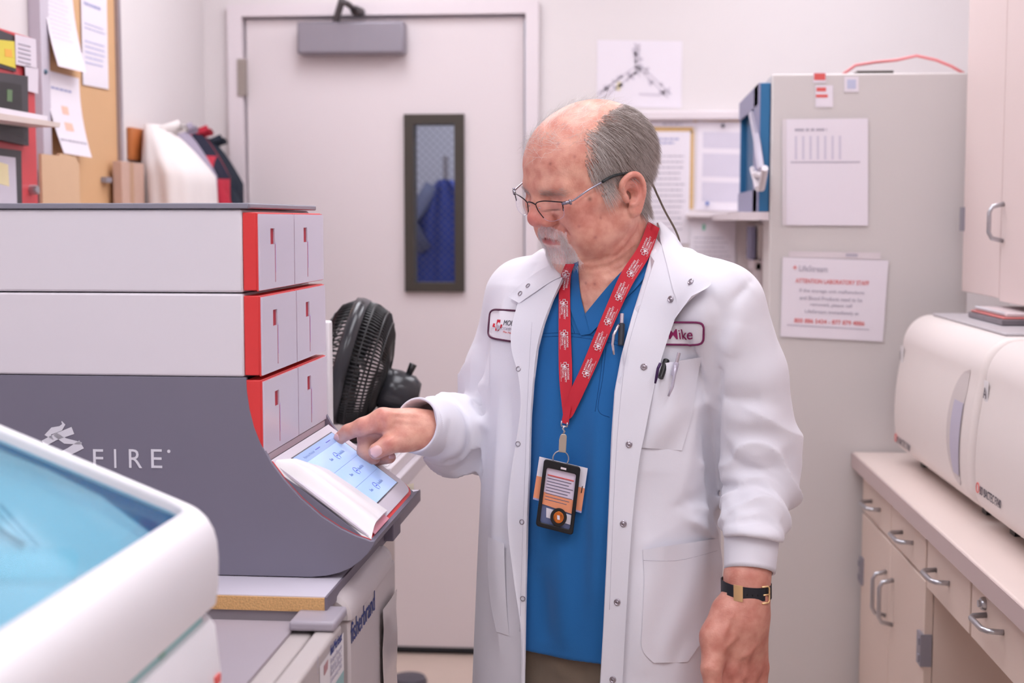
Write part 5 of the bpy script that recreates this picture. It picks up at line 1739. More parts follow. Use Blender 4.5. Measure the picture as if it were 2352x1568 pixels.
lipw = np.exp(-((hl[:, 2] + 43.5) / 5.0) ** 4) * np.exp(-(hl[:, 1] / 22) ** 4) * (hl[:, 0] > 80)
blend(LIPC, lipw * .95)
for s_ in (-1, 1):
    blend(srgb((112, 74, 66)), .85 * np.exp(-((hl[:, 2] - 5 + .006 * (np.abs(hl[:, 1]) - 29) ** 2 * -1) / 1.3) ** 2) * np.exp(-((hl[:, 1] - s_ * 29) / 13) ** 4) * (hl[:, 0] > 76))
    blend(srgb((196, 132, 124)), .5 * gs((86, s_ * 29, 13), (8, 15, 6)))
blend(srgb((150, 84, 84)), .8 * np.exp(-((hl[:, 2] + 41) / 1.3) ** 2) * np.exp(-(hl[:, 1] / 24) ** 4) * (hl[:, 0] > 78))  # lip parting darkened, crease shade put into the colour
# hands a little redder at the knuckles
for (x, y, Y) in [m for m in MC] + [(880, 955, 2.09), (832, 972, 2.085), (893, 1015, 2.07)]:
    blend(SKR, .6 * np.exp(-((bp - P(x, y, Y - .012)) ** 2).sum(1) / .016 ** 2))
blend(srgb((206, 140, 126)), .6 * (bp[:, 2] < 1.12) * (bp[:, 0] > P(1600, 1400, 1.95)[0]))

m_skin = bpy.data.materials.new('skin'); m_skin.use_nodes = True
nt = m_skin.node_tree; bs = nt.nodes['Principled BSDF']
at = nt.nodes.new('ShaderNodeAttribute'); at.attribute_name = 'Col'
tc = nt.nodes.new('ShaderNodeTexCoord')
n1 = nt.nodes.new('ShaderNodeTexNoise'); n1.inputs['Scale'].default_value = 55; n1.inputs['Detail'].default_value = 5
n2 = nt.nodes.new('ShaderNodeTexNoise'); n2.inputs['Scale'].default_value = 420; n2.inputs['Detail'].default_value = 3
nt.links.new(tc.outputs['Object'], n1.inputs['Vector']); nt.links.new(tc.outputs['Object'], n2.inputs['Vector'])
rp = nt.nodes.new('ShaderNodeValToRGB')
rp.color_ramp.elements[0].position = .32; rp.color_ramp.elements[0].color = (.84, .66, .64, 1)
rp.color_ramp.elements[1].position = .68; rp.color_ramp.elements[1].color = (1.06, 1.07, 1.06, 1)
nt.links.new(n1.outputs['Fac'], rp.inputs[0])
mx = nt.nodes.new('ShaderNodeMix'); mx.data_type = 'RGBA'; mx.blend_type = 'MULTIPLY'; mx.inputs[0].default_value = 1
nt.links.new(at.outputs['Color'], mx.inputs[6]); nt.links.new(rp.outputs[0], mx.inputs[7])
nt.links.new(mx.outputs[2], bs.inputs['Base Color'])
bu = nt.nodes.new('ShaderNodeBump'); bu.inputs['Strength'].default_value = .6; bu.inputs['Distance'].default_value = .0006
nt.links.new(n2.outputs['Fac'], bu.inputs['Height']); nt.links.new(bu.outputs['Normal'], bs.inputs['Normal'])
bs.inputs['Roughness'].default_value = .42; bs.inputs['Specular IOR Level'].default_value = .45
bs.inputs['Subsurface Weight'].default_value = .12
bs.inputs['Subsurface Radius'].default_value = (.012, .004, .002)
bs.inputs['Subsurface Scale'].default_value = .5

man = bpy.data.objects.new('person', None); COL.objects.link(man)
man.location = (BO[0], BO[1], 0)
setp(man, 'older man in white lab coat and blue scrubs pointing at the touchscreen', 'person')
bodyo = solid('body', bp, bq, m_skin, man, col)
BT = BVHTree.FromPolygons([tuple(v) for v in bp], [tuple(int(i) for i in f) for f in bq])
# ------------------------------------------------------------------ hair, beard, brows: fine strands on the head
HV = hloc(bp)
VN_ = None
def vnormals(pts, quads):
    n = np.zeros_like(pts)
    fn = np.cross(pts[quads[:, 2]] - pts[quads[:, 0]], pts[quads[:, 3]] - pts[quads[:, 1]])
    for k in range(4):
        for a in range(3):
            n[:, a] += np.bincount(quads[:, k], fn[:, a], len(pts))
    return n / (np.linalg.norm(n, axis=1)[:, None] + 1e-12)
bn = vnormals(bp, bq)
if (bn[HV[:, 2] > 120] @ HU).mean() < 0: bn = -bn


def hair_mat(name, c0, c1, rough=.45, tl=.06):
    m = bpy.data.materials.new(name); m.use_nodes = True
    nt = m.node_tree; b = nt.nodes['Principled BSDF']
    at = nt.nodes.new('ShaderNodeAttribute'); at.attribute_name = 'Col'
    r = nt.nodes.new('ShaderNodeValToRGB')
    r.color_ramp.elements[0].color = s2l(c0); r.color_ramp.elements[1].color = s2l(c1)
    nt.links.new(at.outputs['Fac'], r.inputs[0]); nt.links.new(r.outputs[0], b.inputs['Base Color'])
    b.inputs['Roughness'].default_value = rough; b.inputs['Specular IOR Level'].default_value = .35
    tr_ = nt.nodes.new('ShaderNodeBsdfTranslucent'); nt.links.new(r.outputs[0], tr_.inputs[0])
    mxs = nt.nodes.new('ShaderNodeMixShader'); mxs.inputs[0].default_value = tl
    nt.links.new(b.outputs[0], mxs.inputs[1]); nt.links.new(tr_.outputs[0], mxs.inputs[2])
    nt.links.new(mxs.outputs[0], nt.nodes['Material Output'].inputs[0])
    return m


def strands(name, m, roots, normals, flow, length, rad, lift, curlf, seed, parent, stiff=6, shade=None, lay=.0012, up=0.0):
    """Tapered three-sided strands that leave the skin at roots and follow flow."""
    r = np.random.RandomState(seed)
    N = len(roots); S_ = stiff
    ln = length(HVs) if callable(length) else length
    ln = np.full(N, ln) * r.uniform(.7, 1.15, N)
    pos = roots.copy(); pts = [pos.copy()]
    jit = r.normal(0, 1, (N, 3)); ph = r.uniform(0, 6.28, N)
    dirn = flow + jit * curlf
    dirn -= (dirn * normals).sum(1)[:, None] * normals
    dirn /= np.linalg.norm(dirn, axis=1)[:, None] + 1e-9
    lf = (np.full(N, lift) if np.isscalar(lift) else lift) * r.uniform(.4, 1.5, N)
    dz = np.full(N, 0.0)
    cur = dirn + normals * lf[:, None]
    for k in range(S_):
        cur = cur / np.linalg.norm(cur, axis=1)[:, None]
        pos = pos + cur * (ln / S_)[:, None]
        pts.append(pos.copy())
        g_ = hair_dir(pos)
        cur = cur * .75 + (g_ if g_ is not None else flow) * .25 + r.normal(0, curlf * .28, (N, 3))
        # stay outside the scalp
        d = body.ev(pos)
        push = np.maximum(lay - d, 0)
        pos += normals * push[:, None]
        pts[-1] = pos.copy()
        cur += normals * (push * 30)[:, None]
    pts = np.array(pts)                                     # S+1, N, 3
    side = np.cross(dirn, normals); side /= np.linalg.norm(side, axis=1)[:, None] + 1e-9
    nn = normals
    V = np.zeros((S_ + 1, 3, N, 3))
    for k in range(S_ + 1):
        w = rad * (1 - .85 * (k / S_) ** 2)
        for q in range(3):
            a = 2.094 * q
            V[k, q] = pts[k] + (side * math.cos(a) + nn * math.sin(a)) * w
    V = V.transpose(2, 0, 1, 3).reshape(-1, 3)
    base = (np.arange(N) * (S_ + 1) * 3)[:, None, None]
    F = np.array([[k * 3 + q, (k + 1) * 3 + q, (k + 1) * 3 + (q + 1) % 3, k * 3 + (q + 1) % 3] for k in range(S_) for q in range(3)])
    F = (base + F[None]).reshape(-1, 4)
    sh = shade if shade is not None else r.uniform(0, 1, N)
    colr = np.repeat(np.clip(sh, 0, 1), (S_ + 1) * 3)[:, None] * np.ones(3)
    o_ = solid(name, V, F, m, parent, colr)
    vn = np.repeat(normals, (S_ + 1) * 3, 0)                # shade each hair with the head's own roundness
    vn = vn / np.linalg.norm(vn, axis=1)[:, None] + ZV * up
    vn = vn / np.linalg.norm(vn, axis=1)[:, None]
    if up < .1: o_.data.normals_split_custom_set_from_vertices([tuple(x) for x in vn])
    return o_


def pick(mask, n, seed):
    r = np.random.RandomState(seed)
    ids = np.nonzero(mask)[0]
    ids = r.choice(ids, n, replace=len(ids) < n)
    return bp[ids] + r.normal(0, .0007, (n, 3)), bn[ids], HV[ids]

f, l, u = HV[:, 0], np.abs(HV[:, 1]), HV[:, 2]
inhead = (u > -60) & (f > -115) & (f < 125) & (l < 100)
front = np.interp(u, [-5, 13, 40, 64, 90, 105, 122, 140], [36, 42, 49, 50, 40, 28, 4, -40])
earz = (l > 72) & (f < 16) & (f > -36) & (u < 37)
sideh = inhead & (f < front) & ((u > 2) | (f < -30)) & ~earz & (u > np.interp(f, [-100, -50, -28, -10, 14, 24, 45], [-28, -36, -32, 22, 34, 36, 32]))
top_bald = (u > 104) & (l < np.interp(f, [-70, -40, 0, 40], [18, 40, 52, 60]))
side_ok = sideh & ~top_bald
rs_ = np.random.RandomState(77)
burn = inhead & (l > 60) & (f > 16) & (f < 36) & (u > 10) & (u < 36) & (rs_.uniform(0, 1, len(f)) < .5)
edge = np.minimum(front - f, np.where(l < 60, np.abs(u - 104) + np.maximum(0, l - np.interp(f, [-70, -40, 0, 40], [18, 40, 52, 60])), 99))
hm = (side_ok & (rs_.uniform(0, 1, len(f)) < .12 + np.clip(edge / 26, 0, 1))) | burn
m_hair = hair_mat('grey_hair', (112, 96, 88), (238, 226, 220))
# strands fall back and down, swept by position
def flow_of(H):
    F_ = np.zeros((len(H), 3))
    t = np.clip((H[:, 0] + 20) / 70, 0, 1)
    F_[:, 0] = -.42 + .22 * t - .35 * np.clip((H[:, 2] - 70) / 40, 0, 1)
    F_[:, 2] = -.92
    F_[:, 1] = np.sign(H[:, 1]) * .12
    return (F_ @ HR)
cur_flow = None
def hair_dir(pos):
    return flow_of(hloc(pos)) if cur_flow is None else np.tile(cur_flow, (len(pos), 1))
HVs = None
R0, N0, H0 = pick(hm, 21000, 1)
sh = np.clip(.40 + .45 * np.clip((H0[:, 0] - 5) / 45, 0, 1) - .20 * np.clip((H0[:, 2] - 40) / 60, 0, 1) + np.random.RandomState(2).normal(0, .27, len(H0)), 0, 1)
CL_ = .16 * np.sin(H0[:, 0] * .21 + H0[:, 2] * .13)[:, None] * HF + .12 * np.sin(H0[:, 2] * .19 - H0[:, 0] * .09 + 2)[:, None] * HF
strands('hair', m_hair, R0, N0, flow_of(H0) + CL_, .027, .00017, .20, .17, 3, bodyo, 6, sh, .0016)
# thin flyaway hair over the crown and forehead
R1, N1, H1 = pick(inhead & (u > 88) & (f > -60) & (f < 85) & (l < 62), 650, 9)
cur_flow = -HF * .5 + HU * .1
o = strands('crown_hair', hair_mat('white_hair', (150, 130, 120), (240, 232, 228)), R1, N1, np.tile(-HF * .6 + HL * .2, (len(R1), 1)), .024, .00011, .42, .55, 11, bodyo, 7, np.random.RandomState(4).uniform(.1, 1, 650), .001)
R1, N1, H1 = pick(inhead & (u > 78) & (u < 110) & (f > 62) & (l < 45), 90, 19)
cur_flow = HF * .2 + HL * .5 + HU * .1
strands('fringe_hair', MATS.get('x') or bpy.data.materials['white_hair'], R1, N1, np.tile(-HL * .7 + HF * .2, (90, 1)), .022, .00014, .35, .35, 12, bodyo, 6, np.random.RandomState(4).uniform(.6, 1, 90), .001)
# beard: moustache and goatee
m_beard = hair_mat('beard_hair', (250, 244, 243), (255, 255, 255), .6, .5)
lip = (np.abs(u + 43.5) < 5.8 - (l / 26) * 3) & (l < 24)
mou = inhead & (f > 62) & (u < -17 - l * .38) & (u > -35.5 - l * .3) & (l < 31) & ~lip
goa = (u > -81) & (f < 125) & (l < 100) & (f > 26) & (u <= -48) & (l < 37 + (-u - 45) * .1) & ~lip & (u > -81) & ((f > 45) | (u < -70))
side_g = inhead & (f > 46) & (l > 23) & (l < 35) & (u < -30) & (u > -75)
cur_flow = -HU * .95 + HF * .12
R2, N2, H2 = pick(mou, 330, 21)
fl = np.zeros((len(H2), 3)); fl[:, 2] = -.8; fl[:, 1] = np.sign(H2[:, 1]) * .6
strands('moustache', m_beard, R2, N2, fl @ HR, .0080, .00012, .26, .22, 22, bodyo, 4, np.random.RandomState(5).uniform(.2, 1, 330), .0006, .3)
R2, N2, H2 = pick((goa | side_g) & ((l > 20) | (u < -78) | (rs_.uniform(0, 1, len(f)) < .4)), 850, 23)
strands('beard', m_beard, R2, N2, np.tile(-HU + HF * .05, (len(R2), 1)), .013, .00012, .26, .24, 24, bodyo, 4, np.clip(np.random.RandomState(6).normal(.6, .3, 850) + (-.5 - H2[:, 2] / 100) * .6, 0, 1), .0008, .35)
cur_flow = -HF * .3 + HL * .7 - HU * .1
for s_ in (1, -1):
    cur_flow = -HF * .4 + HL * .7 * s_ - HU * .15
    mb = inhead & (np.abs(u - 31) < 4.5) & (HV[:, 1] * s_ > 12) & (l < 50) & (f > 60)
    R3, N3, H3 = pick(mb, 110, 31)
    strands('eyebrow', hair_mat('brow_hair', (176, 150, 138), (232, 220, 214)), R3, N3, np.tile(cur_flow, (110, 1)), .010, .00014, .25, .25, 33, bodyo, 4, None, .0006)
# scalp under the hair takes its tone
me_ = bodyo.data; ca = me_.color_attributes['Col']
cc = np.ones((len(bp), 4), np.float32); cc[:, :3] = col
wgt = (hm.astype(float) * .75)[:, None]
cc[:, :3] = cc[:, :3] * (1 - wgt) + srgb((128, 114, 106)) * wgt
wg2 = ((mou | goa | side_g).astype(float) * .9 * np.random.RandomState(8).uniform(.45, 1, len(f)))[:, None]
cc[:, :3] = cc[:, :3] * (1 - wg2) + srgb((250, 240, 240)) * wg2
ca.data.foreach_set('color', cc.ravel())
# ------------------------------------------------------------------ glasses, cord
gx_ = 0.0
def hwp(f, l, u): return tuple(hw(f, l, u - .06 * l * min(1, max(0, (f - 20) / 60))))
GL_O = hw(102, 0, 15)
gls = bpy.data.objects.new('eyeglasses', None); COL.objects.link(gls); gls.location = Vector(GL_O)
setp(gls, 'half-rim eyeglasses with dark brow bar and silver temples, low on his nose', 'glasses')
def gpart(name, g, m, parent=None, smooth=True, **k):
    o = link_mesh(name, g.v, g.f, m, parent=parent or gls, origin=tuple(GL_O) , smooth=smooth, **k)
    return o
m_gf = mat('frame_dark', (44, 36, 40), .3, .7, noise=.05)
m_gs = mat('temple_silver', (150, 146, 158), .25, .9, noise=.05)
m_gt = mat('temple_tip', (34, 40, 42), .4, noise=.05)
m_lens = mat('lens_glass', (250, 248, 255), .02, trans=1.0, ior=1.06, alpha=.28, spec=.6)
GU, GF = 18, 103                        # height and forward position of the lens tops
for s_ in (1, -1):
    topc = cat([(GF + 3, s_ * 10, GU - 1), (GF + 3, s_ * 16, GU + 3), (GF + 1, s_ * 30, GU + 6), (GF - 4, s_ * 48, GU + 6), (GF - 9, s_ * 58, GU + 5)], 5)
    g = G().tube([hwp(*p) for p in topc], .0009, 8)
    inner = cat([(GF + 3, s_ * 10, GU - 1), (GF + 2.5, s_ * 12, GU - 9), (GF + 1, s_ * 16, GU - 16), (GF + .5, s_ * 20, GU - 20)], 4)
    g.tube([hwp(*p) for p in inner], .0007, 8)
    outer = cat([(GF - 9, s_ * 58, GU + 5), (GF - 9.5, s_ * 58, GU - 2), (GF - 9, s_ * 57, GU - 8)], 3)
    g.tube([hwp(*p) for p in outer], [.0009] + [.0008] * (len(outer) - 2) + [.0004], 8)
    gpart('brow_bar', g, m_gf)
    low = cat([(GF - 9.5, s_ * 58, GU - 2), (GF - 8, s_ * 58, GU - 14), (GF - 3, s_ * 46, GU - 21), (GF + 0, s_ * 30, GU - 23), (GF + .5, s_ * 20, GU - 20), (GF + 2.5, s_ * 12, GU - 9), (GF + 3, s_ * 10, GU - 1)], 5)
    rim = list(topc) + list(low[1:-1])
    c = np.mean(rim, 0) + np.array([1.5, 0, 0])
    vs = [hwp(*c)] + [hwp(*p) for p in rim] ; n = len(rim)
    vs2 = [hwp(c[0] - 1.6, c[1], c[2])] + [hwp(p[0] - 1.6, p[1], p[2]) for p in rim]
    g = G().add(vs, [(0, 1 + i, 1 + (i + 1) % n) for i in range(n)]).add(vs2, [(0, 1 + (i + 1) % n, 1 + i) for i in range(n)])
    g.add(vs[1:] + vs2[1:], [(i, (i + 1) % n, n + (i + 1) % n, n + i) for i in range(n)])
    gpart('lens', g, m_lens, smooth=False)
    g = G().tube([hwp(*p) for p in low], .00022, 5)
    gpart('nylon_rim', g, mat('rim_clear', (200, 190, 220), .1, noise=.02))
    tp = cat([(GF - 9, s_ * 58, GU + 3), (GF - 13, s_ * 66, GU + 4), (GF - 22, s_ * 70, GU + 6), (60, s_ * 75, 30), (34, s_ * 77, 33)], 5)
    gt_ = gpart('temple', G().tube([hwp(*p) for p in tp], .0014, 8).tube([hwp(GF - 9, s_ * 58, GU + 3), hwp(GF - 15, s_ * 68, GU + 4.5)], .0026, 6), m_gs)
    tt = cat([(34, s_ * 77, 33), (14, s_ * 79, 35), (-4, s_ * 80.5, 33), (-18, s_ * 80, 28), (-32, s_ * 77, 14), (-40, s_ * 74, 2)], 5)
    gpart('temple_tip', G().tube([hwp(*p) for p in tt], .0021, 8), m_gt, parent=gt_)
    gpart('hinge', G().tube([hwp(GF - 16, s_ * 68.5, GU + 8), hwp(GF - 16, s_ * 68.5, GU + 1)], .0019, 8), m_gs, parent=gt_)
    pd = cat([(GF + 1, s_ * 13, GU - 6), (GF - 5, s_ * 13, GU - 8), (GF - 9, s_ * 12, GU - 10)], 3)
    gpart('nose_pad', G().tube([hwp(*p) for p in pd], .0006, 6).tube([hwp(GF - 9, s_ * 12, GU - 7), hwp(GF - 8, s_ * 14.5, GU - 15)], .0024, 8), mat('pad_clear', (220, 214, 224), .2, noise=.02))
g = G().tube([hwp(*p) for p in cat([(GF + 3, 10, GU - 1), (GF + 4.5, 4, GU + 1.5), (GF + 4.5, -4, GU + 1.5), (GF + 3, -10, GU - 1)], 4)], .0010, 8)
gpart('bridge', g, m_gf)
# retaining cord from the temple tips behind the neck
cp = [hwp(-34, 78, 14), tuple(P(1496, 420, 2.12)), tuple(P(1510, 448, 2.16)), tuple(P(1528, 486, 2.2)), tuple(P(1552, 530, 2.235)), tuple(P(1560, 560, 2.25)), tuple(P(1540, 580, 2.29)), tuple(P(1480, 570, 2.31)), tuple(P(1420, 540, 2.3)), hwp(-60, -74, 0), hwp(-36, -77, 12)]
cordg = G().tube(cat(cp, 6), .0016, 8)
o = link_mesh('eyeglass_cord', cordg.v, cordg.f, mat('cord_olive', (112, 100, 88), .7, noise=.15), origin=tuple(P(1496, 420, 2.12)), smooth=True)
o.location = Vector(P(1496, 420, 2.12))
setp(o, 'thin brown eyeglass cord hanging from behind his ear to the collar', 'cord')

# ------------------------------------------------------------------ scrubs, coat, trousers, shoes
def shape_pts(l, Y=None): return l


scr_ = Shape()
scr_.frame(BO, BR)
scr_.func(loft(TOR, -.012, .845, 1.435), (-.2, -.2, .845), (.2, .2, 1.44), .02)
scr_.frame()
scr_.cone(P(1300, 690, 2.19), P(1215, 720, 2.25), .05, .045, .03)
scr_.cone(P(1500, 690, 2.12), P(1640, 740, 2.05), .055, .045, .03)
scr_.cone(P(1470, 625, 2.16), P(1560, 680, 2.12), .045, .04, .03)
scr_.cone(P(1350, 640, 2.17), P(1290, 680, 2.19), .045, .04, .03)


def poly_sd(poly):
    """Signed distance (metres at 2.1 m) to a polygon given in picture coordinates, as a cut along the line of sight."""
    pg = np.array(poly, float)
    def fn(q):
        d = q - CAM; z = d @ FW
        x = 1176 + FPX * (d @ RT) / z; y = 784 - FPX * (d @ UP) / z
        p = np.stack([x, y], 1)
        best = np.full(len(p), 1e9); ins = np.zeros(len(p), bool)
        j = len(pg) - 1
        for i in range(len(pg)):
            a, b = pg[j], pg[i]
            e = b - a; w = p - a
            t = np.clip((w @ e) / (e @ e), 0, 1)
            best = np.minimum(best, ((w - t[:, None] * e) ** 2).sum(1))
            c = ((a[1] > y) != (b[1] > y)) & (x < (b[0] - a[0]) * (y - a[1]) / (b[1] - a[1] + 1e-12) + a[0])
            ins ^= c; j = i
        s = np.sqrt(best) * 2.1 / FPX
        return np.where(ins, -s, s)
    return fn


def cut(sh, poly, ymax, k=.004, zr=(.5, 1.8)):
    f0 = poly_sd(poly)
    def fn(q): return np.maximum(f0(q), q[:, 1] - ymax)
    sh.func(fn, (-1.2, 1.5, zr[0]), (1.2, ymax + .01, zr[1]), k, 's')


# V neck
cut(scr_, [(1329, 560), (1330, 640), (1339, 726), (1345, 726), (1395, 662), (1470, 590), (1490, 520), (1490, 440), (1331, 440)], 2.135, .004)
scr_.cone(hw(-20, 0, -8), NECK + np.array([0, 0, .0]), .062, .066, .008, 's')
# soft folds and the yoke seam
for l, w, a in (([(1240, 760), (1300, 764), (1380, 775), (1440, 790)], .0035, -.0016), ([(1240, 772), (1300, 776), (1380, 787), (1440, 800)], .002, -.0009),
                ([(1255, 880), (1250, 1050), (1235, 1250)], .014, .004), ([(1320, 930), (1335, 1200), (1330, 1450)], .016, -.004), ([(1370, 900), (1375, 1100), (1365, 1400)], .014, .0045),
                ([(1240, 1300), (1250, 1480)], .014, -.005), ([(1290, 1250), (1300, 1500)], .014, .004), ([(1352, 712), (1372, 765)], .0025, -.0014), ([(1383, 790), (1372, 930)], .002, -.001)):
    q = [scr_.hit(*p) for p in l]
    q = [p for p in q if p is not None]
    if len(q) > 1: scr_.crease(cat(q, 3), w, a * (1.6 if w > .01 else 1))
sp, sq_ = scr_.mesh(.0035)
sp = relax(sp, sq_, 2, .4)


def cloth_mat(name, c, weave=900, bump=.15, noise=.03, rough=.85, big=0.0):
    m = mat(name, c, rough, noise=noise, scale=25, sheen=.15)
    nt = m.node_tree; b = nt.nodes['Principled BSDF']
    tc = nt.nodes.new('ShaderNodeTexCoord'); n = nt.nodes.new('ShaderNodeTexNoise'); n.inputs['Scale'].default_value = weave
    bp_ = nt.nodes.new('ShaderNodeBump'); bp_.inputs['Strength'].default_value = bump; bp_.inputs['Distance'].default_value = .001
    nt.links.new(tc.outputs['Object'], n.inputs['Vector']); nt.links.new(n.outputs['Fac'], bp_.inputs['Height']); nt.links.new(bp_.outputs['Normal'], b.inputs['Normal'])
    return m


m_scrub = cloth_mat('scrub_blue', (24, 100, 164), 700, .2)
m_coat = cloth_mat('coat_white', (230, 228, 236), 800, .12, .01)
scrubs = solid('scrub_top', sp, sq_, m_scrub, man)

coat = Shape()
coat.frame(BO, BR)
TC = [list(t) for t in TOR]
coat.func(loft(TC, 0, .45, 1.425), (-.23, -.23, .45), (.23, .23, 1.43), .03)
coat.frame()
coat.cone(P(1480, 640, 2.14), NA[0][0], .050, .060, .05)
coat.cone(P(1350, 640, 2.17), FA[0][0], .045, .058, .05)
coat.chain([a[0] for a in NA], [a[1] for a in NA], .012)
coat.chain([a[0] for a in NB], [a[1] for a in NB], .006)
coat.chain([a[0] for a in FA], [a[1] for a in FA], .02)
coat.chain([a[0] for a in FB], [a[1] for a in FB], .012)
# standing back of the collar
coat.cone(P(1490, 560, 2.15), P(1440, 600, 2.235), .036, .036, .03)
coat.cone(P(1440, 600, 2.235), P(1350, 620, 2.24), .036, .036, .03)
# neck hole and the open front
coat.cone(hw(-20, 0, -8), NECK + np.array([0, 0, -.02]), .070, .076, .006, 's')
OPEN = [(1303, 628), (1272, 690), (1252, 745), (1238, 800), (1228, 880), (1222, 960), (1219, 1080), (1214, 1200), (1209, 1400), (1206, 1600), (1376, 1600), (1385, 1450), (1392, 1300), (1399, 1120), (1404, 1000), (1411, 900), (1426, 820),
        (1450, 730), (1480, 635), (1511, 520), (1496, 440), (1290, 440), (1290, 560)]
cut(coat, OPEN, 2.16, .003, (.3, 1.8))


def fold(sh, l, w, a, ease=True):
    q = [sh.hit(*p) for p in l]
    q = [p for p in q if p is not None]
    if len(q) > 1: sh.crease(cat(q, 3), w, a, ease, True)


W1, G1 = .007, .012
folds = [
    # near sleeve
    ([(1640, 740), (1634, 830), (1640, 920), (1632, 1010), (1645, 1090)], .009, -.010),     # armhole / side gap
    ([(1762, 660), (1700, 740), (1668, 820)], .010, .005), ([(1730, 640), (1680, 700), (1655, 760)], .008, -.004),
    ([(1655, 905), (1700, 925), (1750, 915)], .012, -.006), ([(1650, 935), (1710, 965), (1790, 950)], .012, .005),
    ([(1665, 1000), (1730, 1040), (1815, 1020)], .014, .006), ([(1660, 1030), (1720, 1075), (1800, 1075)], .010, -.005),
    ([(1645, 1110), (1690, 1118), (1740, 1112), (1790, 1135), (1830, 1165)], .006, -.008), ([(1650, 1095), (1700, 1100), (1760, 1092)], .008, .006),
    ([(1668, 1140), (1700, 1185), (1745, 1180)], .007, .006), ([(1662, 1215), (1700, 1222), (1760, 1232), (1800, 1236)], .006, .007),
    ([(1700, 1130), (1760, 1150), (1800, 1195)], .008, .006), ([(1690, 1200), (1740, 1190), (1790, 1210)], .006, -.005), ([(1660, 1150), (1668, 1200)], .006, .006),
    ([(1800, 800), (1830, 950), (1838, 1080)], .012, .004),
    # far sleeve
    ([(1105, 760), (1120, 830), (1120, 890)], .008, -.005), ([(1092, 790), (1085, 860), (1075, 900)], .010, .004), ([(1050, 893), (1085, 925), (1118, 945)], .005, -.008),
    ([(1045, 900), (1090, 905), (1120, 880)], .008, .006), ([(1060, 915), (1095, 960), (1122, 985)], .007, .006),
    ([(1000, 915), (1040, 935), (1060, 980), (1052, 1030), (1000, 1060)], .007, .007), ([(1030, 905), (1075, 950), (1085, 1010), (1070, 1070)], .007, -.005),
    ([(1085, 960), (1105, 1010), (1100, 1070)], .007, .006), ([(975, 1050), (1010, 1045), (1030, 1010), (1035, 960)], .006, -.006), ([(960, 1045), (1000, 1075), (1060, 1085)], .008, .006),
    ([(1000, 1080), (1020, 1060), (1055, 1060)], .006, -.005),
    # body
    ([(1150, 900), (1145, 1100), (1140, 1300), (1150, 1500)], .012, .005), ([(1170, 880), (1172, 1050)], .008, -.003), ([(1135, 760), (1130, 900)], .01, .004),
    ([(1500, 1080), (1490, 1200), (1500, 1240)], .016, -.004), ([(1600, 900), (1580, 1050), (1560, 1150)], .014, .005), ([(1560, 1150), (1610, 1175), (1648, 1150)], .012, .006),
    ([(1550, 1165), (1600, 1150), (1640, 1120)], .008, -.006), ([(1575, 1190), (1620, 1200), (1650, 1230)], .009, .005), ([(1620, 1000), (1632, 1080), (1650, 1160)], .008, -.006),
    ([(1560, 760), (1600, 820), (1610, 900)], .010, -.004), ([(1620, 700), (1612, 800), (1625, 880)], .010, .005), ([(1480, 1300), (1470, 1450), (1480, 1560)], .012, .004),
    ([(1600, 580), (1680, 620), (1740, 680)], .010, .003), ([(1630, 680), (1660, 720), (1655, 790)], .008, -.004), ([(1180, 640), (1160, 700), (1150, 760)], .010, .003), ([(1230, 600), (1200, 660)], .01, -.003)]
coat0_hits = []
for l, w, a in folds:
    fold(coat, l, w * 1.25, a * 2.0)
coat.wrinkle(FA[2][0], FB[2][0], .068, .036, .014, 1, 3, 1.2)
coat.wrinkle(FB[0][0], FB[2][0], .066, .052, .010, -2, 8, 1.0)
coat.wrinkle(FA[1][0], FB[0][0], .064, .055, .010, 1, 5, .9)
coat.wrinkle(NA[2][0], NB[2][0], .066, .045, .012, 1, 4, 1.1)
coat.wrinkle(NA[3][0], P(1728, 1260, 1.965), .060, .034, .007, -1, 9, 1.0)
coat.wrinkle(NA[1][0], NA[3][0], .068, .085, .009, 2, 6, .8)
coat.chain([P(1656, 850, 1.998), P(1642, 930, 2.018), P(1638, 1010, 2.045), P(1644, 1090, 2.052), P(1654, 1160, 2.045), P(1660, 1260, 2.02)], [.003, .008, .010, .012, .014, .016], .010, 's')
cut(coat, [(860, 870), (962, 900), (994, 935), (1004, 985), (998, 1022), (974, 1048), (940, 1062), (860, 1062)], 2.5, .004)
cut(coat, [(1660, 1234), (1700, 1230), (1760, 1238), (1812, 1252), (1812, 1420), (1660, 1420)], 2.3, .004)
cp_, cq_ = coat.mesh(.003)
cp_ = relax(cp_, cq_, 1, .35)
lab_coat = solid('lab_coat', cp_, cq_, m_coat, man)
CT = BVHTree.FromPolygons([tuple(v) for v in cp_], [tuple(int(i) for i in f) for f in cq_])
ST_ = BVHTree.FromPolygons([tuple(v) for v in sp], [tuple(int(i) for i in f) for f in sq_])


def onto(px, py, off, trees):
    d = Vector(ray(px, py)).normalized()
    best = None
    for t in trees:
        h = t.ray_cast(Vector(CAM), d)
        if h[0] is not None and (best is None or h[3] < best[3]): best = h
    if best is None: return None
    n = best[1]
    if n.dot(d) > 0: n = -n
    return np.array(best[0]), np.array(n), np.array(best[0]) + np.array(n) * off


def in_poly(x, y, pg):
    ins = False; j = len(pg) - 1
    for i in range(len(pg)):
        if (pg[i][1] > y) != (pg[j][1] > y) and x < (pg[j][0] - pg[i][0]) * (y - pg[i][1]) / (pg[j][1] - pg[i][1]) + pg[i][0]: ins = not ins
        j = i
    return ins


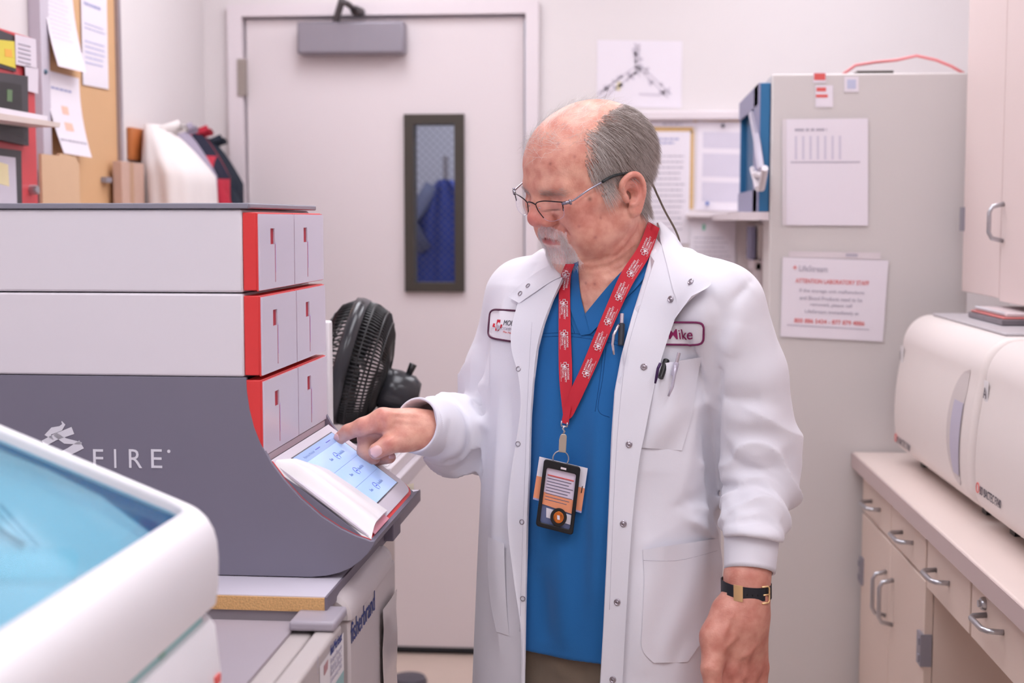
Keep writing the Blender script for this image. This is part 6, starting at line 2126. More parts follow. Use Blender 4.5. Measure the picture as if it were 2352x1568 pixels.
def drape(name, left, right, m, parent, trees, off=.002, thick=.0015, nu=8, nv=30, lift=None, smooth_n=4, fallback=2.08, label=None):
    """A cloth strip spanning two edge curves (picture coordinates), laid over the figure and given thickness."""
    Lc, Rc = cat([(*p, 0) for p in left], 6)[:, :2], cat([(*p, 0) for p in right], 6)[:, :2]
    def samp(c, t):
        s = np.r_[0, np.cumsum(np.hypot(*np.diff(c, axis=0).T))]; s /= s[-1]
        return np.array([np.interp(t, s, c[:, 0]), np.interp(t, s, c[:, 1])])
    D = np.full((nv + 1, nu + 1), np.nan); PX = np.zeros((nv + 1, nu + 1, 2))
    for i in range(nv + 1):
        a, b = samp(Lc, i / nv), samp(Rc, i / nv)
        for j in range(nu + 1):
            q = a + (b - a) * j / nu
            PX[i, j] = q
            h = onto(q[0], q[1], 0, trees)
            if h is not None: D[i, j] = (h[0] - CAM) @ FW
    D = np.where(D > 2.42, np.nan, D)
    for _ in range(80):                                      # carry the depth outwards over gaps
        if np.isfinite(D).all() or not np.isfinite(D).any(): break
        Dp = np.pad(D, 1, constant_values=np.nan)
        st = np.stack([Dp[:-2, 1:-1], Dp[2:, 1:-1], Dp[1:-1, :-2], Dp[1:-1, 2:]])
        cnt = np.isfinite(st).sum(0); av = np.nansum(st, 0) / np.maximum(cnt, 1)
        D = np.where(np.isfinite(D) | (cnt == 0), D, av)
    for _ in range(smooth_n):                                # cloth bridges small hollows
        Dp = np.pad(D, 1, mode='edge')
        A = (Dp[:-2, 1:-1] + Dp[2:, 1:-1] + Dp[1:-1, :-2] + Dp[1:-1, 2:]) / 4
        D = np.minimum(D, .5 * D + .5 * A) if _ % 2 else np.minimum(D + .0005, A * .5 + D * .5)
    front = []; back = []
    for i in range(nv + 1):
        fr_, bk = [], []
        for j in range(nu + 1):
            o_ = off + (lift(j / nu, i / nv) if lift else 0)
            d = ray(*PX[i, j])
            p = CAM + d * (D[i, j] - o_)
            fr_.append(tuple(p)); bk.append(tuple(CAM + d * (D[i, j] - o_ + thick)))
        front.append(fr_); back.append(bk)
    g = G().grid(front)
    g.grid([r[::-1] for r in back])
    rim_f = front[0] + [r[-1] for r in front[1:]] + front[-1][::-1][1:] + [r[0] for r in front[::-1][1:]]
    rim_b = back[0] + [r[-1] for r in back[1:]] + back[-1][::-1][1:] + [r[0] for r in back[::-1][1:]]
    g.grid([rim_f, rim_b])
    base = front[nv // 2][nu // 2]
    o = link_mesh(name, g.v, g.f, m, origin=base if parent is None else None, smooth='auto')
    if parent is None:
        o.location = base
    else:
        o.parent = parent; o.matrix_parent_inverse = parent.matrix_world.inverted() if parent.type != 'EMPTY' else Matrix.Translation(-parent.location)
    if label: o['label'] = label
    return o


bpy.context.view_layer.update()
TR = [CT]
# facing strips beside the opening
drape('front_facing', [(1192, 688), (1176, 745), (1174, 800), (1190, 860), (1196, 930), (1186, 1010), (1172, 1100), (1166, 1200), (1180, 1330), (1196, 1450), (1196, 1600)],
      [(1300, 622), (1268, 690), (1247, 745), (1233, 800), (1224, 880), (1218, 960), (1215, 1080), (1210, 1200), (1206, 1400), (1203, 1600)], m_coat, lab_coat, TR, .0055, .002, 8, 50, lambda a, b: .006 * (1 - a) ** 2)
drape('front_placket', [(1506, 545), (1474, 650), (1450, 735), (1424, 830), (1412, 920), (1405, 1050), (1400, 1150), (1394, 1300), (1386, 1450), (1378, 1600)],
      [(1590, 660), (1556, 720), (1530, 790), (1512, 850), (1496, 920), (1480, 1000), (1468, 1060), (1452, 1200), (1440, 1380), (1428, 1600)], m_coat, lab_coat, TR, .0055, .002, 8, 50, lambda a, b: .0035 * a ** 3)
# collar leaves
drape('collar_leaf', [(1305, 596), (1250, 615), (1205, 645), (1166, 681)], [(1306, 628), (1268, 645), (1230, 670), (1192, 696)], m_coat, lab_coat, TR, .006, .002, 6, 18, lambda a, b: .010 * b)
drape('collar_leaf', [(1508, 512), (1514, 540), (1530, 600), (1545, 660), (1556, 700), (1547, 736)], [(1518, 508), (1552, 542), (1580, 585), (1608, 625), (1634, 652), (1588, 680)], m_coat, lab_coat, TR, .008, .002, 10, 22, lambda a, b: .012 * b * a)
# cuffs
def cuff(name, a, b, ra, rb):
    a = np.array(a); b = np.array(b); ax = (b - a) / np.linalg.norm(b - a)
    e1 = np.cross(ax, [0, 0, 1.0]) if abs(ax[2]) < .9 else np.cross(ax, [0, 1.0, 0]); e1 /= np.linalg.norm(e1); e2 = np.cross(ax, e1)
    rows = []
    def ringr(t, r): 
        return [tuple(a + (b - a) * t + (e1 * math.cos(q) + e2 * math.sin(q)) * (r + .00035 * math.cos(90 * q))) for q in np.linspace(0, 2 * math.pi, 180, endpoint=False)]
    for t in np.linspace(0, 1, 12): rows.append(ringr(t, ra + (rb - ra) * t ** 1.3))
    rows.append(ringr(1.0, rb - .0035)); rows.append(ringr(.6, rb - .004))
    g = G().grid(rows, closed=True)
    o = link_mesh(name, g.v, g.f, cloth_mat('cuff_knit', (232, 229, 237), 1400, .2, .01), smooth=True)
    o.parent = lab_coat; o.matrix_parent_inverse = Matrix.Translation(-man.location)
    o.matrix_parent_inverse = lab_coat.matrix_world.inverted()
    return o
cuff('cuff', P(1728, 1205, 1.985), P(1722, 1312, 1.957), .0385, .0350)
cuff('cuff', P(1030, 992, 2.180), P(955, 976, 2.112), .0445, .0425)
# pockets
PK = [(1478, 1262), (1640, 1243)]
drape('patch_pocket', [(1476, 1262), (1480, 1330), (1476, 1420), (1475, 1490), (1502, 1522)], [(1650, 1236), (1660, 1300), (1650, 1380), (1625, 1450), (1580, 1520)], m_coat, lab_coat, TR, .002, .0012, 14, 24,
      lambda a, b: .012 * math.sin(math.pi * a) * (1 - b) ** 1.5 + .004 * math.sin(9 * a + 5 * b) * math.sin(math.pi * a) * (1 - b * .5))
drape('chest_pocket', [(1500, 838), (1492, 880), (1480, 950), (1474, 1028)], [(1612, 820), (1600, 880), (1590, 950), (1566, 1034)], m_coat, lab_coat, TR, .002, .0012, 12, 18,
      lambda a, b: (.012 * math.sin(math.pi * a) * (1 - b) ** 1.2 + .007 * math.sin(math.pi * a) * math.sin(3.1 * b) + .003 * math.sin(8 * b + 4 * a) * math.sin(math.pi * a)))
drape('patch_pocket', [(1121, 1232), (1120, 1300), (1126, 1380), (1140, 1450)], [(1158, 1248), (1160, 1320), (1164, 1400), (1170, 1460)], m_coat, lab_coat, TR, .002, .0012, 5, 16, lambda a, b: .006 * (1 - b))


# snaps
m_snap = mat('snap_metal', (168, 160, 168), .3, .8, noise=.05)
def snap(px, py, r, solidc, trees=TR, off=.0075):
    h = onto(px, py, off, [SNAPT])
    if h is None: return
    c, n = h[2], h[1]
    e1 = np.cross(n, [0, 0, 1.0]); e1 /= np.linalg.norm(e1); e2 = np.cross(n, e1)
    g = G()
    def rg(rr, hh): return [tuple(c + (e1 * math.cos(q) + e2 * math.sin(q)) * rr + n * hh) for q in np.linspace(0, 2 * math.pi, 20, endpoint=False)]
    if solidc:
        g.grid([rg(r, -.0006), rg(r, .0010), rg(r * .75, .0016), rg(r * .55, .0008), rg(r * .35, .0012), rg(r * .1, .0018)], closed=True)
    else:
        g.grid([rg(r, -.0006), rg(r, .0007), rg(r * .80, .0009), rg(r * .72, .0002)], closed=True)
    o = link_mesh('snap', g.v, g.f, m_snap, smooth='auto')
    o.parent = lab_coat; o.matrix_parent_inverse = lab_coat.matrix_world.inverted()
bpy.context.view_layer.update()
dg_ = bpy.context.evaluated_depsgraph_get()
def tree_of(objs):
    V, F = [], []
    for o in objs:
        n = len(V); mw = o.matrix_world
        V += [mw @ v.co for v in o.data.vertices]; F += [[n + i for i in p.vertices] for p in o.data.polygons]
    return BVHTree.FromPolygons(V, F)
SNAPT = tree_of([o for o in lab_coat.children] + [lab_coat])
for x, y in ((1587, 647), (1541, 687), (1479, 842), (1445, 1020), (1432, 1202), (1418, 1382), (1408, 1560)): snap(x, y, .0048, True, off=.0004)
for x, y in ((1213, 656), (1195, 674), (1191, 847), (1190, 1019), (1199, 1198), (1201, 1374)): snap(x, y, .0040, False, off=.0004)

# embroidered patches
def patch(name, poly, m_edge_, label, nx=12, ny=6, parent=lab_coat):
    """poly: four picture corners TL, TR, BR, BL; a rounded cloth patch with a border."""
    P4 = np.array(poly, float)
    def uv(a, b):
        t = P4[0] + (P4[1] - P4[0]) * a; q = P4[3] + (P4[2] - P4[3]) * a
        return t + (q - t) * b
    def pt(a, b, o_):
        x, y = uv(a, b); h = onto(x, y, o_, TR)
        return tuple(h[2]) if h else None
    g = G()
    rows = []
    for b in np.linspace(.03, .97, ny * 2):
        inset = .03 + .10 * max(0, abs(b - .5) * 2 - .72) / .28 * .9
        rows.append([pt(a, b, .0022) for a in np.linspace(inset * .6, 1 - inset * .6, nx * 2)])
    if any(p is None for r in rows for p in r): return None
    g.grid(rows); 
    o = link_mesh(name, g.v, g.f, mat('patch_white', (234, 230, 236), .8, noise=.01), smooth=False)
    o.parent = parent; o.matrix_parent_inverse = parent.matrix_world.inverted(); o['label'] = label
    rr_ = []
    for q in np.linspace(0, 2 * math.pi, 90):
        c_, s_2 = math.cos(q), math.sin(q)
        e = .28
        a = .5 + .5 * math.copysign(abs(c_) ** e, c_); b = .5 + .5 * math.copysign(abs(s_2) ** (e * 1.4), s_2)
        rr_.append(pt(a, b, .0026))
    g = G().tube(rr_, .0016, 6, cap=False)
    o2 = link_mesh('patch_border', g.v, g.f, m_edge_, smooth=True)
    o2.parent = o; o2.matrix_parent_inverse = (parent.matrix_world).inverted()
    return o, uv, pt


def wrap_text(parent, name, body, x0, y0, x1, y1, h, m, trees, off=.003, bold=.012, shear=0.0, ext=.0003, upside=None):
    """Lettering whose baseline runs from (x0,y0) to (x1,y1) in the picture, height h pixels, laid on the cloth."""
    v, f = text_geo(body, 1.0, None, bold=bold, shear=shear, extrude=ext)
    hh = v[:, 1].max()
    bx = np.array([x1 - x0, y1 - y0], float); nb = np.hypot(*bx); ux = bx / nb
    uy = np.array([ux[1], -ux[0]]) if upside is None else np.array(upside, float)
    out = []
    for p in v:
        q = np.array([x0, y0]) + bx * p[0] + uy * (p[1] / hh) * h
        r = onto(q[0], q[1], off + (ext if p[2] > 0 else 0), trees)
        if r is None: return None
        out.append(tuple(r[2]))
    o = link_mesh(name, out, f, m)
    o.parent = parent; bpy.context.view_layer.update()
    o.matrix_parent_inverse = parent.matrix_world.inverted()
    return o

bpy.context.view_layer.update()
m_mar = mat('maroon_thread', (128, 44, 92), .8, noise=.3, scale=400)
m_mar2 = mat('dark_maroon_thread', (92, 44, 72), .8, noise=.3, scale=400)
r = patch('name_patch', [(1512, 740), (1617, 739), (1615, 790), (1508, 791)], m_mar, 'white name patch with maroon border, half under the placket')
if r:
    bpy.context.view_layer.update()
    wrap_text(r[0], 'name_lettering', 'Mike', 1537, 778, 1594, 777, 23, mat('name_maroon', (150, 36, 96), .7, noise=.1), TR, .0030, .006)
r = patch('hospital_patch', [(1129, 711), (1200, 716), (1200, 788), (1124, 776)], m_mar2, 'white patch with dark maroon border and red cross, half under the facing')
if r:
    bpy.context.view_layer.update()
    wrap_text(r[0], 'patch_lettering', 'MOUN', 1159, 748, 1192, 751, 12, mat('patch_ink', (84, 80, 90), .7, noise=.05), TR, .0028, .0, .2)
    wrap_text(r[0], 'patch_lettering', 'COMMUN', 1154, 757, 1192, 762, 6, m_ink, TR, .0028, .0, .2)
    wrap_text(r[0], 'patch_tagline', 'The Heart of', 1158, 764, 1192, 770, 4, m_redink, TR, .0028, .0, .2)
    g = G()
    def quad(l, o_=.0030):
        q = [onto(x, y, o_, TR) for x, y in l]
        if all(q): g.add([tuple(p[2]) for p in q], [tuple(range(len(q)))])
    quad([(1146, 735), (1153, 736), (1149, 760), (1141, 759)]); quad([(1137, 744), (1157, 747), (1155, 754), (1135, 751)], .0031)
    o = link_mesh('red_cross', g.v, g.f, mat('cross_red', (214, 40, 60), .7, noise=.05)); o.parent = r[0]; o.matrix_parent_inverse = r[0].matrix_world.inverted()
    g = G(); quad([(1143, 748), (1147, 746), (1150, 749), (1154, 747), (1152, 755), (1146, 760)], .0036)
    o = link_mesh('silver_heart', g.v, g.f, mat('heart_silver', (196, 186, 196), .5, noise=.05)); o.parent = r[0]; o.matrix_parent_inverse = r[0].matrix_world.inverted()

def seam(parent, name, l, m, tree, r=.0006, off=.0004):
    q = [onto(x, y, off, tree) for x, y in cat([(*p, 0) for p in l], 8)[:, :2]]
    q = [tuple(p[2]) for p in q if p]
    if len(q) < 3: return
    g = G().tube(q, r, 5)
    o = link_mesh(name, g.v, g.f, m, smooth=True)
    o.parent = parent; o.matrix_parent_inverse = parent.matrix_world.inverted()


bpy.context.view_layer.update()
SCT = tree_of([scrubs, bodyo])
nb1 = drape('neck_band', [(1328, 600), (1330, 650), (1336, 690), (1346, 728), (1358, 766)], [(1302, 612), (1303, 660), (1312, 715), (1334, 770)], m_scrub, scrubs, [SCT], .003, .0015, 5, 24)
nb2 = drape('neck_band', [(1498, 528), (1462, 585), (1398, 655), (1344, 720)], [(1508, 575), (1478, 640), (1414, 708), (1356, 766)], m_scrub, scrubs, [SCT], .005, .0015, 5, 30)
m_seamb = mat('seam_blue_dark', (14, 70, 124), .9, noise=.05)
for l in ([(1242, 766), (1290, 764), (1340, 768), (1400, 778), (1440, 792)], [(1242, 774), (1290, 772), (1340, 776), (1400, 787), (1440, 801)], [(1392, 800), (1384, 870), (1374, 940), (1400, 958)], [(1386, 800), (1378, 870), (1367, 945)],
          [(1300, 700), (1320, 765)]):
    seam(scrubs, 'seam', l, m_seamb, [SCT], .0004, .0001)
CTT = [SNAPT]
m_seamw = mat('seam_grey', (196, 192, 204), .9, noise=.05)
for l in ([(1222, 740), (1216, 830), (1210, 960), (1206, 1080), (1200, 1250), (1194, 1450)], [(1470, 700), (1440, 810), (1424, 930), (1412, 1100), (1400, 1400)],
          [(1478, 1286), (1560, 1286), (1648, 1264)]):
    seam(lab_coat, 'seam', l, m_seamw, CTT, .0003, .0001)

# trousers and shoes
tr = Shape(); tr.frame(BO, BR)
tr.func(loft([(.50, .17, .12, 0, 0), (.70, .178, .128, 0, .004), (.90, .172, .124, 0, .008)], 0, .70, .93), (-.2, -.2, .68), (.2, .2, .95), .03)
for sx in (-1, 1):
    tr.cone((sx * .088, .005, .76), (sx * .094, .012, .48), .092, .074, .03)
    tr.cone((sx * .094, .012, .48), (sx * .096, -.01, .075), .074, .062, .03)
tr.func(lambda q: .072 - q[:, 2] + 0 * q[:, 0], (-.3, -.3, -.1), (.3, .3, .072), .004, 's') if False else None
for l, w, a in (([(1230, 1500), (1232, 1560)], .01, -.004), ([(1280, 1505), (1290, 1560)], .012, .005), ([(1330, 1520), (1345, 1565)], .01, -.004)):
    q = [tr.hit(*p) for p in l]
    q = [p for p in q if p is not None]
    tr.frame()
    if len(q) > 1: tr.crease(q, w, a)
    tr.frame(BO, BR)
tp_, tq_ = tr.mesh(.006)
solid('trousers', tp_, tq_, cloth_mat('khaki_twill', (118, 102, 86), 600, .2, .05), man)
for sx in (-1, 1):
    sh_ = Shape(); sh_.frame(BO, BR)
    sh_.cone((sx * .096, -.045, .042), (sx * .105, .15, .034), .040, .034, .02)
    sh_.cone((sx * .096, -.02, .075), (sx * .1, .04, .06), .042, .035, .02)
    sh_.func(lambda q: .004 - q[:, 2], (-.3, -.3, -.1), (.3, .3, .004), .003, 's') if False else None
    a_, b_ = sh_.mesh(.005)
    a_[:, 2] = np.maximum(a_[:, 2], .002)
    so = solid('shoe', a_, b_, mat('shoe_black', (40, 38, 40), .45, noise=.1), man)
# ------------------------------------------------------------------ lanyard, badge, pens, watch
bpy.context.view_layer.update()
ALLT = tree_of([scrubs, bodyo] + list(scrubs.children))
m_lan = cloth_mat('lanyard_red', (204, 30, 50), 1600, .3, .06, .6)
lan = bpy.data.objects.new('lanyard', None); COL.objects.link(lan); lan.location = Vector(P(1300, 940, 2.0))
setp(lan, 'red lanyard with white hospital lettering around his neck', 'lanyard')
LT = [ALLT]
la = drape('strap', [(1299, 606), (1285, 650), (1283, 760), (1284, 860), (1290, 925), (1294, 960)], [(1320, 606), (1310, 645), (1311, 760), (1314, 850), (1312, 905), (1303, 950)], m_lan, lan, LT, .005, .001, 6, 70, None, 8)
lb = drape('strap', [(1489, 508), (1466, 566), (1428, 624), (1398, 690), (1364, 772), (1334, 845), (1312, 892), (1298, 935)], [(1515, 524), (1492, 588), (1450, 658), (1408, 748), (1376, 826), (1344, 896), (1318, 950), (1308, 962)], m_lan, lan, LT, .007, .001, 6, 90, None, 8)
lc = drape('strap_end', [(1290, 930), (1294, 945), (1289, 970)], [(1312, 935), (1309, 948), (1306, 975)], m_lan, lan, LT, .0095, .0012, 4, 8, None, 2)
bpy.context.view_layer.update()
LAN = tree_of([la, lb])
m_lw = mat('lanyard_white', (240, 228, 232), .7, noise=.02)


def lan_logo(cx, cy, dx, dy, parent, flip):
    """Cross outline with heart, and three lines of lettering running along (dx,dy)."""
    d = np.array([dx, dy], float); d /= np.hypot(*d)
    n = np.array([d[1], -d[0]])                                # lettering's up in the picture
    c = np.array([cx, cy], float)
    g = G()
    A, B_ = 7.5, 2.8
    out = [(-B_, -A), (B_, -A), (B_, -B_), (A, -B_), (A, B_), (B_, B_), (B_, A), (-B_, A), (-B_, B_), (-A, B_), (-A, -B_), (-B_, -B_)]
    pts = []
    for a, b in out + out[:1]:
        q = c + d * a + n * b
        h = onto(q[0], q[1], .0008, [LAN])
        if h is None: return
        pts.append(tuple(h[2]))
    g.tube(pts, .0007, 4, cap=False)
    hr_ = []
    for k in range(16):
        t = 2 * math.pi * k / 16
        hx, hy = 16 * math.sin(t) ** 3, 13 * math.cos(t) - 5 * math.cos(2 * t) - 2 * math.cos(3 * t) - math.cos(4 * t)
        q = c + d * (1.5 + hx * .25) + n * (-1 + hy * .25)
        h = onto(q[0], q[1], .0010, [LAN])
        if h is None: return
        hr_.append(tuple(h[2]))
    g.add(hr_, [tuple(range(16))])
    o = link_mesh('printed_cross', g.v, g.f, m_lw); o.parent = parent; o.matrix_parent_inverse = parent.matrix_world.inverted()
    for body, a0, a1, off_, hh in (('MOUNTAINS', 6, 32, 4.5, 4.4), ('COMMUNITY', 9, 38, -1.6, 4.4), ('HOSPITAL', 5, 28, -7.6, 4.4), ('The Heart of Mountain Healthcare', -8, 36, -10.6, 1.5)):
        s0 = c + d * a0 + n * off_; s1 = c + d * a1 + n * off_
        wrap_text(parent, 'printed_lettering', body, s0[0], s0[1], s1[0], s1[1], hh, m_lw, [LAN], .0008, .01, 0, .0001, upside=n)


def mid(L_, R_, t):
    def at(c, t):
        c = cat([(*p, 0) for p in c], 6)[:, :2]
        q = np.r_[0, np.cumsum(np.hypot(*np.diff(c, axis=0).T))]; q /= q[-1]
        return np.array([np.interp(t, q, c[:, 0]), np.interp(t, q, c[:, 1])])
    return (at(L_, t) + at(R_, t)) / 2
SL = ([(1299, 606), (1285, 650), (1283, 760), (1284, 860), (1290, 925), (1294, 960)], [(1320, 606), (1310, 645), (1311, 760), (1314, 850), (1312, 905), (1303, 950)])
SR = ([(1489, 508), (1466, 566), (1428, 624), (1398, 690), (1364, 772), (1334, 845), (1312, 892), (1298, 935)], [(1515, 524), (1492, 588), (1450, 658), (1408, 748), (1376, 826), (1344, 896), (1318, 950), (1308, 962)])
for t in (.07, .26, .46, .67):
    c, e = mid(*SL, t), mid(*SL, t + .05)
    lan_logo(c[0], c[1], *(e - c), la, False)
for t in (.14, .265, .39, .52, .65, .79):
    c, e = mid(*SR, t), mid(*SR, t - .05)
    lan_logo(c[0] + 1, c[1], *(e - c), lb, True)

YBd = (onto(1290, 1130, 0, [ALLT])[0][1]) - .022
def W3(x, y, o=0.0): return tuple(P(x, y, YBd + o))
def hang(name, g, m, parent, **k):
    o = link_mesh(name, g.v, g.f, m, **k); o.parent = parent; o.matrix_parent_inverse = Matrix.Translation(-parent.location) if parent.type == 'EMPTY' else parent.matrix_world.inverted()
    return o
g = G().tube([W3(1290, 966), W3(1289, 978)], .0011, 8).tube([W3(1303, 970), W3(1303, 980)], .0011, 8).tube([W3(1289, 978), W3(1303, 980)], .0013, 8)
g.tube([W3(1296, 978), W3(1293, 984), W3(1297, 990), W3(1294, 996)], .0016, 8)
hang('swivel_hook', g, m_steel, lan, smooth=True)
g = G()
def slab(pts, y0, y1, g=None):
    g = g or G(); n = len(pts)
    vs = [W3(x, y, y0) for x, y in pts] + [W3(x, y, y1) for x, y in pts]
    return g.add(vs, [tuple(range(n)), tuple(range(n, 2 * n))[::-1]] + [(i, (i + 1) % n, n + (i + 1) % n, n + i) for i in range(n)])
m_clip = mat('clip_nickel', (196, 184, 170), .35, .7, noise=.05)
hang('badge_clip', slab([(1287, 1000), (1290, 996), (1300, 997), (1302, 1002), (1300, 1040), (1283, 1038), (1284, 1010)], -.0025, .0025), m_clip, lan, bevel=.0008)
hang('key_ring', G().tube([W3(1288 + 18 * math.cos(q), 1053 + 18 * math.sin(q), .001 * math.sin(q)) for q in np.linspace(0, 2 * math.pi, 40)], .0010, 8, cap=False), m_steel, lan, smooth=True)

bdg = bpy.data.objects.new('badge_holder', None); COL.objects.link(bdg); bdg.location = Vector(W3(1285, 1140))
setp(bdg, 'black-framed badge holder with cards, hanging from the red lanyard', 'badge')
bpy.context.view_layer.update()
TL, TRc, BRc, BL = np.array([1250, 1053.]), np.array([1334, 1072.]), np.array([1316, 1229.]), np.array([1230, 1207.])
def buv(a, b):
    t = TL + (TRc - TL) * a; q = BL + (BRc - BL) * a
    return tuple(t + (q - t) * b)
def rr2(a0, a1, b0, b1, ra, rb, n=5):
    out = []
    for (ca, cb, q0) in ((a1 - ra, b0 + rb, -1), (a1 - ra, b1 - rb, 0), (a0 + ra, b1 - rb, 1), (a0 + ra, b0 + rb, 2)):
        for k in range(n + 1):
            q = math.pi / 2 * (q0 + k / n)
            out.append(buv(ca + ra * math.cos(q), cb + rb * math.sin(q)))
    return out
# backing card sticking out on both sides
c4 = [(1239, 1048), (1350, 1075), (1335, 1178), (1224, 1146)]
cardb = hang('back_card', slab(c4, .004, .0052), mat('card_white', (232, 228, 238), .4, noise=.01), bdg)
c0_, c1_, c2_, c3_ = [np.array(p, float) for p in c4]
lowc = [tuple(c0_ + (c3_ - c0_) * .45), tuple(c1_ + (c2_ - c1_) * .45), tuple(c2_), tuple(c3_)]
m_or = mat('card_orange', (244, 160, 120), .5, noise=.06)
hang('orange_band', slab(lowc, .0036, .00395), m_or, cardb)
hang('card_rim', slab([(1224, 1146), (1335, 1178), (1336, 1174), (1225, 1142)], .0030, .0034).add([], []), mat('rim_lilac', (170, 170, 214), .4, noise=.02), cardb)
hang('dark_mark', slab([(1337, 1116), (1339, 1116), (1336, 1132), (1334, 1132)], .0030, .0034), m_black, cardb)
outer = rr2(0, 1, 0, 1, .08, .05); inner = rr2(.10, .90, .12, .93, .05, .03)
n = len(outer)
vs = [W3(*p, -.003) for p in outer] + [W3(*p, -.003) for p in inner] + [W3(*p, .003) for p in outer] + [W3(*p, .003) for p in inner]
F = []
for i in range(n):
    j = (i + 1) % n
    F += [(i, j, n + j, n + i), (2 * n + i, 3 * n + i, 3 * n + j, 2 * n + j), (i, 2 * n + i, 2 * n + j, j), (n + i, n + j, 3 * n + j, 3 * n + i)]
hang('holder_frame', G().add(vs, F), mat('holder_black', (24, 24, 28), .3, noise=.05), bdg, bevel=.0012)
ins = hang('front_card', slab([buv(.09, .10), buv(.91, .10), buv(.91, .70), buv(.09, .66)], .001, .0022), mat('card_lilac', (226, 214, 232), .35, noise=.02), bdg)
bpy.context.view_layer.update()
hang('orange_band', slab([buv(.10, .48), buv(.90, .50), buv(.90, .70), buv(.10, .66)], .0005, .0009), m_or, ins)
g = G(); gr = G()
for i in range(9):
    b = .22 + i * .045
    (gr if i == 0 else g).tube([W3(*buv(.15, b), .0004), W3(*buv(.86 - .06 * (i % 3), b + .005), .0004)], .0009 if i == 0 else .0005, 4)
hang('card_lines', g, mat('card_ink', (120, 116, 140), .7, noise=.05), ins)
hang('card_heading', gr, m_redink, ins)
hang('lower_card', slab([buv(.22, .70), buv(.9, .72), buv(.9, .86), buv(.25, .84)], .0012, .002), mat('card_white', (232, 228, 238)), bdg)
hang('window_film', slab([buv(.08, .10), buv(.92, .10), buv(.92, .95), buv(.08, .95)], .0024, .0034), mat('film_slate', (104, 116, 156), .2, noise=.08), bdg)
cx_, cy_ = buv(.57, .795)
def disc(r0, r1, y0, y1, m, nm):
    g = G().grid([[W3(cx_ + rr * math.cos(q), cy_ + rr * 1.12 * math.sin(q), yy) for q in np.linspace(0, 2 * math.pi, 32, endpoint=False)] for rr, yy in ((r1, y1), (r1, y0), ((r0 + r1) / 2, y0 - .0006), (r0, y0), (r0 * .2, y0 + .0002))], closed=True)
    return hang(nm, g, m, bdg, smooth='auto')
disc(11, 19, -.0030, .002, m_black, 'button_ring')
disc(7, 12, -.0042, -.002, mat('copper', (226, 130, 60), .25, .8, noise=.05), 'copper_ring')
hang('button_mark', slab([(cx_ - 3.5, cy_ - 5), (cx_ + 2.5, cy_ - 4), (cx_ + 3, cy_ + 6), (cx_ - 3, cy_ + 5)], -.0056, -.0044), mat('card_white', (232, 228, 238)), bdg)
hang('slot', slab([buv(.47, .065), buv(.62, .065), buv(.62, .095), buv(.47, .095)], -.0036, -.0031), m_lw, bdg)

# pens
COATT = [SNAPT]
def pen(name, label, top, bot, r, m, clip, mclip, trees, tipm=None, offs=.005):
    a = onto(*top, offs, trees)[2]; b = onto(*bot, offs, trees)[2]
    o = bpy.data.objects.new(name, None); COL.objects.link(o); o.location = Vector(b)
    setp(o, label, 'pen')
    bpy.context.view_layer.update()
    hang('barrel', G().tube([tuple(a), tuple(a + (b - a) * .04), tuple(a + (b - a) * .5), tuple(b)], [r * .7, r, r, r * .9], 14), m, o, smooth='auto')
    if tipm:
        k = a - (b - a) * .0
        hang('clicker', G().tube([tuple(a - (b - a) / np.linalg.norm(b - a) * .014), tuple(a)], r * .62, 12), tipm, o, smooth='auto')
    pc = [tuple(onto(x, y, offs + r + .003, trees)[2]) for x, y in clip]
    hang('clip', G().tube(pc, [.0022] * (len(pc) - 1) + [.0014], 8), mclip, o, smooth=True)
    return o
m_chrome = mat('chrome', (214, 206, 214), .15, .95, noise=.02)
m_clear = mat('pen_silver', (206, 200, 216), .25, .4, noise=.05)
pen('click_pen', 'silver and dark click pen clipped in the scrub pocket under the placket', (1432, 748), (1430, 795), .0045, mat('pen_dark', (60, 62, 70), .3, .3, noise=.1), [(1428, 756), (1418, 772), (1415, 795), (1418, 818)], m_chrome, [ALLT], m_chrome, .010)
pen('click_pen', 'black pen with long dark clip, left in the coat chest pocket', (1530, 826), (1520, 868), .0046, m_black, [(1526, 838), (1520, 850), (1515, 868), (1511, 880)], mat('clip_purple', (66, 40, 84), .3, .4, noise=.05), COATT, None, .005)
pen('click_pen', 'silver pen with pearly grip, right in the coat chest pocket', (1552, 832), (1543, 862), .0040, m_clear, [(1546, 838), (1542, 858), (1538, 885), (1533, 910)], m_clear, COATT, m_chrome, .005)

# watch band
wr = P(1714, 1350, 1.953)
wt = bpy.data.objects.new('wristwatch', None); COL.objects.link(wt); wt.location = Vector(wr)
setp(wt, 'black-banded wristwatch with gold buckle, worn on his lowered left wrist', 'watch')
bpy.context.view_layer.update()
axw = np.array([0.02, .02, -1.0]); axw -= 0; axw /= np.linalg.norm(axw)
w1_ = CR - (CR @ axw) * axw; w1_ /= np.linalg.norm(w1_); w2_ = np.cross(axw, w1_)
if w2_ @ CD > 0: w2_ = -w2_                                  # towards the camera
def wp(th, h, r): return tuple(wr + (w1_ * math.sin(th) * 1.0 + w2_ * math.cos(th) * .96) * r + axw * (h + .0035 * math.sin(th)))
def band(r0, r1, h0, h1, th0, th1, n=60):
    ths = np.linspace(th0, th1, n)
    return G().grid([[wp(t, h0, r0), wp(t, h0, r1), wp(t, h1, r1), wp(t, h1, r0)] for t in ths], closed=True)
m_strap = mat('strap_black', (36, 38, 46), .45, noise=.15)
bandg = band(.0335, .0350, -.0095, .0095, 0, 2 * math.pi, 80)
hang('band', bandg, m_strap, wt, smooth='auto')
hang('band_tongue', band(.0351, .0366, -.0085, .0085, -.95, .62, 30), m_strap, wt, smooth='auto')
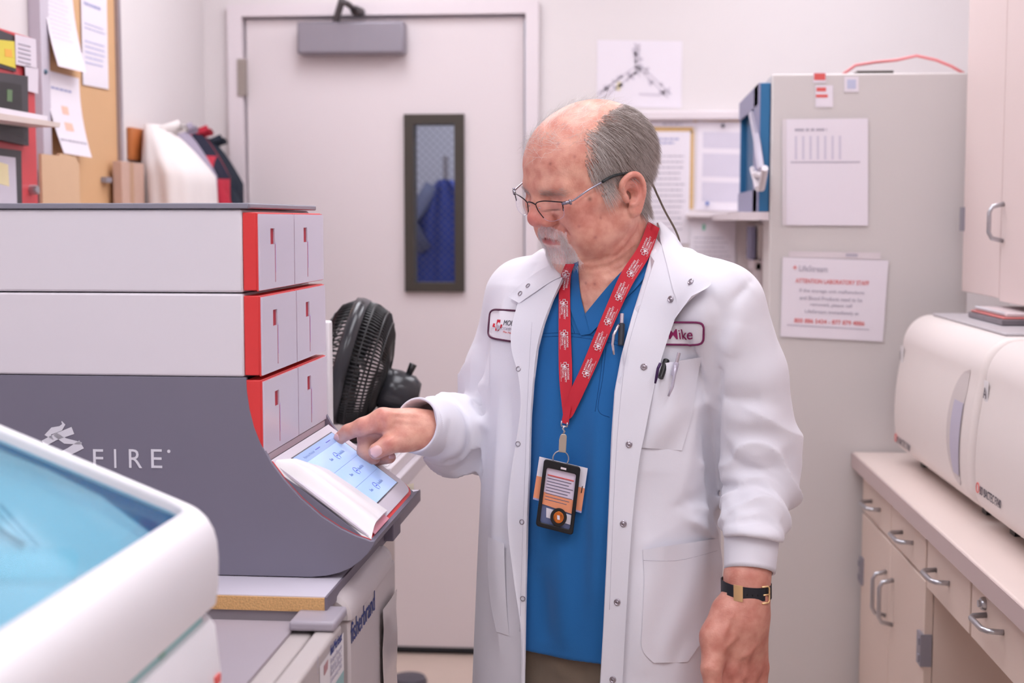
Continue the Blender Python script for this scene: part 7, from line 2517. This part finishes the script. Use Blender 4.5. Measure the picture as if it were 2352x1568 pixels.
hang('keeper', band(.0367, .0382, -.0115, .0105, -.62, -.28, 10), mat('gold', (250, 214, 160), .38, .8, noise=.03), wt, smooth='auto')
g = G()
b0 = .45
g.tube([wp(b0, -.0115, .0374), wp(b0 + .30, -.0115, .0374), wp(b0 + .38, -.009, .0374), wp(b0 + .38, .009, .0374), wp(b0 + .30, .0115, .0374), wp(b0, .0115, .0374)], .0012, 8)
g.tube([wp(.52, 0, .0372), wp(b0 + .38, 0, .0376)], .0011, 8)
hang('buckle', g, MATS['gold'], wt, smooth=True)
g = G()
for t in (-.12, .08, .28):
    g.tube([wp(t, -.0012, .0368), wp(t, .0012, .0368)], .0010, 6)
hang('band_holes', g, m_black, wt)
hang('watch_case', band(.0351, .0408, -.016, .016, math.pi - .55, math.pi + .55, 24), MATS['gold'], wt, smooth='auto')

# nails
def nail(name, c, n, up, w, l, m):
    c = np.array(c); n = np.array(n) / np.linalg.norm(n); up = np.array(up) - (np.array(up) @ n) * n; up /= np.linalg.norm(up); sd = np.cross(up, n)
    rows = []
    for i in range(15):
        b = -1 + 2 * i / 14
        rows.append([tuple(c + up * l * b + sd * w * a * max(.05, 1 - abs(b) ** (5 if b < 0 else 3)) ** .5 + n * (.0009 - .0022 * a * a - .0008 * b * b)) for a in np.linspace(-1, 1, 9)])
    o = link_mesh(name, G().grid(rows).v, G().grid(rows).f, m, smooth=True)
    o.parent = bodyo; o.matrix_parent_inverse = bodyo.matrix_world.inverted()
m_nail = mat('nail', (236, 188, 184), .25, noise=.02)
bpy.context.view_layer.update()
h = onto(864, 1036, .0002, [BT])
if h:
    tdir = P(893, 1020, 2.082) - P(865, 1036, 2.076)
    nail('thumbnail', h[2], h[1] * .6 + (-FW) * .4, tdir, .0078, .0092, m_nail)
h = onto(772, 1004, .0002, [BT])
if h: nail('fingernail', h[2], h[1], P(800, 991, 2.09) - P(778, 1006, 2.10), .0055, .0055, m_nail)
h = onto(901, 1047, .0002, [BT])
if h: nail('fingernail', h[2], h[1], np.array([1, 0, 0]), .0045, .0055, m_nail)
# the near eye, half hidden by its lid
for s_ in (1, -1):
    ec = hw(76.0, 29 * s_, 9)
    o = link_mesh('eyeball', *(lambda g: (g.v, g.f))(G().lathe([(.0001, .0122), (.004, .0115), (.0085, .0088), (.0115, .0040), (.0122, 0), (.0115, -.004), (.0085, -.0088), (.0001, -.0122)], (0, 0, 0), axis=1, seg=24)), mat('eye_white', (226, 214, 210), .15, noise=.03), smooth=True)
    o.location = Vector(ec); o.parent = bodyo; o.matrix_parent_inverse = bodyo.matrix_world.inverted()
